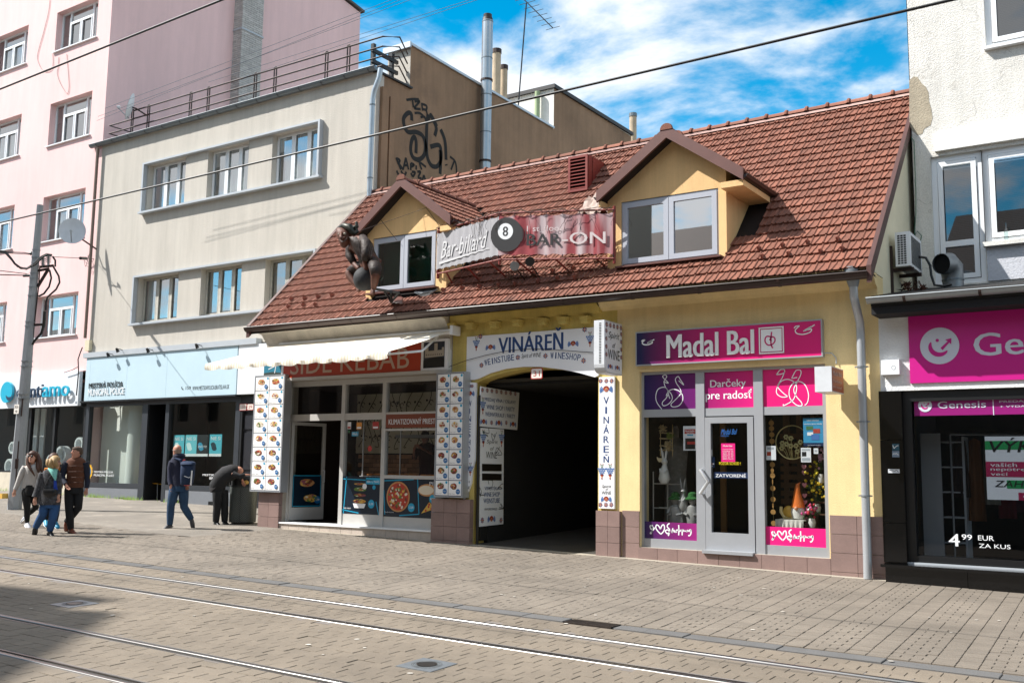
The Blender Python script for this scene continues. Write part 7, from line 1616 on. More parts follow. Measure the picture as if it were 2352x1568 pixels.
for s_, x0, y0, x1_, y1_, bo in (('4', 1662, 195, 1762, 312, .04), ('99', 1780, 200, 1876, 254, .03), ('EUR', 1930, 210, 2078, 262, 0), ('ZA KUS', 1938, 285, 2230, 338, 0)): ptext(b, PW, s_, *T(3, 3, x0, y0), *T(3, 3, x1_, y1_), bold=bo, d=.01)
tag(b.build('price_lettering', m_txtw), 'white price lettering 4 99 EUR ZA KUS low on the right shop window', 'lettering')
IP = YP(16.6); xa, xb_ = IP.uv(2117, 1100)[0], IP.uv(2163, 1100)[0]; zt_ = IP.uv(2140, 995)[1]
t = thing('white_shelf', 'tall white shelf unit standing inside the right shop window', 'shelf', ((xa+xb_)/2, 16.8, .2)); MB().box(xa, xb_, 16.6, 16.63, .2, zt_).build('back_panel', m_white, t)
for k in range(6): MB().box(xb_+.002, xb_+.3, 16.62, 17.0, .3+.38*k, .32+.38*k).build('shelf_board', m_white, t)
MB().box(xb_+.3, xb_+.33, 16.62, 17.0, .2, zt_-.05).build('side_panel', m_white, t)
t = thing('clothes_rail', 'clothes rail hung with garments inside the right shop', 'clothes rail', IP.pt(IP.uv(2230, 1200)[0], .2)); ar = IP.uv(2182, 990); MB().tube([(ar[0], 16.6, ar[1]-.05), (ar[0]+3, 17.5, ar[1]-.05)], .015, 6).build('rail', m_steel, t)
MB().tube([(ar[0], 16.6, .1), (ar[0], 16.6, ar[1]-.05)], .015, 6).build('upright', m_steel, t)
for k, (cc, L_, nm) in enumerate((('3a2a26', .9, 'brown'), ('7d4f2a', 1.25, 'ochre'), ('8d8a7c', 1.0, 'cream'), ('6b1c28', 1.2, 'red'), ('4a1530', 1.1, 'wine'), ('26242a', 1.2, 'black'), ('5a2636', 1.1, 'wine'), ('2a2c33', 1.2, 'black'))):
    x = ar[0]+.12+.2*k; y = 16.65+.06*k; b = MB(); vs = []
    for i in range(9):
        for j in range(6): u = i/8; v = j/5; vs.append((x+(u-.5)*(.16+.1*v), y+.03*math.sin(u*9+k)*(.5+v), ar[1]-.1-L_*v+(.05*abs(u-.5)*-2 if j == 0 else 0)))
    b.add(vs, [(i*6+j, i*6+j+1, i*6+j+7, i*6+j+6) for i in range(8) for j in range(5)]); b.build('garment', mat('cloth '+cc, cc, .9), t)
for (x0, y0, x1_, y1_, lb, cc) in ((1140, 938, 1208, 1000, 'dark blue sticker on the black granite pillar', '1f4a5a'), (1140, 1005, 1208, 1062, 'colourful sticker on the black granite pillar', '6f7f90'), (1103, 1170, 1210, 1208, 'white scribbled sticker on the black granite pillar', 'c9cdd2')):
    pl = YP(15.555); r_ = pl.rect(*T(3, 2, x0, y0), *T(3, 2, x1_, y1_)); o = thing('sticker', lb, 'sticker', pl.pt(r_[0], r_[2])); MB().pb(pl, *r_, 0, .002).build('sheet', mat('st'+cc, cc, .5), o); b = MB(); rr = random.Random(x0+y0); b.strip(pl, spl([(r_[0]+(r_[1]-r_[0])*(.1+.8*k/5), r_[2]+(r_[3]-r_[2])*(.2+.6*rr.random())) for k in range(6)]), .008, .003); b.build('scribble', m_txtk if cc[0] == 'c' else m_txtw, o)
# alarm box
a, z = FA.uv(*T(3, 2, 1135, 240)); o = thing('alarm_box', 'small white alarm box on the white wall left of the magenta sign', 'alarm', FA.pt(a, z-.12)); MB().pb(FA, a-.13, a+.13, z-.11, z+.11, .005, .09).build('case', m_white, o); b = MB(); b.ring(FA, a+.05, z-.01, .025, .035, .092, 14); b.build('dial', m_trim, o)

# ================================================================ things on the roofs
# air conditioner
yac = 16.4; AP = YP(yac); xa, xb_ = XR+.1, AP.uv(2090, 560)[0]; z1_, z0_ = AP.uv(2066, 533)[1], AP.uv(2066, 612)[1]
t = thing('air_conditioner', 'white air conditioner on rusty brackets between the tiled roof and the white house', 'air conditioner', ((xa+xb_)/2, 16.8, z0_)); MB().box(xa, xb_, yac, yac+.82, z0_, z1_).build('case', m_white, t)
b = MB(); W = xb_-xa; H = z1_-z0_
for r_ in range(13):
    for c in range(3): x = xa+W*(.16+.2*c); z = z0_+H*(.07+.066*r_); 
    for c in range(3): x = xa+W*(.16+.21*c); b.pb(AP, x, x+W*.16, z, z+H*.045, .001, .003)
tag(b.build('grille', m_black, t), kind='stuff')
b = MB()
for k in range(22): b.box(xb_+.001, xb_+.006, yac+.08, yac+.75, z0_+.05+k*(H-.1)/22, z0_+.05+k*(H-.1)/22+.011)
tag(b.build('louvres', mat('fin grey', '55585a', .6), t), kind='stuff')
for y in (yac+.1, yac+.65): MB().box(XR, xb_+.02, y, y+.04, z0_-.06, z0_-.005).build('bracket', m_rust, t); 
MB().box(XR, XR+.04, yac+.05, yac+.09, z0_-.4, z1_-.2).build('wall_rail', m_rust, t)
# round duct elbow
dc = V(YP(17.1).pt(*YP(17.1).uv(*T(3, 1, 1590, 855)))); t = thing('duct_elbow', 'wide galvanised duct elbow with a black open mouth on the canopy roof', 'duct', (dc.x+.1, 17.35, dc.z-.5)); b = MB(); n = 18; R_ = .165; 
path = [dc+V((.12, .28, -.55)), dc+V((.12, .28, -.2)), dc+V((.11, .25, -.04)), dc+V((.07, .15, .02)), dc+V((0, 0, 0))]
b.tube(path, [R_*.95, R_*.98, R_*1.1, R_*1.12, R_], n, caps=False); b.build('elbow', m_galv, t, smooth=True)
d = (path[-1]-path[-2]).normalized(); u = d.cross(V((0, 0, 1))).normalized(); w = u.cross(d); b = MB(); b.add([dc-d*.05+u*(R_*.97*math.cos(2*math.pi*k/n))+w*(R_*.97*math.sin(2*math.pi*k/n)) for k in range(n)], [tuple(range(n))]); b.build('mouth', mat('pit black', '050505', .9), t)
for h in (-.5, -.25): MB().tube([dc+V((.12, .28, h)), dc+V((.12, .28, h+.03))], R_*1.03, n).build('band', m_gut, t)
b = MB(); b.tube([T3 for T3 in [V(YP(17.0).pt(*YP(17.0).uv(*T(3, 1, *p)))) for p in ((1380, 790), (1450, 800), (1490, 870), (1500, 960), (1530, 1050), (1620, 1060), (1690, 1045))]], .022, 6); tag(b.build('cable', m_black, smooth=True), 'thick black cable looping from the air conditioner past the duct', 'cable')
b = MB(); b.tube([V(FU.pt(*FU.uv(*p), .03)) for p in (T(3, 0, 1318, 1270), T(3, 0, 1345, 1300), T(3, 0, 1355, 1568), T(3, 1, 1362, 200), T(3, 1, 1362, 400), T(3, 1, 1348, 600), T(3, 1, 1375, 560), T(3, 1, 1415, 600), T(3, 1, 1400, 670), T(3, 1, 1378, 692))], .007, 5); tag(b.build('cable', mat('green cable', '3a6b55', .6), smooth=True), 'thin green cable hanging down the white wall above the air conditioner', 'cable')
# bottle on the sill
a, z = FU.uv(*T(3, 1, 2198, 655)); c = V(FU.pt(a, z+.0, .07)); b = MB(); b.loft([(c, (.035, 0, 0), (0, .035, 0)), (c+V((0, 0, .16)), (.035, 0, 0), (0, .035, 0)), (c+V((0, 0, .22)), (.013, 0, 0), (0, .013, 0)), (c+V((0, 0, .31)), (.013, 0, 0), (0, .013, 0))], 10); tag(b.build('bottle', glass('bottle glass', (.75, .82, .8), 1.5, .05, .1), smooth=True), 'clear glass bottle standing on the window sill of the white house', 'bottle')
# rubbish and weeds by the duct
b = MB(); rr = random.Random(3)
for k in range(40): c = V(YP(16.6).pt(*YP(16.6).uv(*T(3, 1, 1200+rr.random()*250, 1040+rr.random()*60)))); u = V((rr.uniform(-1, 1), rr.uniform(-1, 1), rr.uniform(-1, 1)))*.06; w = V((rr.uniform(-1, 1), rr.uniform(-1, 1), rr.uniform(0, 1)))*.08; b.add([c-u, c+w, c+u], [(0, 1, 2)])
tag(b.build('roof_litter', mat('dead leaves', '4a2b20', .9, isl=.4)), 'heap of dead leaves and rags on the canopy roof beside the air conditioner', 'litter', kind='stuff')
# red louvred vent
VP_ = YP(17.62); r_ = VP_.rect(1306, 360, 1350, 436); x0, x1 = r_[0], r_[1]; z0_ = min(r_[2], VP_.uv(1306, 437)[1]); z1_ = VP_.uv(1328, 358)[1]
m_vr = mat('oxide red metal', '7a2c24', .5, var=.12, vs=4)
t = thing('roof_vent', 'dark red louvred vent box on the roof between the two dormers', 'vent', ((x0+x1)/2, 17.7, z0_)); yb = roofY(z1_)+.05
b = MB(); b.add([(x1, 17.62, z0_), (x1, yb, z0_), (x1, yb, z1_), (x1, 17.62, z1_), (x0, 17.62, z0_), (x0, yb, z0_), (x0, yb, z1_), (x0, 17.62, z1_)], [(0, 1, 2, 3), (7, 6, 5, 4), (3, 2, 6, 7), (0, 4, 5, 1)]); b.build('box', m_vr, t)
b = MB(); frame(b, VP_, x0, x1, z0_, z1_, .05, -.02, .02); b.build('frame', m_vr, t); MB().pb(VP_, x0, x1, z0_, z1_, -.2, -.18).build('inside', m_black, t)
nl = 9
for k in range(nl):
    z = z0_+.06+k*(z1_-z0_-.1)/nl; b = MB(); b.hexa([(x0+.05, 17.6, z), (x1-.05, 17.6, z), (x1-.05, 17.68, z+.05), (x0+.05, 17.68, z+.05), (x0+.05, 17.6, z+.012), (x1-.05, 17.6, z+.012), (x1-.05, 17.68, z+.062), (x0+.05, 17.68, z+.062)]); b.build('louvre', m_vr, t)
# big steel flue
fxy = XP(XB+.25); yb_, zb_ = fxy.uv(1111, 402); zt_ = fxy.uv(1119, 48)[1]; yf = fxy.uv(1117, 220)[0]
t = thing('steel_flue', 'tall stainless steel flue pipe with a sooty top against the graffiti wall', 'chimney pipe', (XB+.25, yf, 8)); fx = XB+.25
MB().tube([(fx, yf, 8), (fx, yf, zt_)], .165, 18).build('pipe', mat('stainless flue', 'a5abaf', .32, metal=.8, var=.12, vs=2, stain='4b423a', stv=.33, sts=2), t, smooth=True)
for z in [9.3+k*1.15 for k in range(7)]: MB().tube([(fx, yf, z), (fx, yf, z+.03)], .172, 18).build('seam', m_gut, t)
for z in (10.7, 13.2): MB().tube([(fx, yf, z), (fx, yf, z+.06)], .185, 18).build('clamp', m_rust, t)
MB().tube([(fx, yf, zt_-.02), (fx, yf, zt_+.09), (fx, yf, zt_+.1), (fx, yf, zt_+.2)], [.165, .15, .13, .13], 18).build('soot_cap', m_black, t)
for i, (x, y0, y1, w, lb, ypl) in enumerate(((1140, 115, 215, .14, 'cracked pale chimney pipe, taller of the two right of the steel flue', 25.5), (1157, 152, 220, .12, 'short pale chimney pipe right of the cracked one', 26.3), (1454, 262, 335, .14, 'thin pale chimney pipe with a dark cap far behind the ridge', 33.0))):
    pl = XP(XB-.3); a = pl.uv(x, (y0+y1)/2)[0]; zt_ = pl.uv(x, y0)[1]; t = thing('chimney_pipe', lb, 'chimney pipe', (XB-.3, a, 12.5), 'pale chimney pipes on the beige house')
    MB().tube([(XB-.3, a, 12), (XB-.3, a, zt_)], w, 12).build('pipe', mat('stained cement pipe', 'b8a68d', .9, var=.25, vs=3, stain='4a3020', stv=.36, sts=3), t, smooth=True); MB().tube([(XB-.3, a, zt_-.12), (XB-.3, a, zt_+.02)], w*1.12, 12).build('cap', m_rust if i < 2 else m_gut, t)
a, zt_ = YP(27.7).uv(1238, 213); b = MB(); b.tube([(a, 27.6, zt_), (a, 27.6, 12.6)], .09, 10); tag(b.build('vent_pipe', mat('light green pipe', '8fa07a', .6), smooth=True), 'light green pipe on the white stair head wall', 'pipe')
# antenna
yp_ = XP(XB-.2).uv(1190, 250)[0]; AN = YP(yp_); m0, m1 = AN.uv(1190, 250), AN.uv(1209, 8); t = thing('antenna', 'tall television antenna with horizontal rods rising into the sky', 'antenna', AN.pt(*m0))
MB().tube([AN.pt(*m0), AN.pt(*m1)], .022, 6).build('mast', m_black, t)
e0, e1 = AN.uv(1192, -12), AN.uv(1270, 65); f_ = lambda k: (e0[0]+(e1[0]-e0[0])*k, e0[1]+(e1[1]-e0[1])*k)
p0 = V(AN.pt(*e0)); p1 = V(AN.pt(*e1)); p0 += V((0, .0, 0)); MB().tube([p0, p1], .018, 6).build('boom', m_black, t)
for k in range(9): c = p0+(p1-p0)*(k/8); MB().tube([c-V((.32-.008*k, 0, .0)), c+V((.32-.008*k, 0, 0))], .009, 5).build('rod', m_black, t)

# satellite dishes
def dish(c, nrm, R_, lb, arm_dir, mount, m):
    c = V(c); nrm = V(nrm).normalized(); u = nrm.cross(V((0, 0, 1))).normalized(); w = u.cross(nrm)*-1; t = thing('satellite_dish', lb, 'satellite dish', c-V((0, 0, R_)), 'satellite dishes')
    b = MB(); rings = []
    for k in range(7): q = k/6; rings.append((c-nrm*(R_*.18*(1-q*q)), u*(R_*max(q, .01)), w*(R_*1.06*max(q, .01))))
    b.loft(rings, 28, caps=False); rings = [(a-nrm*.012, x, y) for a, x, y in rings]; b2 = MB(); b2.loft(rings[::-1], 28, caps=False); b.add(b2.v, b2.f); b.build('reflector', m, t, smooth=True, ang=180)
    f = c+nrm*R_*.95-w*(-1)*0-V((0, 0, R_*.35)); b = MB(); b.tube([c-V((0, 0, R_*.95)), f], .016, 6); b.build('feed_arm', m_galv, t); MB().tube([f, f-nrm*.1+V((0, 0, .03))], .04, 10).build('feed_head', m_trim, t)
    b = MB(); b.tube([c-nrm*R_*.18, c-nrm*R_*.5, V(mount)], .025, 6); b.build('wall_bracket', m_rust, t); return t
mdish = mat('dish grey', 'c0c5cc', .5, var=.08, vs=6, stain='8a6a50', stv=.27, sts=9)
dcen = YP(18.2).pt(*YP(18.2).uv(166, 530)); R_ = abs(YP(18.2).uv(166, 502)[1]-YP(18.2).uv(166, 530)[1])
tcam = (CAM-V(dcen)); dish(dcen, (tcam.x*.8+.0, tcam.y, 4), R_, 'grey satellite dish with rust spots on the pink wall near the corner', 0, (dcen[0]+.3, 18.9, dcen[2]-.5), mdish)
dc2 = YP(18.7).pt(*YP(18.7).uv(298, 245)); R2 = abs(YP(18.7).uv(298, 216)[1]-YP(18.7).uv(298, 272)[1])/2
dish(dc2, (-.66, -.74, .25), R2, 'white satellite dish seen edge on at the left end of the roof railing', 0, (dc2[0]+.5, 18.98, dc2[2]-.3), m_white)
# loose cables on the pink wall
for j, pts in enumerate(([(465, 0), (450, 120), (405, 300), (355, 480), (352, 560), (390, 640), (440, 662), (490, 620), (490, 500)], [(545, 530), (540, 620), (530, 680), (560, 770), (620, 862), (640, 800), (630, 640), (618, 500)])):
    b = MB(); b.tube([V(FB.pt(*FB.uv(*T(0, 0, *p)), .02)) for p in spl(pts, 3)], .009, 4); tag(b.build('wall_cable', mat('pinkish cable', 'a58e8c', .7)), ['thin loose cable looping down between the two upper pink wall windows', 'thin loose cable hanging in a loop below the top right pink wall window'][j], 'cable')
# ---------------------------------------------------------------- jester sculpture on its bracket
m_br = mat('patinated bronze', '5a3425', .6, metal=.12, var=.35, vs=7, bump=.3, bs=25, stain='7c5540', stv=.38, sts=6); m_br2 = mat('dark bronze hair', '30322a', .45, metal=.4, var=.3, vs=9)
def SZ(x, y): return ((1300+x/4.357)*.5742, (870+y/4.357)*.5742)
SY = 14.55
def sp(x, y, d=0): return V(YP(SY+d).pt(*YP(SY+d).uv(*SZ(x, y))))
def skin(name, chains, m, parent, sub=2, root=0):
    """chains: lists of (point, radius); points closer than 1 mm are merged"""
    vs, rs, es, idx = [], [], [], {}
    def vid(p, r):
        k = tuple(round(c, 3) for c in p)
        if k not in idx: idx[k] = len(vs); vs.append(V(p)); rs.append(r)
        return idx[k]
    for ch_ in chains:
        ids = [vid(p, r) for p, r in ch_]
        es += [(a, b) for a, b in zip(ids, ids[1:]) if a != b]
    org = ORG[parent.name]; me = bpy.data.meshes.new(name); me.from_pydata([v-org for v in vs], es, [])
    o = bpy.data.objects.new(name, me); col.objects.link(o); o.parent = parent
    md = o.modifiers.new('skin', 'SKIN'); md.use_smooth_shade = True
    for i, sv in enumerate(me.skin_vertices[0].data): r = rs[i]; sv.radius = r if isinstance(r, tuple) else (r, r); sv.use_root = (i == root)
    s = o.modifiers.new('sub', 'SUBSURF'); s.levels = sub; s.render_levels = sub
    dg = bpy.context.evaluated_depsgraph_get(); me2 = bpy.data.meshes.new_from_object(o.evaluated_get(dg)); o.modifiers.clear(); o.data = me2; me2.name = name
    me2.materials.clear()
    for q in (m if isinstance(m, list) else [m]): me2.materials.append(q)
    me2.polygons.foreach_set('use_smooth', [True]*len(me2.polygons)); ORG[o.name] = org; return o
t = thing('sculpture', 'dark bronze grinning jester sculpture crouching over a ball on a roof bracket', 'sculpture', sp(700, 1250))
pel, chest, neck = sp(820, 800, .1), sp(640, 480, -.05), sp(470, 370, -.12)
def fingers(p, d, side, s=1., n=4):
    d = V(d).normalized(); side = V(side).normalized(); out = []
    for k in range(n):
        q = p+side*((k-(n-1)/2)*.021*s)+d*.05*s; ln = (.055, .068, .064, .048)[k]*s; dn = d.cross(side)*.012*s
        out.append([(p, .03*s), (q, .0105*s), (q+d*ln*.55, .0095*s), (q+d*ln+dn, .0075*s)])
    th = p-side*.035*s; out.append([(p, .03*s), (th+d*.02*s, .012*s), (th-side*.012*s+d*.06*s, .009*s)]); return out
ch = [[(pel, .15), (sp(740, 640, .05), .16), (chest, .17), (neck, .09)],
      [(chest, .17), (sp(730, 420, -.15), .10), (sp(700, 640, -.22), .085), (sp(705, 800, -.2), .06), (sp(715, 930, -.2), .045)],
      [(chest, .17), (sp(480, 520, .1), .10), (sp(430, 680, .1), .085), (sp(520, 820, .0), .06), (sp(600, 900, -.05), .045)],
      [(pel, .15), (sp(850, 820, -.2), .12), (sp(880, 1000, -.35), .10), (sp(860, 1150, -.25), .075), (sp(840, 1270, -.2), .045)],
      [(pel, .15), (sp(560, 870, .1), .11), (sp(400, 980, .0), .10), (sp(500, 1120, .0), .07), (sp(590, 1230, .0), .04)]]
ch += fingers(sp(730, 950, -.22), V((.2, 0, -1)), RGT, .9); ch += fingers(sp(600, 905, -.07), V((.4, 0, -1)), RGT, .9)
skin('body', ch, m_br, t)
b = MB(); hc = sp(350, 310, -.16); ax = (RGT, FWD, UPV)
tilt = V((-.15, 0, -1)).normalized()
b.loft([(sp(300, 165, -.1), RGT*.05, FWD*.06), (sp(320, 190, -.12), RGT*.14, FWD*.14), (sp(340, 270, -.14), RGT*.175, FWD*.17), (sp(360, 350, -.14), RGT*.16, FWD*.16), (sp(345, 430, -.15), RGT*.115, FWD*.12), (sp(330, 500, -.17), RGT*.065, FWD*.08), (sp(328, 530, -.18), RGT*.03, FWD*.04)], 18); b.build('head', m_br, t, smooth=True, ang=180)
b = MB(); b.tube([sp(285, 255, -.30), sp(275, 330, -.36), sp(300, 375, -.40), sp(335, 360, -.33)], [.02, .035, .045, .03], 10); b.build('nose', m_br, t, smooth=True, ang=180)
b = MB(); b.tube([sp(255, 385, -.29), sp(300, 425, -.32), sp(350, 405, -.31), (sp(390, 350, -.27))], [.006, .014, .014, .005], 8); b.build('mouth', m_rust, t, smooth=True)
for x, y in ((245, 290), (345, 280)): b = MB(); b.ball(sp(x, y, -.285), .026, 10, 8); b.build('eye', mat('old ivory', '8a8273', .4), t, smooth=True)
b = MB(); b.tube([sp(225, 215, -.12), sp(330, 140, -.2), sp(430, 170, -.22), sp(470, 240, -.2), sp(520, 280, -.15), (sp(565, 250, -.12)), sp(545, 200, -.12), sp(505, 215, -.12)], [.05, .06, .07, .06, .05, .04, .03, .02], 10); b.tube([sp(400, 150, -.1), sp(470, 190, -.1), sp(530, 190, -.1), sp(560, 160, -.1), sp(548, 100, -.1)], [.06, .06, .045, .035, .03], 10); b.ball(sp(548, 95, -.1), .03, 8, 6); b.ball(sp(522, 165, -.14), .035, 8, 6); b.build('hair', m_br2, t, smooth=True)
m_ct = mat('bronze cloth', '2b1c15', .6, metal=.15, var=.5, vs=9, bump=1., bs=11, stain='54402f', stv=.34, sts=5)
b = MB(); b.loft([(sp(460, 345, -.12), RGT*.11, FWD*.11), (sp(560, 350, -.1), RGT*.17, FWD*.16), (sp(640, 450, -.06), RGT*.215, FWD*.19), (sp(690, 590, -.02), RGT*.2, FWD*.19), (sp(760, 720, .03), RGT*.2, FWD*.2), (sp(800, 790, .06), RGT*.23, FWD*.22)], 16)
for pts, rs in (([(650, 370, -.1), (720, 470, -.2), (725, 620, -.26), (705, 760, -.25)], [.10, .115, .10, .09]), ([(500, 400, .05), (440, 560, .1), (430, 660, .08), (500, 780, .0)], [.09, .10, .09, .07])): b.tube([sp(*p) for p in pts], rs, 12)
b.build('coat', m_ct, t, smooth=True, ang=180)
b = MB()
for pts, rs in (([(840, 780, -.1), (880, 880, -.28), (890, 990, -.36)], [.12, .125, .10]), ([(760, 800, .05), (560, 870, .08), (420, 960, .02)], [.125, .12, .095])): b.tube([sp(*p) for p in pts], rs, 12)
b.build('breeches', m_ct, t, smooth=True, ang=180)
b = MB()
for k in range(9): b.tube([sp(610+28*k, 400+12*k, -.28), sp(600+26*k, 520+20*k, -.3), sp(640+22*k, 660+12*k, -.26)], [.006, .02, .008], 5)
tag(b.build('folds', m_ct, t, smooth=True), kind='stuff')
b = MB(); b.tube([sp(820, 680, .0), sp(900, 730, .05), sp(975, 765, .08)], [.07, .045, .03], 8); b.build('coat_tail', m_br, t, smooth=True)
b = MB(); b.ball(sp(680, 1070, -.12), .21, 22, 16, (1, 1, 1.12)); b.build('ball', mat('dark ball', '222326', .75, var=.3, vs=6, bump=.3, bs=20), t, smooth=True, ang=180)
for (x, y, d) in ((835, 1290, -.22), (590, 1240, .0)): b = MB(); b.tube([sp(x, y-30, d), sp(x-5, y+20, d-.02), sp(x-10, y+45, d-.05)], [.045, .05, .025], 8); b.build('shoe', m_br, t, smooth=True)
rm = sp(1150, 1470, .7); b = MB(); b.tube([sp(840, 1240, .0), sp(1300, 1315, .35)], .028, 6); b.tube([sp(1040, 1290, .15), sp(1150, 1465, .5)], .025, 6); b.tube([sp(1150, 1300, .2), sp(1160, 1460, .5)], .025, 6); b.tube([sp(1290, 1320, .35), sp(1150, 1470, .5)], .025, 6); b.tube([sp(680, 1250, -.1), sp(840, 1240, .0)], .03, 6); b.build('bracket', m_black, t)
b = MB(); b.add([sp(1100, 1480, .6), sp(1350, 1500, .6), sp(1330, 1340, .95), sp(1180, 1350, .95)], [(0, 1, 2, 3)]); b.build('base_sheet', m_flashb, t)
b = MB(); W3 = [V(YP(15.45).pt(*YP(15.45).uv(*T(1, 1, *p)), .02)) for p in ((945, 560), (1490, 372), (1570, 342))]; b.tube([sp(560, 250, 0)]+W3[1:], .004, 4); b.tube([W3[2], V(YP(15.45).pt(*YP(15.45).uv(*T(1, 1, 1710, 540)), .02))], .006, 4); b.tube([V(YP(15.45).pt(*YP(15.45).uv(*T(1, 1, *p)), .02)) for p in ((1150, 450), (1235, 560), (1300, 640))], .006, 4); tag(b.build('guy_wire', m_rust), 'thin guy wires from the jester to the left dormer', 'wire')

# ---------------------------------------------------------------- banners between the dormers
zb0 = YP(15.42).uv(1004, 535)[1]; lo, hi = 12.0, 15.4
for _ in range(40):
    mid = (lo+hi)/2
    if YP(mid).uv(1146, 495)[1] < zb0: lo = mid
    else: hi = mid
yc_ = max(14.2, (lo+hi)/2); C0 = V(YP(15.42).pt(*YP(15.42).uv(1004, 535))); C1 = V(YP(yc_).pt(*YP(yc_).uv(1146, 495))); 
lo, hi = 12.0, 16
C2 = V(YP(15.3).pt(*YP(15.3).uv(1408, 487))); zt0 = (C0.z+C1.z)/2; C0.z = zt0; C1.z = YP(yc_).uv(1146, 495)[1]
hb = C1.z-YP(yc_).uv(1146, 588)[1]
m_ban1 = mat('grey banner', '8f8e92', .7, var=.05); m_ban2 = mat('faded red banner', '9a4a4e', .85)
tr = m_ban2.node_tree; p_ = tr.nodes['Principled BSDF']; g = nd(tr, 'ShaderNodeNewGeometry'); s_ = nd(tr, 'ShaderNodeMapping'); s_.inputs['Scale'].default_value = (4, 4, .5); n_ = nd(tr, 'ShaderNodeTexNoise', i_Scale=1.2, i_Detail=2); tr.links.new(g.outputs['Position'], s_.inputs[0]); tr.links.new(s_.outputs[0], n_.inputs['Vector']); cr = nd(tr, 'ShaderNodeValToRGB'); cr.color_ramp.elements[0].position = .42; cr.color_ramp.elements[0].color = (*srgb('8f3a40'), 1); cr.color_ramp.elements[1].position = .68; cr.color_ramp.elements[1].color = (*srgb('b9a8aa'), 1); tr.links.new(n_.outputs[0], cr.inputs[0]); tr.links.new(cr.outputs[0], p_.inputs['Base Color'])
def banner(A, B_, h, m, name, lb, nf, amp, seed):
    u = (B_-A); L_ = u.length; pl = Plane(A-V((0, 0, h)), u, V((0, 0, 1)).cross(u).cross(u)*-1 if 0 else (0, 0, 1)); pl.v = V((0, 0, 1)); pl.u = V((u.x, u.y, u.z)).normalized(); pl.n = pl.u.cross(pl.v).normalized()
    o = thing(name, lb, 'banner', (A+B_)/2-V((0, 0, h)), 'bar banners on the roof'); b = MB(); n = 72; k = 8; vs = []
    for i in range(n+1):
        s = i/n
        for j in range(k+1):
            v = j/k; w = amp*(math.sin(s*nf*2*math.pi)+.4*math.sin(s*nf*5+seed))*(.35+.65*math.sin(math.pi*v*.8+.5)); sag = .035*abs(math.sin(s*nf*math.pi))*(1-v)*0+(.03*abs(math.sin(s*math.pi*nf)) if j == k else 0)-(.03*abs(math.sin(s*math.pi*nf)) if j == 0 else 0)*-1
            vs.append(pl.pt(s*L_, v*h-(sag if j == k else -sag), w))
    b.add(vs, [(i*(k+1)+j, (i+1)*(k+1)+j, (i+1)*(k+1)+j+1, i*(k+1)+j+1) for i in range(n) for j in range(k)]); b.build('cloth', m, o, smooth=True, ang=180)
    eye = MB()
    for i in range(nf+1):
        s = (i+.0)/nf; b = MB(); b.tube([pl.pt(s*L_, h-.02, .01), pl.pt(s*L_+.01, h+.05, 0)], .007, 4); b.tube([pl.pt(s*L_, .02, .01), pl.pt(s*L_+.01, -.05, 0)], .007, 4); b.build('tie', m_black, o)
    return o, pl, L_
bo1, bp1, bl1 = banner(C0, C1, hb*1.0, m_ban1, 'banner', 'grey billiard banner with white script at the left of the roof frame', 9, .007, 0)
bo2, bp2, bl2 = banner(C1, C2, hb*1.0, m_ban2, 'banner', 'faded red bar banner with a black number eight ball', 7, .008, 2)
def bset(pl, fx, fz, L_, h): return lambda u, v: (L_*u, h*v)
f1 = lambda u, v: (bl1*u, hb*v)
q1 = bp1.off(.013); b = MB(); text(b, q1, 'Bar-biliard', bl1*.08, bl1*.84, hb*.28, hb*.72, shear=.35, bold=.0); b.strip(q1, [f1(.06, .17), f1(.86, .25)], [.05, .012], .004); b.build('lettering', mat('worn white', 'b4b4b6', .6), bo1)
q2 = bp2.off(.014); f2 = lambda u, v: (bl2*u, hb*v)
cc = f2(.075, .52); b = MB(); b.disc(q2, *cc, hb*.42, .003, 32); b.build('black_ball', mat('ball print', '1c1b1e', .6), bo2); b = MB(); b.disc(q2, cc[0]-.02, cc[1]+.06, hb*.2, .006, 24); b.build('white_spot', m_txtw, bo2); b = MB(); text(b, q2, '8', cc[0]-.07, cc[0]+.03, cc[1]-.03, cc[1]+.15, d=.008, bold=.04); 
for k in range(3): b.strip(q2, [(cc[0]+hb*(.44+.07*k)*math.cos(t_)*1.0, cc[1]+hb*(.40)*math.sin(t_)) for t_ in (-.45+.1*k, -.15, .15, .45-.1*k)], .014, .004)
text(b, q2, 'BAR', *[f2(.26, 0)[0], f2(.56, 0)[0]], f2(0, .24)[1], f2(0, .52)[1], d=.006, bold=.04); b.build('lettering', mat('ball print', '1c1b1e', .6), bo2)
b = MB(); text(b, q2, '-ON', f2(.57, 0)[0], f2(.94, 0)[0], f2(0, .26)[1], f2(0, .54)[1], d=.006, bold=.03); text(b, q2, '1 st_floor', f2(.26, 0)[0], f2(.58, 0)[0], f2(0, .56)[1], f2(0, .72)[1], d=.006); b.build('pale_lettering', mat('banner pale', 'c9bcbc', .6), bo2)
t = thing('steel_stand', 'dark red steel stand with tangled wires carrying the two roof banners', 'frame', V((C1.x, C1.y, C1.z-hb-.1)))
for A, B_ in ((C0, C1), (C1, C2)):
    for dz in (.05, -hb-.06): MB().tube([A+V((0, .03, dz)), B_+V((0, .03, dz))], .017, 6).build('rail', m_vr, t)
for P_ in (C0, C1, C2): zr_ = roofZ(max(P_.y, EY)) if P_.y > EY else P_.z-hb-.3; MB().tube([P_+V((0, .05, .12)), V((P_.x, P_.y+.05, P_.z-hb-.15))], .025, 6).build('post', m_vr, t)
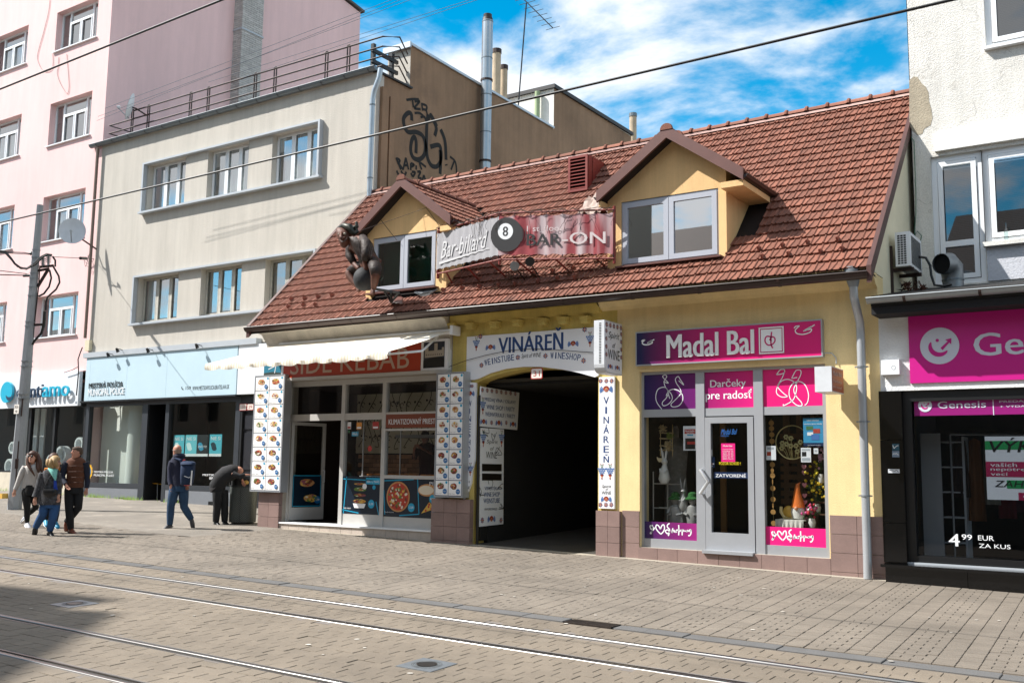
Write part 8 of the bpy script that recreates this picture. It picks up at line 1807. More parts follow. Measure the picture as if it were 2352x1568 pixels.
for s in (.15, .5, .85):
    P_ = C1+(C2-C1)*s; MB().tube([V((P_.x, P_.y+.04, P_.z-hb-.06)), V((P_.x, 15.6, roofZ(15.6)))], .018, 6).build('strut', m_vr, t)
    P_ = C0+(C1-C0)*s; MB().tube([V((P_.x, P_.y+.04, P_.z-hb-.06)), V((P_.x, 15.6, roofZ(15.6)))], .018, 6).build('strut', m_vr, t)
b = MB(); rr = random.Random(11)
for A, B_ in ((C0, C1), (C1, C2)):
    for j in range(2):
        pts = [A+(B_-A)*(k/24)+V((rr.uniform(-.01, .01), -.03+rr.uniform(-.03, .03), .06+rr.uniform(-.035, .045))) for k in range(25)]; b.tube(pts, .006, 4)
    for k in range(9):
        P_ = A+(B_-A)*rr.random()+V((0, -.06, .05)); pts = [P_]
        for _ in range(6): pts.append(pts[-1]+V((rr.uniform(-.05, .05), rr.uniform(-.02, .02), -rr.uniform(.03, .09))))
        b.tube(pts, .0035, 3)
tag(b.build('string_lights', mat('wire mix', '3a2a20', .6), t), kind='stuff')
b = MB()
for k in range(26):
    P_ = V((C0.x+1.0+rr.random()*2.8, 15.25+rr.random()*.5, 0)); P_.z = roofZ(P_.y)+.05; pts = [P_]
    for _ in range(7): q = pts[-1]+V((rr.uniform(-.16, .16), rr.uniform(-.05, .08), 0)); q.z = max(roofZ(q.y)+.03, pts[-1].z+rr.uniform(-.08, .1)); pts.append(q)
    b.tube(pts, .007, 4)
tag(b.build('dead_vine', mat('dead vine', '5b4130', .9)), 'tangle of dead twigs and wires on the tiles below the banners', 'twigs', kind='stuff')
for i, (c_, r_, x, y) in enumerate(((2, 1, 10, 860), (2, 1, 150, 820))):
    d = ray(*T(c_, r_, x, y)); P_ = CAM+d*((15.1)/d.y); b = MB(); b.tube([P_, P_+V((.1, -.1, -.06))], [.05, .09], 10); o = thing('floodlight', ['small grey floodlight under the corner of the banners', 'small black floodlight under the red banner'][i], 'lamp', P_); b.build('head', m_galv if i == 0 else m_black, o); MB().tube([P_, V((P_.x, 15.5, roofZ(15.5)))], .012, 5).build('arm', m_black, o)
d = ray(*T(1, 1, 1560, 1130)); P_ = CAM+d*((EZ-1.7-SL*EY+.05)/(d.z-SL*d.y)); b = MB()
for k in range(7): b.tube([P_+V(((.16+.02*k)*math.cos(a_), (.05+.01*k)*math.sin(a_), .01*k+.05*math.sin(a_)*SL)) for a_ in [j*.35 for j in range(19)]], .006, 4)
tag(b.build('cable_coil', m_galv), 'coil of grey cable lying on the tiles under the left dormer window', 'cable')
# crumpled sheet beside the right dormer
b = MB(); rr = random.Random(21); base = V((-9.45, 17.05, roofZ(17.05)+.06)); n = 9; vs = []
for i in range(n):
    for j in range(n): x = i/(n-1); y = j/(n-1); vs.append(base+V((x*.7-.35, (y-.5)*.5, (y-.5)*.5*SL+rr.uniform(0, .13))))
b.add(vs, [(i*n+j, (i+1)*n+j, (i+1)*n+j+1, i*n+j+1) for i in range(n-1) for j in range(n-1)]); tag(b.build('crumpled_sheet', mat('crumpled flashing', '9a8478', .6, var=.3, vs=6)), 'crumpled brownish sheet lying on the roof left of the right dormer', 'sheet')

# ---------------------------------------------------------------- tram pole and wires
base = gp(33, 1169); tb = (base-CAM).dot(FWD); top = V((base.x, base.y, 0)); d = ray(92, 471)
pb_ = V((base.x, base.y, base.z)); lean = V(atd(92, 471, tb*1.0)); 
t = thing('tram_pole', 'tapered grey steel tram pole with cables and insulators at the left', 'pole', pb_)
rb, rt = 15.6/2310*tb*1.02, 7.2/2310*tb
topz = lean.z; ax_ = lambda z: pb_+(lean-pb_)*((z-pb_.z)/(topz-pb_.z))
b = MB(); n = 8; b.loft([(ax_(z), V((r_, 0, 0)), V((0, r_, 0))) for z, r_ in ((pb_.z-.02, rb), (topz, rt))], n); b.build('shaft', mat('pole grey', '92969b', .55, metal=.1, var=.2, vs=2, fine=.08, stretch=(1, 1, .3)), t)
zpx = lambda y: pb_.z+(topz-pb_.z)*(1169-y)/(1169-471); rad = lambda z: rb+(rt-rb)*(z-pb_.z)/(topz-pb_.z)
for y in (575, 592, 628, 640, 660, 680, 740, 750, 830, 842, 905, 915): z = zpx(y); MB().tube([ax_(z), ax_(z+.025)], rad(z)*1.1, 10).build('band', m_galv, t)
MB().box(*[c for c in (0, 0, 0, 0, 0, 0)]) if 0 else None
b = MB(); z = zpx(925); b.tube([ax_(z-.35)+V((.16, -.12, 0)), ax_(z+.1)+V((.16, -.12, 0))], .02, 6); b.build('lock_rod', m_rust, t)
b = MB(); z = zpx(1062); b.tube([ax_(z-.6)+V((.13, -.1, 0)), ax_(z+.55)+V((.11, -.1, 0))], .018, 6); b.tube([ax_(z-.15)+V((.14, -.12, 0)), ax_(z+.1)+V((.13, -.12, 0))], .045, 6); b.build('crank_rod', m_rust, t)
o = MB(); z = zpx(940); c = ax_(z)+V((-.02, -rad(z)-.01, 0)); p5 = Plane(c, (1, 0, 0), (0, 0, 1)); o.pb(p5, -.1, .12, -.12, .12, 0, .008); pl_ = o.build('number_tag', m_enw, t)
b = MB(); text(b, p5, '302A', -.08, .1, .02, .09, d=.01, bold=.02); text(b, p5, 'NB', -.04, .06, -.09, -.03, d=.01, bold=.02); b.build('lettering', m_txtk, pl_)
b = MB(); z = zpx(1140); c = ax_(z)+V((-.12, -.22, 0)); b.box(c.x-.11, c.x+.02, c.y-.08, c.y+.08, c.z-.05, c.z+.08); b.build('yellow_box', mat('yellow box', 'c9a046', .6), t)
zz_ = lambda x, y: (x/2.85*.5742, (950+y/2.85)*.5742)
def pz(x, y, dd=0): return V(atd(*zz_(x, y), tb+dd))
b = MB(); b.tube([pz(*p, -.15) for p in ((-40, 150), (60, 160), (120, 230), (170, 300), (240, 350), (310, 350), (390, 300), (470, 220), (530, 190), (590, 200))], .028, 8); b.tube([pz(*p, -.2) for p in ((-40, 160), (60, 175), (130, 250), (200, 330), (300, 360), (400, 310), (480, 230), (540, 195))], .022, 8); b.tube([pz(*p, -.1) for p in ((600, 215), (630, 260), (630, 330), (610, 335), (670, 440), (680, 510), (640, 590), (540, 680), (525, 740), (520, 830))], .024, 8); b.tube([pz(*p, -.1) for p in ((565, 370), (585, 460), (560, 560), (500, 640), (440, 670))], .024, 8); b.tube([pz(*p, -.1) for p in ((510, 840), (500, 1000), (470, 1090), (390, 1180), (370, 1220))], [.04, .04, .03, .03, .03], 8); b.build('feeder_cable', m_black, t, smooth=True)
b = MB(); b.tube([pz(395, 385, 0), pz(560, 355, 0)], .035, 6); b.tube([pz(460, 335, 0), pz(610, 320, 0)], .035, 6); b.tube([pz(545, 370), pz(430, 560)], .04, 6); b.tube([pz(455, 320, .0), pz(440, 560, .0), pz(390, 1000), pz(340, 1480)], .018, 6); b.tube([pz(400, 995), pz(500, 990)], .035, 6); b.build('bracket_arm', m_rust, t)
for (x, y) in ((552, 240), (490, 265)):
    b = MB()
    for k in range(4): b.tube([pz(x+(k % 2), y-30+22*k), pz(x+(k % 2), y-20+22*k)], .075-.006*k, 12)
    b.tube([pz(x, y-40), pz(x, y+80)], .03, 8); b.build('insulator', mat('porcelain grey', '9a9ca0', .35), t, smooth=True)
m_wire2 = mat('contact wire', '15161a', .5)
t_ = MB(); t_.tube([pz(350, 185), pz(270, 172), pz(-60, 160, -1)], .012, 5); t_.tube([pz(350, 192), pz(-60, 168, -1)], .009, 4); t_.tube([pz(345, 432), pz(-60, 422, -1)], .014, 5); t_.tube([pz(345, 425), pz(290, 412), pz(-60, 370, -1)], .01, 4)
t_.tube([pz(365, 178), pz(345, 182)], .05, 6); t_.tube([pz(345, 432), pz(265, 436)], .035, 6); tag(t_.build('span_wire', m_wire2), 'pair of dark span wires running left from the tram pole', 'wire')
b = MB(); e = V(FB.pt(*FB.uv(219, 595), .05)); s0 = pz(600, 220); b.tube([s0, e], .009, 5); mid_ = s0+(e-s0)*.62; mid2 = s0+(e-s0)*.78; b.tube([mid_, mid2], .045, 8)
tag(b.build('span_wire', m_wire2), 'thin span wire with a black insulator from the tram pole to the pink corner', 'wire')
b = MB(); rr = random.Random(6); pts = [e]
for k in range(16): pts.append(e+V((rr.uniform(-.55, .05), rr.uniform(-.1, 0), rr.uniform(-.35, .2))))
b.tube(spl([tuple(p) for p in pts], 3), .006, 4); tag(b.build('wire_tangle', m_rust), 'tangle of loose wire at the pink house corner', 'wire')
# contact wires over the tracks
def wirethrough(px0, py0, px1, py1, y, lb, r=.009):
    pl = YP(y); a = pl.uv(px0, py0); c = pl.uv(px1, py1); s = (c[1]-a[1])/(c[0]-a[0]); x0, x1 = -45, 14; b = MB(); b.tube([(x0, y, a[1]+s*(x0-a[0])), (x1, y, a[1]+s*(x1-a[0]))], r, 6); tag(b.build('contact_wire', m_wire2, smooth=True), lb, 'wire', 'overhead tram wires'); print('wire', a, c)
wirethrough(588, 374, 1764, 99, 8.9, 'long dark tram contact wire crossing the whole picture in front of the roof', .0135)
wirethrough(0, 205, 510, 0, 5.95, 'dark tram contact wire crossing the top left corner', .011)
for i, (x0, y0, x1_, y1_) in enumerate(((588, 118, 900, 0), (588, 132, 920, 0), (600, 128, 943, 0), (800, 88, 1080, 0), (850, 82, 1097, 0))):
    pl = YP(17.0); p0 = V(pl.pt(*pl.uv(x0, y0))); p1 = V(pl.pt(*pl.uv(x1_, y1_))); d = p1-p0; b = MB(); b.tube([p0-d*1.4, p0+d*1.6], .006, 4); tag(b.build('phone_wire', mat('thin wire', '54606c', .6)), 'thin wire number %s crossing the sky above the roof railing' % ['one from the top', 'two from the top', 'three from the top', 'four from the top', 'five from the top'][i], 'wire', 'thin wires above the roof railing')
# electric box between pink and beige, cables by the police sign
a, z = FB.uv(207, 794); o = thing('junction_box', 'small cream junction box at the joint of the pink and the beige house', 'box', FB.pt(a, z-.2)); MB().pb(FB, a-.1, a+.12, z-.17, z+.17, .005, .12).build('case', mat('cream plastic', 'cfc6ab', .5), o)
b = MB(); b.tube([V(FB.pt(*FB.uv(*T(0, 2, *p)), .2)) for p in ((810, 60), (790, 110), (770, 170), (775, 280), (765, 400), (755, 500))], .02, 5); b.tube([V(FB.pt(*FB.uv(*T(0, 2, *p)), .2)) for p in ((765, 240), (720, 265), (640, 290))], .012, 5); tag(b.build('cable', m_black), 'bundle of black cables running down the left edge of the police sign', 'cable')
# ---------------------------------------------------------------- litter bin
BD = lambda x, y: ((620+x/4.127)*.5742, (1760+y/4.127)*.5742)
tbn = (gp(*BD(1300, 1388))-CAM).dot(FWD); bc = V(atd(*BD(1440, 1385), tbn+.25)); bc.z = GZ(bc.x, bc.y); H = 790/ (2310*4.127/.5742) * tbn; W = 230/(2310*4.127/.5742)*tbn
RH = V((RGT.x, RGT.y, 0)).normalized(); FH = V((FWD.x, FWD.y, 0)).normalized()
t = thing('litter_bin', 'large dark grey perforated litter bin at the left end of the low house', 'bin', bc)
def oval(h, k=1.): return (bc+V((0, 0, h)), RH*W*k, FH*W*.85*k)
b = MB(); b.loft([oval(.03, .94), oval(H*.78, .97)], 24, sup=.8); b.build('basket', mat('bin grey green', '2b2f2c', .5, var=.1), t, smooth=True)
b = MB()
for r_ in range(38):
    for k in range(56):
        if (k+r_) % 2: continue
        a_ = math.pi+math.pi*k/55; ca, sa = math.cos(a_), math.sin(a_); z = .05+r_*H*.72/38; P_ = bc+RH*(W*.975*math.copysign(abs(ca)**.8, ca))+FH*(W*.85*.975*math.copysign(abs(sa)**.8, sa))+V((0, 0, z)); tn = (RH*-sa+FH*ca).normalized()*.012; b.add([P_-tn, P_+V((0, 0, .008)), P_+tn, P_-V((0, 0, .008))], [(0, 1, 2, 3)])
tag(b.build('perforations', mat('bin mesh light', '6d726f', .5), t), kind='stuff')
b = MB(); b.loft([oval(H*.78, 1.0), oval(H*.80, 1.0)], 24, sup=.8); b.loft([oval(H*.93, 1.0), oval(H*.99, 1.0), oval(H, .97)], 24, sup=.8); b.build('rim', mat('bin dark', '1f2223', .45), t, smooth=True, ang=30)
b = MB(); b.loft([oval(H*.8, .9), oval(H*.93, .9)], 24, sup=.8); b.build('inside', m_black, t)
for a_ in (3.3, 4.0, 5.3, 6.1, .5, 2.4): ca, sa = math.cos(a_), math.sin(a_); P_ = bc+RH*W*.94*ca+FH*W*.8*sa; MB().tube([P_+V((0, 0, H*.78)), P_+V((0, 0, H*.95))], .035, 6).build('lid_post', mat('bin dark', '1f2223', .45), t)
b = MB(); b.ball(bc-FH*W*.6+RH*.1+V((0, 0, H*.86)), .09, 8, 6, (1, 1, .7)); b.build('paper_bag', mat('crumpled paper', 'b58f4a', .8), t)
MB().loft([oval(0, .8), oval(.04, .8)], 20).build('foot', m_black, t)
# ---------------------------------------------------------------- weeds along the walls
b = MB(); rr = random.Random(31)
spots = [(T(0, 2, x, y), n_) for x, y, n_ in ((570, 1415, 20), (790, 1430, 14), (850, 1440, 26), (910, 1445, 34), (940, 1440, 20), (1020, 1455, 10), (1190, 1455, 30), (1215, 1450, 40), (1240, 1460, 26), (1120, 1462, 8), (10, 1405, 20), (70, 1400, 20), (1560, 1480, 8), (1620, 1490, 8))]
for (px, py), n_ in spots:
    c0 = V(FB.pt(FB.uv(px, py)[0], 0, .12)); c0.z = GZ(c0.x, c0.y)
    for k in range(n_):
        p = c0+V((rr.gauss(0, .22), rr.gauss(0, .06), 0)); h = .05+.1*rr.random(); l = V((rr.uniform(-.06, .06), rr.uniform(-.05, .05), h)); s = V((.012, 0, 0)); b.add([p-s, p+s, p+l], [(0, 1, 2)])
tag(b.build('weeds', mat('weed green', '6f8a35', .8, isl=.3)), 'small green weeds growing along the foot of the police shopfront', 'weeds', kind='stuff')
# chewing gum and small litter on the paving
b = MB(); 
for k in range(60):
    x, y = rr.uniform(-16, -1.5), rr.uniform(6.8, 15.2)
    if any(abs(y-q) < .15 for q in RAILS): continue
    n = 7; r_ = .012+.02*rr.random(); b.add([(x+r_*math.cos(6.28*j/n)*(.7+.6*rr.random()), y+r_*math.sin(6.28*j/n), GZ(x, y)+.006) for j in range(n)], [tuple(range(n))])
tag(b.build('gum_spots', mat('old gum', 'b8b2a8', .8, isl=.25)), 'pale flattened gum spots scattered over the paving', 'gum', kind='stuff')

# ================================================================ the other side of the street (behind the camera, seen in the panes)
def opp(x0, x1, y, h, cc, roofc, lb, rh=3.5):
    t = thing('street_house', lb, 'building', ((x0+x1)/2, y, GZ(0, y)), 'houses on the other side of the street'); pl = Plane((0, y, 0), (-1, 0, 0), (0, 0, 1)); holes = []; nx = int((x1-x0)/3); nz = int((h-4)/3.2)
    for i in range(nx):
        for j in range(nz): a = -x1+1+(x1-x0-2)*(i+.5)/nx; holes.append((a-.6, a+.6, 4.6+3.2*j, 6.3+3.2*j))
    wall(MB(), pl, -x1, -x0, -1, h, holes, .3).build('wall', mat('opp '+cc, cc, .9, var=.1), t)
    for q in holes: MB().pb(pl, *q, -.25, -.22).build('window', m_dark, t)
    b = MB(); b.add([(x0, y-9, h), (x1, y-9, h), (x1, y+.4, h), (x0, y+.4, h), (x0, y-4.5, h+rh), (x1, y-4.5, h+rh)], [(2, 3, 4, 5), (0, 1, 5, 4), (1, 2, 5), (3, 0, 4), (3, 2, 1, 0)]); b.build('roof', mat('opp roof '+roofc, roofc, .8, var=.2), t); return t
opp(-19.5, -8, -6.2, 7.4, 'b9a684', '4b2c25', 'ochre house across the street behind the viewer')
opp(-33, -12, -10.1, 10.3, '8f8a80', '33211d', 'rear house with a dark tiled roof across the street')
opp(-140, -39.1, -6.3, 9.5, 'a39a8a', '3a3230', 'long low house across the street far to the left behind the viewer')
opp(-8, 6, -6.4, 9.6, '8f8a80', '3a3230', 'grey house across the street behind the viewer')
opp(6, 22, -6.0, 9.5, 'a88f7a', '4b2c25', 'brown house across the street behind the viewer')
opp(22, 44, -6.0, 12.0, '9a9a92', '3a3230', 'pale grey house across the street behind the viewer')
t = thing('street_house', 'tall corner house across the street whose shadow falls on the tracks', 'building', (-32, -6, 0), 'houses on the other side of the street')
prof = [(x, z*1.025+.1) for x, z in ((-39, -1), (-19.8, -1), (-19.8, 16.3), (-30.4, 25.1), (-31.05, 24.15), (-31.9, 26.1), (-34, 25.7), (-39, 25.2))]
MB().prism(Plane((0, -16, 0), (-1, 0, 0), (0, 0, 1)), [(-a, z) for a, z in prof], 6.4, 9.9).build('block', mat('opp 8c8478', '8c8478', .9), t)
pl = Plane((0, -6.1, 0), (-1, 0, 0), (0, 0, 1))
for i in range(6):
    for j in range(5): a = 21.5+i*2.9; MB().pb(pl, a, a+1.2, 4.5+3*j, 6.2+3*j, -.02, .04).build('window', m_dark, t)
# ================================================================ people
m_skin = mat('skin', 'b5806a', .55, var=.08, vs=12); m_skin2 = mat('pale skin', 'c4937c', .55); m_hairb = mat('brown hair', '4a2c1c', .6, var=.3, vs=40, stretch=(1, 1, .15)); m_hbl = mat('blond hair', 'a08256', .6, var=.3, vs=40, stretch=(1, 1, .15)); m_hdk = mat('dark short hair', '2a1d16', .7, var=.3, vs=50)
def cloth(n, c, **k): return mat(n, c, .85, var=k.get('var', .18), vs=k.get('vs', 7), bump=.35, bs=k.get('bs', 25), fine=k.get('fine', 0))
class Fig:
    def __init__(s, conv, foot, label, group=None, t=None):
        s.c = conv; f = gp(*conv(*foot)); s.t = t or (f-CAM).dot(FWD); s.k = s.t/2310
        s.T = thing('person', label, 'person', f, group)
    def p(s, x, y, d=0): return V(atd(*s.c(x, y), s.t+d))
    def body(s, J, m, R, hand_dirs, legs=True):
        P = lambda k: s.p(*J[k]); ch = [[(P('pel'), .075), (P('mid'), .07), (P('chest'), .075), (P('neck'), .045), (P('chin'), .055)]]
        for a in 'LR':
            if 'sh'+a in J:
                ch.append([(P('chest'), .075), (P('sh'+a), .035), (P('el'+a), .032), (P('wr'+a), .027)])
                d = (P('ha'+a)-P('wr'+a)).normalized(); side = hand_dirs.get(a, V((RGT.x, RGT.y, 0))); pl_ = P('wr'+a)+d*.05
                ch.append([(P('wr'+a), .027), (pl_, (.034, .02))])
                ch += [[(pl_, (.034, .02))]+c[1:] for c in fingers(pl_, d+V((0, 0, -.15)), side, .95)]
            if 'hip'+a in J: ch.append([(P('pel'), .075), (P('hip'+a), .055), (P('kn'+a), .04), (P('an'+a), .028)])
        return skin('body', ch, m, s.T, 2)
    def head(s, x, y, d, face, m, r=.098, nod=0.):
        """a head with jaw, nose, brow, lips and ears; face = direction the face points (in view: right, away)"""
        c = s.p(x, y, d); f = (RGT*face[0]+FH*face[1]).normalized(); f = V((f.x, f.y, nod)).normalized(); u = V((0, 0, 1)); sd = f.cross(u).normalized(); u = sd.cross(f); b = MB(); q = r/.1
        b.loft([(c+u*h*q+f*o*q, sd*w*q, f*l*q) for h, w, l, o in ((-.135, .02, .02, .045), (-.125, .04, .042, .04), (-.10, .054, .066, .022), (-.06, .064, .082, .01), (-.02, .072, .092, .0), (.02, .076, .097, -.005), (.06, .072, .094, -.01), (.095, .05, .07, -.012), (.112, .018, .03, -.012))], 16)
        b.loft([(c+f*.088*q+u*.012*q, sd*.008, f*.01), (c+f*.100*q-u*.012*q, sd*.012, f*.014), (c+f*.104*q-u*.03*q, sd*.017, f*.018), (c+f*.092*q-u*.04*q, sd*.012, f*.008)], 8)
        for k in (-1, 1): b.ball(c+sd*k*.076*q-u*.01-f*.01, .022*q, 8, 6, (.4, .8, 1.2), (sd, f, u))
        h = b.build('head', m, s.T, smooth=True, ang=180)
        for k in (-1, 1):
            e = MB(); e.ball(c+f*.083*q+sd*k*.03*q+u*.012*q, .012*q, 8, 6); e.build('eye', m_txtk, s.T, smooth=True); e = MB(); e.tube([c+f*.088*q+sd*k*.018*q+u*.032*q, c+f*.08*q+sd*k*.048*q+u*.03*q], .004, 5); e.build('eyebrow', m_hdk, s.T)
        e = MB(); e.tube([c+f*.086*q-sd*.022*q-u*.066*q, c+f*.093*q-u*.068*q, c+f*.086*q+sd*.022*q-u*.066*q], .005, 5); e.build('lips', mat('lips', '8a4a42', .5), s.T)
        return c, f, sd, u
    def hair(s, H, m, back=.0, long=None, top=.012, rear=.05):
        c, f, sd, u = H; b = MB(); b.loft([(c+u*h-f*o, sd*w, f*l) for h, w, l, o in ((-.06-rear, .055+back, .045, .06), (-.02, .082+back, .075, .04), (.02, .087+back, .092, .025), (.055, .085+back, .105, .008), (.09, .07+back, .09, .006), (.115+top, .04, .05, .006), (.125+top, .01, .012, .006))], 14)
        if long:
            for pts in long: b.tube([s.p(*p) for p in pts], [.045, .05, .04, .028, .01][:len(pts)], 8)
        b.build('hair', m, s.T, smooth=True, ang=180)
    def torso(s, rings, m, name='jacket', sleeves=(), depth=.6, extra=None):
        b = MB(); b.loft([(s.p(x, y, d), RGT*(w*s.k*s.unit), FH*(w*s.k*s.unit*(dep if dep else depth))) for x, y, w, d, dep in [(q+(0, None))[:5] if len(q) == 3 else (q+(None,))[:5] for q in rings]], 16)
        for pts, rs in sleeves: b.tube([s.p(*p) for p in pts], rs, 10)
        if extra: extra(b)
        return b.build(name, m, s.T, smooth=True, ang=60)
    def trousers(s, J, m, r=(.105, .075, .055), hipw=.15):
        b = MB(); P = lambda k: s.p(*J[k]); pc = P('pel'); b.loft([(pc-V((0, 0, .1)), RGT*hipw*.9, FH*.11), (pc, RGT*hipw, FH*.12), (pc+V((0, 0, .12)), RGT*hipw*.95, FH*.11)], 14)
        for a in 'LR':
            if 'hip'+a in J: hp, kn, an = P('hip'+a), P('kn'+a), P('an'+a); b.tube([hp+V((0, 0, .06)), hp, (hp+kn)/2, kn, (kn+an)/2, an+(an-kn).normalized()*-.0], [r[0]*.9, r[0], (r[0]+r[1])/2+.005, r[1], (r[1]+r[2])/2+.006, r[2]], 12)
        return b.build('trousers', m, s.T, smooth=True, ang=70)
    def shoes(s, J, m, sole=None):
        for a in 'LR':
            if 'toe'+a in J:
                an, to = s.p(*J['an'+a]), s.p(*J['toe'+a]); d = (to-an); fl = V((d.x, d.y, d.z)); fl = fl.normalized(); heel = an+V((0, 0, -.05))-fl*.03 if abs(fl.z) < .8 else an; b = MB()
                up = V((0, 0, 1)) if abs(fl.z) < .75 else FH*-1; sd = fl.cross(up).normalized(); up = sd.cross(fl); L_ = .25
                b.loft([(heel-fl*.03+up*.01, sd*.02, up*.02), (heel+fl*.0+up*.015, sd*.037, up*.05), (heel+fl*.07+up*.015, sd*.04, up*.06), (heel+fl*.14, sd*.047, up*.042), (heel+fl*.2-up*.006, sd*.045, up*.03), (heel+fl*(L_-.01)-up*.012, sd*.02, up*.014)], 12); b.build('shoe', m, s.T, smooth=True, ang=70)
                if sole: b = MB(); b.loft([(heel-fl*.035-up*.032, sd*.03, up*.012), (heel+fl*.1-up*.036, sd*.046, up*.014), (heel+fl*.22-up*.03, sd*.032, up*.01)], 10, sup=.7); b.build('sole', sole, s.T, smooth=True)
ZP = lambda x, y: (x/3.92*.5742, (1760+y/3.92)*.5742)
ZW = BD
Fig.unit = .5742/3.92
# man in the vest
J = dict(pel=(1165, 760, 0), mid=(1185, 600, 0), chest=(1195, 380, 0), neck=(1200, 270, 0), chin=(1200, 240, 0), shL=(1055, 345, -.02), elL=(975, 560, -.05), wrL=(1030, 690, -.22), haL=(1090, 770, -.28), shR=(1335, 345, 0), elR=(1365, 560, .05), wrR=(1362, 750, .0), haR=(1345, 850, -.03), hipL=(1090, 790, -.02), knL=(1085, 1090, -.06), anL=(1110, 1385, -.02), toeL=(1200, 1440, -.12), hipR=(1225, 790, .05), knR=(1225, 1060, .0), anR=(1050, 1270, .25), toeR=(1035, 1400, .28))
F_ = Fig(ZP, (1130, 1452), 'man in a brown quilted vest over navy sleeves, rightmost of the group', 'people walking in the group at the left')
F_.body(J, m_skin, None, {}); H = F_.head(1205, 185, -.01, (-.75, -.65), m_skin, .1); F_.hair(H, mat('greying hair', '4d3c2e', .8, var=.4, vs=60), -.006, None, -.01, -.01)
F_.torso([(1200, 262, 55), (1195, 290, 115), (1195, 330, 150), (1190, 430, 148), (1185, 560, 138), (1170, 680, 145), (1162, 742, 150)], cloth('brown vest', '5b3420', vs=9), 'vest')
F_.torso([(1195, 300, 60), (1195, 340, 140), (1190, 380, 60)], cloth('navy knit', '151c2e'), 'sweater', [([J['shL'], (1010, 450, -.03), J['elL'], (1000, 640, -.15), J['wrL']], [.075, .072, .06, .05, .043]), ([J['shR'], (1360, 450, .02), J['elR'], (1372, 660, .02), J['wrR']], [.072, .068, .058, .05, .043])])
F_.trousers(J, cloth('black trousers', '131417'), (.1, .078, .062)); F_.shoes(J, mat('brown leather', '6e3620', .35), mat('rubber sole', '3a2c22', .8))
for y in (400, 490, 580, 660): b = MB(); b.tube([F_.p(1195+dx, y+abs(dx)*.03, -.2+abs(dx)*.0006) for dx in (-120, -60, 0, 60, 120)], .006, 4); b.build('quilt_seam', cloth('vest seam', '3d2114'), F_.T)
# woman in the white jacket
J = dict(pel=(470, 790, 0), mid=(480, 620, 0), chest=(500, 450, 0), neck=(515, 350, 0), chin=(512, 325, 0), shL=(400, 420, 0), elL=(305, 610, -.02), wrL=(240, 770, -.05), haL=(218, 860, -.08), shR=(610, 440, .02), elR=(640, 600, .0), wrR=(620, 740, -.05), haR=(615, 820, -.05), hipL=(415, 820, -.02), knL=(425, 1060, -.05), anL=(425, 1290, .0), toeL=(480, 1350, -.12), hipR=(530, 820, .05), knR=(560, 1050, .1), anR=(400, 1190, .35), toeR=(375, 1215, .4))
F_ = Fig(ZP, (430, 1362), 'long haired woman in a white jacket and sunglasses, at the left of the group', 'people walking in the group at the left')
F_.body(J, m_skin2, None, {}); H = F_.head(512, 262, -.02, (-.1, -1), m_skin2, .095)
F_.hair(H, m_hairb, .012, [[(455, 215, .02), (440, 300, -.03), (430, 360, -.08), (480, 450, -.15), (545, 560, -.17)], [(580, 220, .03), (620, 330, .02), (635, 430, -.02), (665, 490, -.03), (690, 540, -.02)], [(560, 190, .05), (600, 300, .05), (590, 420, -.05), (610, 500, -.1)]])
b = MB(); c, f, sd, u = H
for k in (-1, 1): b.ball(c+f*.092+sd*k*.034+u*.012, .03, 10, 6, (1, .35, .8), (sd, f, u))
b.build('sunglasses', m_black, F_.T, smooth=True)
F_.torso([(515, 372, 45), (505, 395, 85), (500, 440, 118), (490, 540, 108), (465, 660, 112), (455, 750, 118)], cloth('white jacket', 'b7b4b0', vs=5), 'jacket', [([J['shL'], (350, 500, -.02), J['elL'], (270, 700, -.04), J['wrL']], [.07, .066, .056, .048, .044]), ([J['shR'], (630, 520, .0), J['elR'], (632, 680, -.03), J['wrR']], [.07, .066, .056, .048, .044])])
F_.trousers(J, cloth('black leggings', '0e0f11'), (.098, .066, .042), .14); F_.shoes(J, mat('white trainer', 'b9bac0', .5), m_txtw)
b = MB(); a = F_.p(428, 1240, .0); b.tube([a, a-V((0, 0, .02))], .05, 10); b.build('sock_stripe', mat('neon green', '6fc22e', .6), F_.T)
# woman behind in orange
J = dict(pel=(850, 780, .5), mid=(850, 620, .5), chest=(850, 460, .5), neck=(845, 370, .5), chin=(845, 350, .5), shL=(755, 440, .5), elL=(730, 600, .5), wrL=(740, 760, .45), haL=(745, 830, .45), shR=(930, 440, .5), elR=(955, 600, .5), wrR=(945, 750, .45), haR=(940, 820, .45), hipL=(800, 820, .5), knL=(760, 1040, .45), anL=(715, 1245, .5), toeL=(740, 1290, .38), hipR=(890, 820, .55), knR=(890, 1050, .5), anR=(868, 1270, .5), toeR=(915, 1325, .36))
F_ = Fig(ZP, (790, 1492), 'person in orange coat and blue shoes hidden behind the woman in grey', 'people walking in the group at the left')
F_.body(J, m_skin2, None, {}); H = F_.head(845, 300, .5, (.2, 1), m_skin2, .095); F_.hair(H, m_hairb, .01)
F_.torso([(845, 385, 60, .5, .6), (850, 430, 105, .5, .6), (850, 560, 100, .5, .6), (855, 700, 102, .5, .6), (860, 800, 108, .5, .6)], cloth('orange coat', 'b06a1a'), 'coat', [([J['shL'], J['elL'], J['wrL']], [.07, .058, .045]), ([J['shR'], J['elR'], J['wrR']], [.07, .058, .045])])
F_.trousers(J, cloth('dark trousers', '1a1c20'), (.095, .065, .045), .13); F_.shoes(J, mat('blue trainer', '1f87ad', .5), m_txtw)
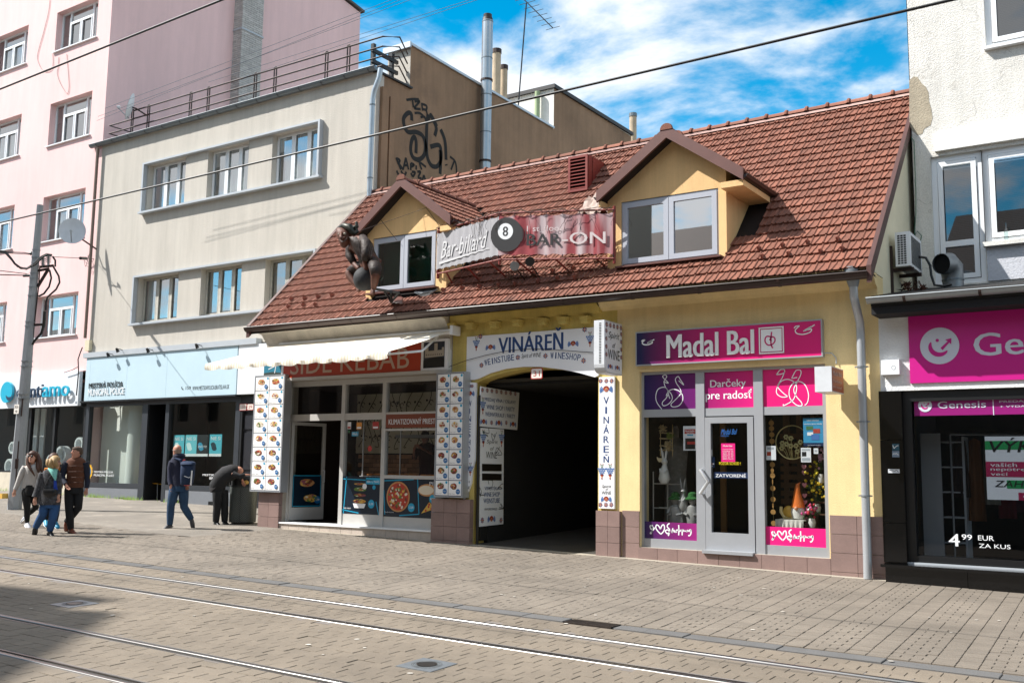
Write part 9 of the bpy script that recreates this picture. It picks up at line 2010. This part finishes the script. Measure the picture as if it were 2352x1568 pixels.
# woman in the grey coat
J = dict(pel=(790, 980, 0), mid=(780, 760, 0), chest=(795, 560, 0), neck=(830, 440, 0), chin=(845, 415, 0), shL=(680, 520, 0), elL=(610, 730, -.02), wrL=(560, 890, -.05), haL=(548, 985, -.08), shR=(895, 530, .04), elR=(925, 700, .05), wrR=(920, 850, -.02), haR=(915, 930, -.05), hipL=(710, 1010, 0), knL=(670, 1160, -.04), anL=(560, 1360, .12), toeL=(540, 1460, .1), hipR=(860, 1010, .02), knR=(830, 1220, -.02), anR=(780, 1420, .0), toeR=(840, 1485, -.12))
F_ = Fig(ZP, (790, 1492), 'blond woman in a grey bouclé coat with a turquoise scarf, front of the group', 'people walking in the group at the left')
F_.body(J, m_skin2, None, {}); H = F_.head(865, 345, 0, (.85, .1), m_skin2, .097); F_.hair(H, m_hbl, .014, [[(760, 300, .0), (755, 370, -.0), (790, 430, -.02)], [(810, 290, -.08), (800, 370, -.09), (850, 430, -.08)], [(850, 280, -.08), (860, 350, -.09), (900, 420, -.08)]], rear=.07)
F_.torso([(825, 445, 60), (810, 475, 120), (795, 540, 145), (785, 680, 145), (770, 850, 165), (755, 1010, 185)], mat('boucle coat', '505054', .95, var=.85, vs=16, bump=.6, bs=70, fine=.5), 'coat', [([J['shL'], (640, 630, -.02), J['elL'], (585, 810, -.03), J['wrL']], [.08, .078, .068, .068, .072]), ([J['shR'], J['elR'], J['wrR']], [.075, .06, .055])])
b = MB(); b.loft([(F_.p(825, 430, -.0), RGT*.075, FH*.075), (F_.p(830, 460, -.02), RGT*.095, FH*.10), (F_.p(850, 540, -.1), RGT*.05, FH*.06), (F_.p(870, 630, -.12), RGT*.01, FH*.02)], 12); b.build('scarf', cloth('turquoise scarf', '7cc0b4'), F_.T, smooth=True)
b = MB(); b.add([F_.p(845, 600, -.125), F_.p(880, 620, -.12), F_.p(905, 780, -.115), F_.p(840, 760, -.13)], [(0, 1, 2, 3)]); b.build('blouse', cloth('blue blouse', '1f3fa0'), F_.T)
F_.trousers(J, cloth('blue jeans', '234a78'), (.1, .078, .06)); F_.shoes(J, mat('black shoe', '101012', .4), m_black)
b = MB(); b.loft([(F_.p(785, 875, -.17), RGT*.09, FH*.035), (F_.p(780, 850, -.18), RGT*.125, FH*.045), (F_.p(778, 800, -.18), RGT*.13, FH*.045), (F_.p(778, 765, -.17), RGT*.12, FH*.035)], 14, sup=.7); b.tube([F_.p(690, 770, -.15), F_.p(760, 600, -.14), F_.p(860, 480, -.08)], .01, 5); tag(b.build('handbag', mat('black leather', '0d0e12', .35), smooth=True), 'black leather shoulder bag hanging in front of the grey coat', 'handbag')
# man with the backpack
Fig.unit = .5742/4.127
J = dict(pel=(400, 770, 0), mid=(385, 600, 0), chest=(385, 400, 0), neck=(378, 250, 0), chin=(360, 225, 0), shL=(290, 350, -.02), elL=(262, 560, .0), wrL=(262, 735, -.08), haL=(300, 870, -.12), shR=(480, 350, .02), elR=(520, 540, .05), wrR=(530, 700, .0), haR=(535, 780, -.03), hipL=(320, 810, -.02), knL=(262, 1080, -.03), anL=(245, 1385, .0), toeL=(150, 1440, -.05), hipR=(470, 810, .03), knR=(480, 1100, .05), anR=(600, 1300, .12), toeR=(625, 1440, .12))
F_ = Fig(ZW, (230, 1450), 'bald man with a navy backpack walking away past the police window')
F_.body(J, m_skin, None, {}); H = F_.head(365, 165, 0, (-.75, .5), m_skin, .1)
c, f, sd, u = H; b = MB(); b.loft([(c+u*h-f*o, sd*w, f*l) for h, w, l, o in ((-.07, .06, .05, .05), (-.02, .079, .07, .035), (.015, .078, .075, .03))], 12); b.build('stubble', mat('grey stubble', '8a7466', .8), F_.T, smooth=True)
b = MB(); b.tube([c+f*.1+sd*.05, c+f*.04+sd*.085, c-f*.04+sd*.083], .005, 5); b.tube([c+f*.1-sd*.05, c+f*.04-sd*.085, c-f*.04-sd*.083], .005, 5); b.tube([c+f*.105+sd*.05, c+f*.105-sd*.05], .005, 5); b.build('glasses', m_black, F_.T)
nv = cloth('navy hoodie', '20243a'); F_.torso([(400, 215, 60), (405, 245, 100), (400, 275, 95)], nv, 'hood', (), .8)
F_.torso([(385, 265, 80), (385, 320, 125), (385, 450, 130), (390, 620, 130), (400, 760, 150)], nv, 'jacket', [([J['shL'], (265, 450, -.01), J['elL'], (252, 660, -.03), J['wrL']], [.075, .075, .068, .06, .048]), ([J['shR'], J['elR'], J['wrR']], [.075, .065, .05])])
F_.trousers(J, cloth('worn jeans', '22405e', var=.35), (.11, .082, .062), .16); F_.shoes(J, mat('grey trainer', '3a3a3e', .6), mat('shoe sole', '8a8378', .8))
bp = thing('backpack', 'navy hiking backpack with red loops on the bald man', 'backpack', F_.p(540, 740, -.2)); P5 = F_.p
b = MB(); w = F_.k*F_.unit; b.loft([(P5(520, 745, -.2), RGT*.09, FH*.08), (P5(525, 720, -.2), RGT*.125, FH*.10), (P5(535, 600, -.22), RGT*.14, FH*.13), (P5(545, 450, -.22), RGT*.145, FH*.13), (P5(550, 390, -.2), RGT*.14, FH*.12), (P5(545, 355, -.18), RGT*.10, FH*.09)], 16, sup=.75); b.build('bag', cloth('navy nylon', '182c4a'), bp, smooth=True)
b = MB(); b.loft([(P5(550, 400, -.24), RGT*.155, FH*.13), (P5(548, 365, -.22), RGT*.15, FH*.12), (P5(545, 345, -.2), RGT*.09, FH*.08)], 14, sup=.75); b.build('lid', cloth('navy nylon', '182c4a'), bp, smooth=True)
for pts, mm, r_ in (([(460, 350, -.15), (470, 320, -.13), (500, 330, -.15)], 'red', .008), ([(430, 720, -.2), (500, 748, -.3), (590, 740, -.3)], 'red', .01), ([(610, 500, -.34), (600, 620, -.35), (590, 740, -.34)], 'wht', .016), ([(480, 590, -.35), (560, 620, -.37), (600, 590, -.35)], 'gry', .005)): b = MB(); b.tube([P5(*p) for p in pts], r_, 6); b.build('strap', {'red': m_red, 'wht': m_txtw, 'gry': m_trim}[mm], bp)
b = MB(); b.tube([P5(330, 300, -.12), P5(420, 330, -.15), P5(450, 420, -.16)], .03, 6); b.build('shoulder_strap', cloth('navy nylon', '182c4a'), bp)
# person bent over the bin
J = dict(pel=(1060, 800, 0), mid=(1130, 640, 0), chest=(1260, 530, 0), neck=(1360, 500, 0), chin=(1390, 520, 0), shL=(1290, 560, -.15), elL=(1400, 600, -.18), wrL=(1480, 570, -.12), haL=(1560, 565, -.1), shR=(1300, 540, .15), elR=(1400, 600, .15), wrR=(1440, 650, .1), haR=(1460, 700, .1), hipL=(1030, 860, -.05), knL=(1025, 1110, -.05), anL=(1005, 1340, -.02), toeL=(1060, 1370, -.1), hipR=(1130, 860, .08), knR=(1150, 1110, .08), anR=(1150, 1340, .08), toeR=(1210, 1370, .0))
F_ = Fig(ZW, (1030, 1385), 'person in a black hooded coat bending over the litter bin')
F_.body(J, m_skin, None, {}); F_.head(1385, 520, 0, (1, .1), m_skin, .095, -.6)
b = MB(); ax_ = [F_.p(960, 850, 0), F_.p(1010, 780, 0), F_.p(1090, 640, 0), F_.p(1180, 560, 0), F_.p(1290, 520, 0), F_.p(1360, 500, 0), F_.p(1410, 500, 0)]; ws_ = [.09, .15, .16, .165, .15, .11, .04]; b.tube(ax_, [(w, w*1.15) for w in ws_], 14); b.tube([F_.p(*J['shL']), F_.p(*J['elL']), F_.p(*J['wrL'])], [.075, .06, .045], 10); b.tube([F_.p(*J['shR']), F_.p(*J['elR']), F_.p(*J['wrR'])], [.075, .06, .045], 10); b.build('coat', cloth('black coat', '1b1b1e', vs=5), F_.T, smooth=True)
b = MB(); b.loft([(F_.p(940, 860, 0), RGT*.02, FH*.1), (F_.p(1010, 800, 0), RGT*.14, FH*.16), (F_.p(1060, 740, 0), RGT*.15, FH*.15)], 12); b.build('coat_hem', cloth('grey black coat', '232124'), F_.T, smooth=True)
F_.trousers(J, cloth('black trousers', '131417'), (.11, .085, .07), .14); F_.shoes(J, mat('black shoe', '101012', .4), m_black)
# kebab seller in the dark shop
pl = YP(16.9); sc_ = lambda x, y: ZK(x, y); a = pl.uv(*ZK(500, 640)); tt = (V(pl.pt(*a))-CAM).dot(FWD)
Fig.unit = .5742/2.2717
F_ = Fig(ZK, (500, 1400), 'dark haired kebab seller in a dark red shirt behind the serving window', None, tt); F_.T.location = V(atd(*ZK(500, 1180), tt)); ORG[F_.T.name] = V(F_.T.location)
J = dict(pel=(520, 1080, 0), mid=(520, 920, 0), chest=(520, 790, 0), neck=(510, 700, 0), chin=(500, 685, 0), shL=(440, 760, -.02), elL=(400, 850, -.08), wrL=(400, 765, -.25), haL=(420, 735, -.28), shR=(600, 760, 0), elR=(560, 800, -.12), wrR=(470, 755, -.26), haR=(440, 735, -.28))
F_.body(J, m_skin, None, {}); H = F_.head(500, 650, -.02, (-.3, -1), m_skin, .1, -.25); F_.hair(H, m_hdk)
F_.torso([(510, 700, 30), (515, 725, 75), (520, 800, 80), (520, 950, 72), (520, 1090, 74)], cloth('dark red shirt', '3a1216'), 'shirt', [([J['shL'], (415, 810, -.04), J['elL']], [.07, .065, .055]), ([J['shR'], (590, 790, -.06), J['elR']], [.07, .065, .055])])
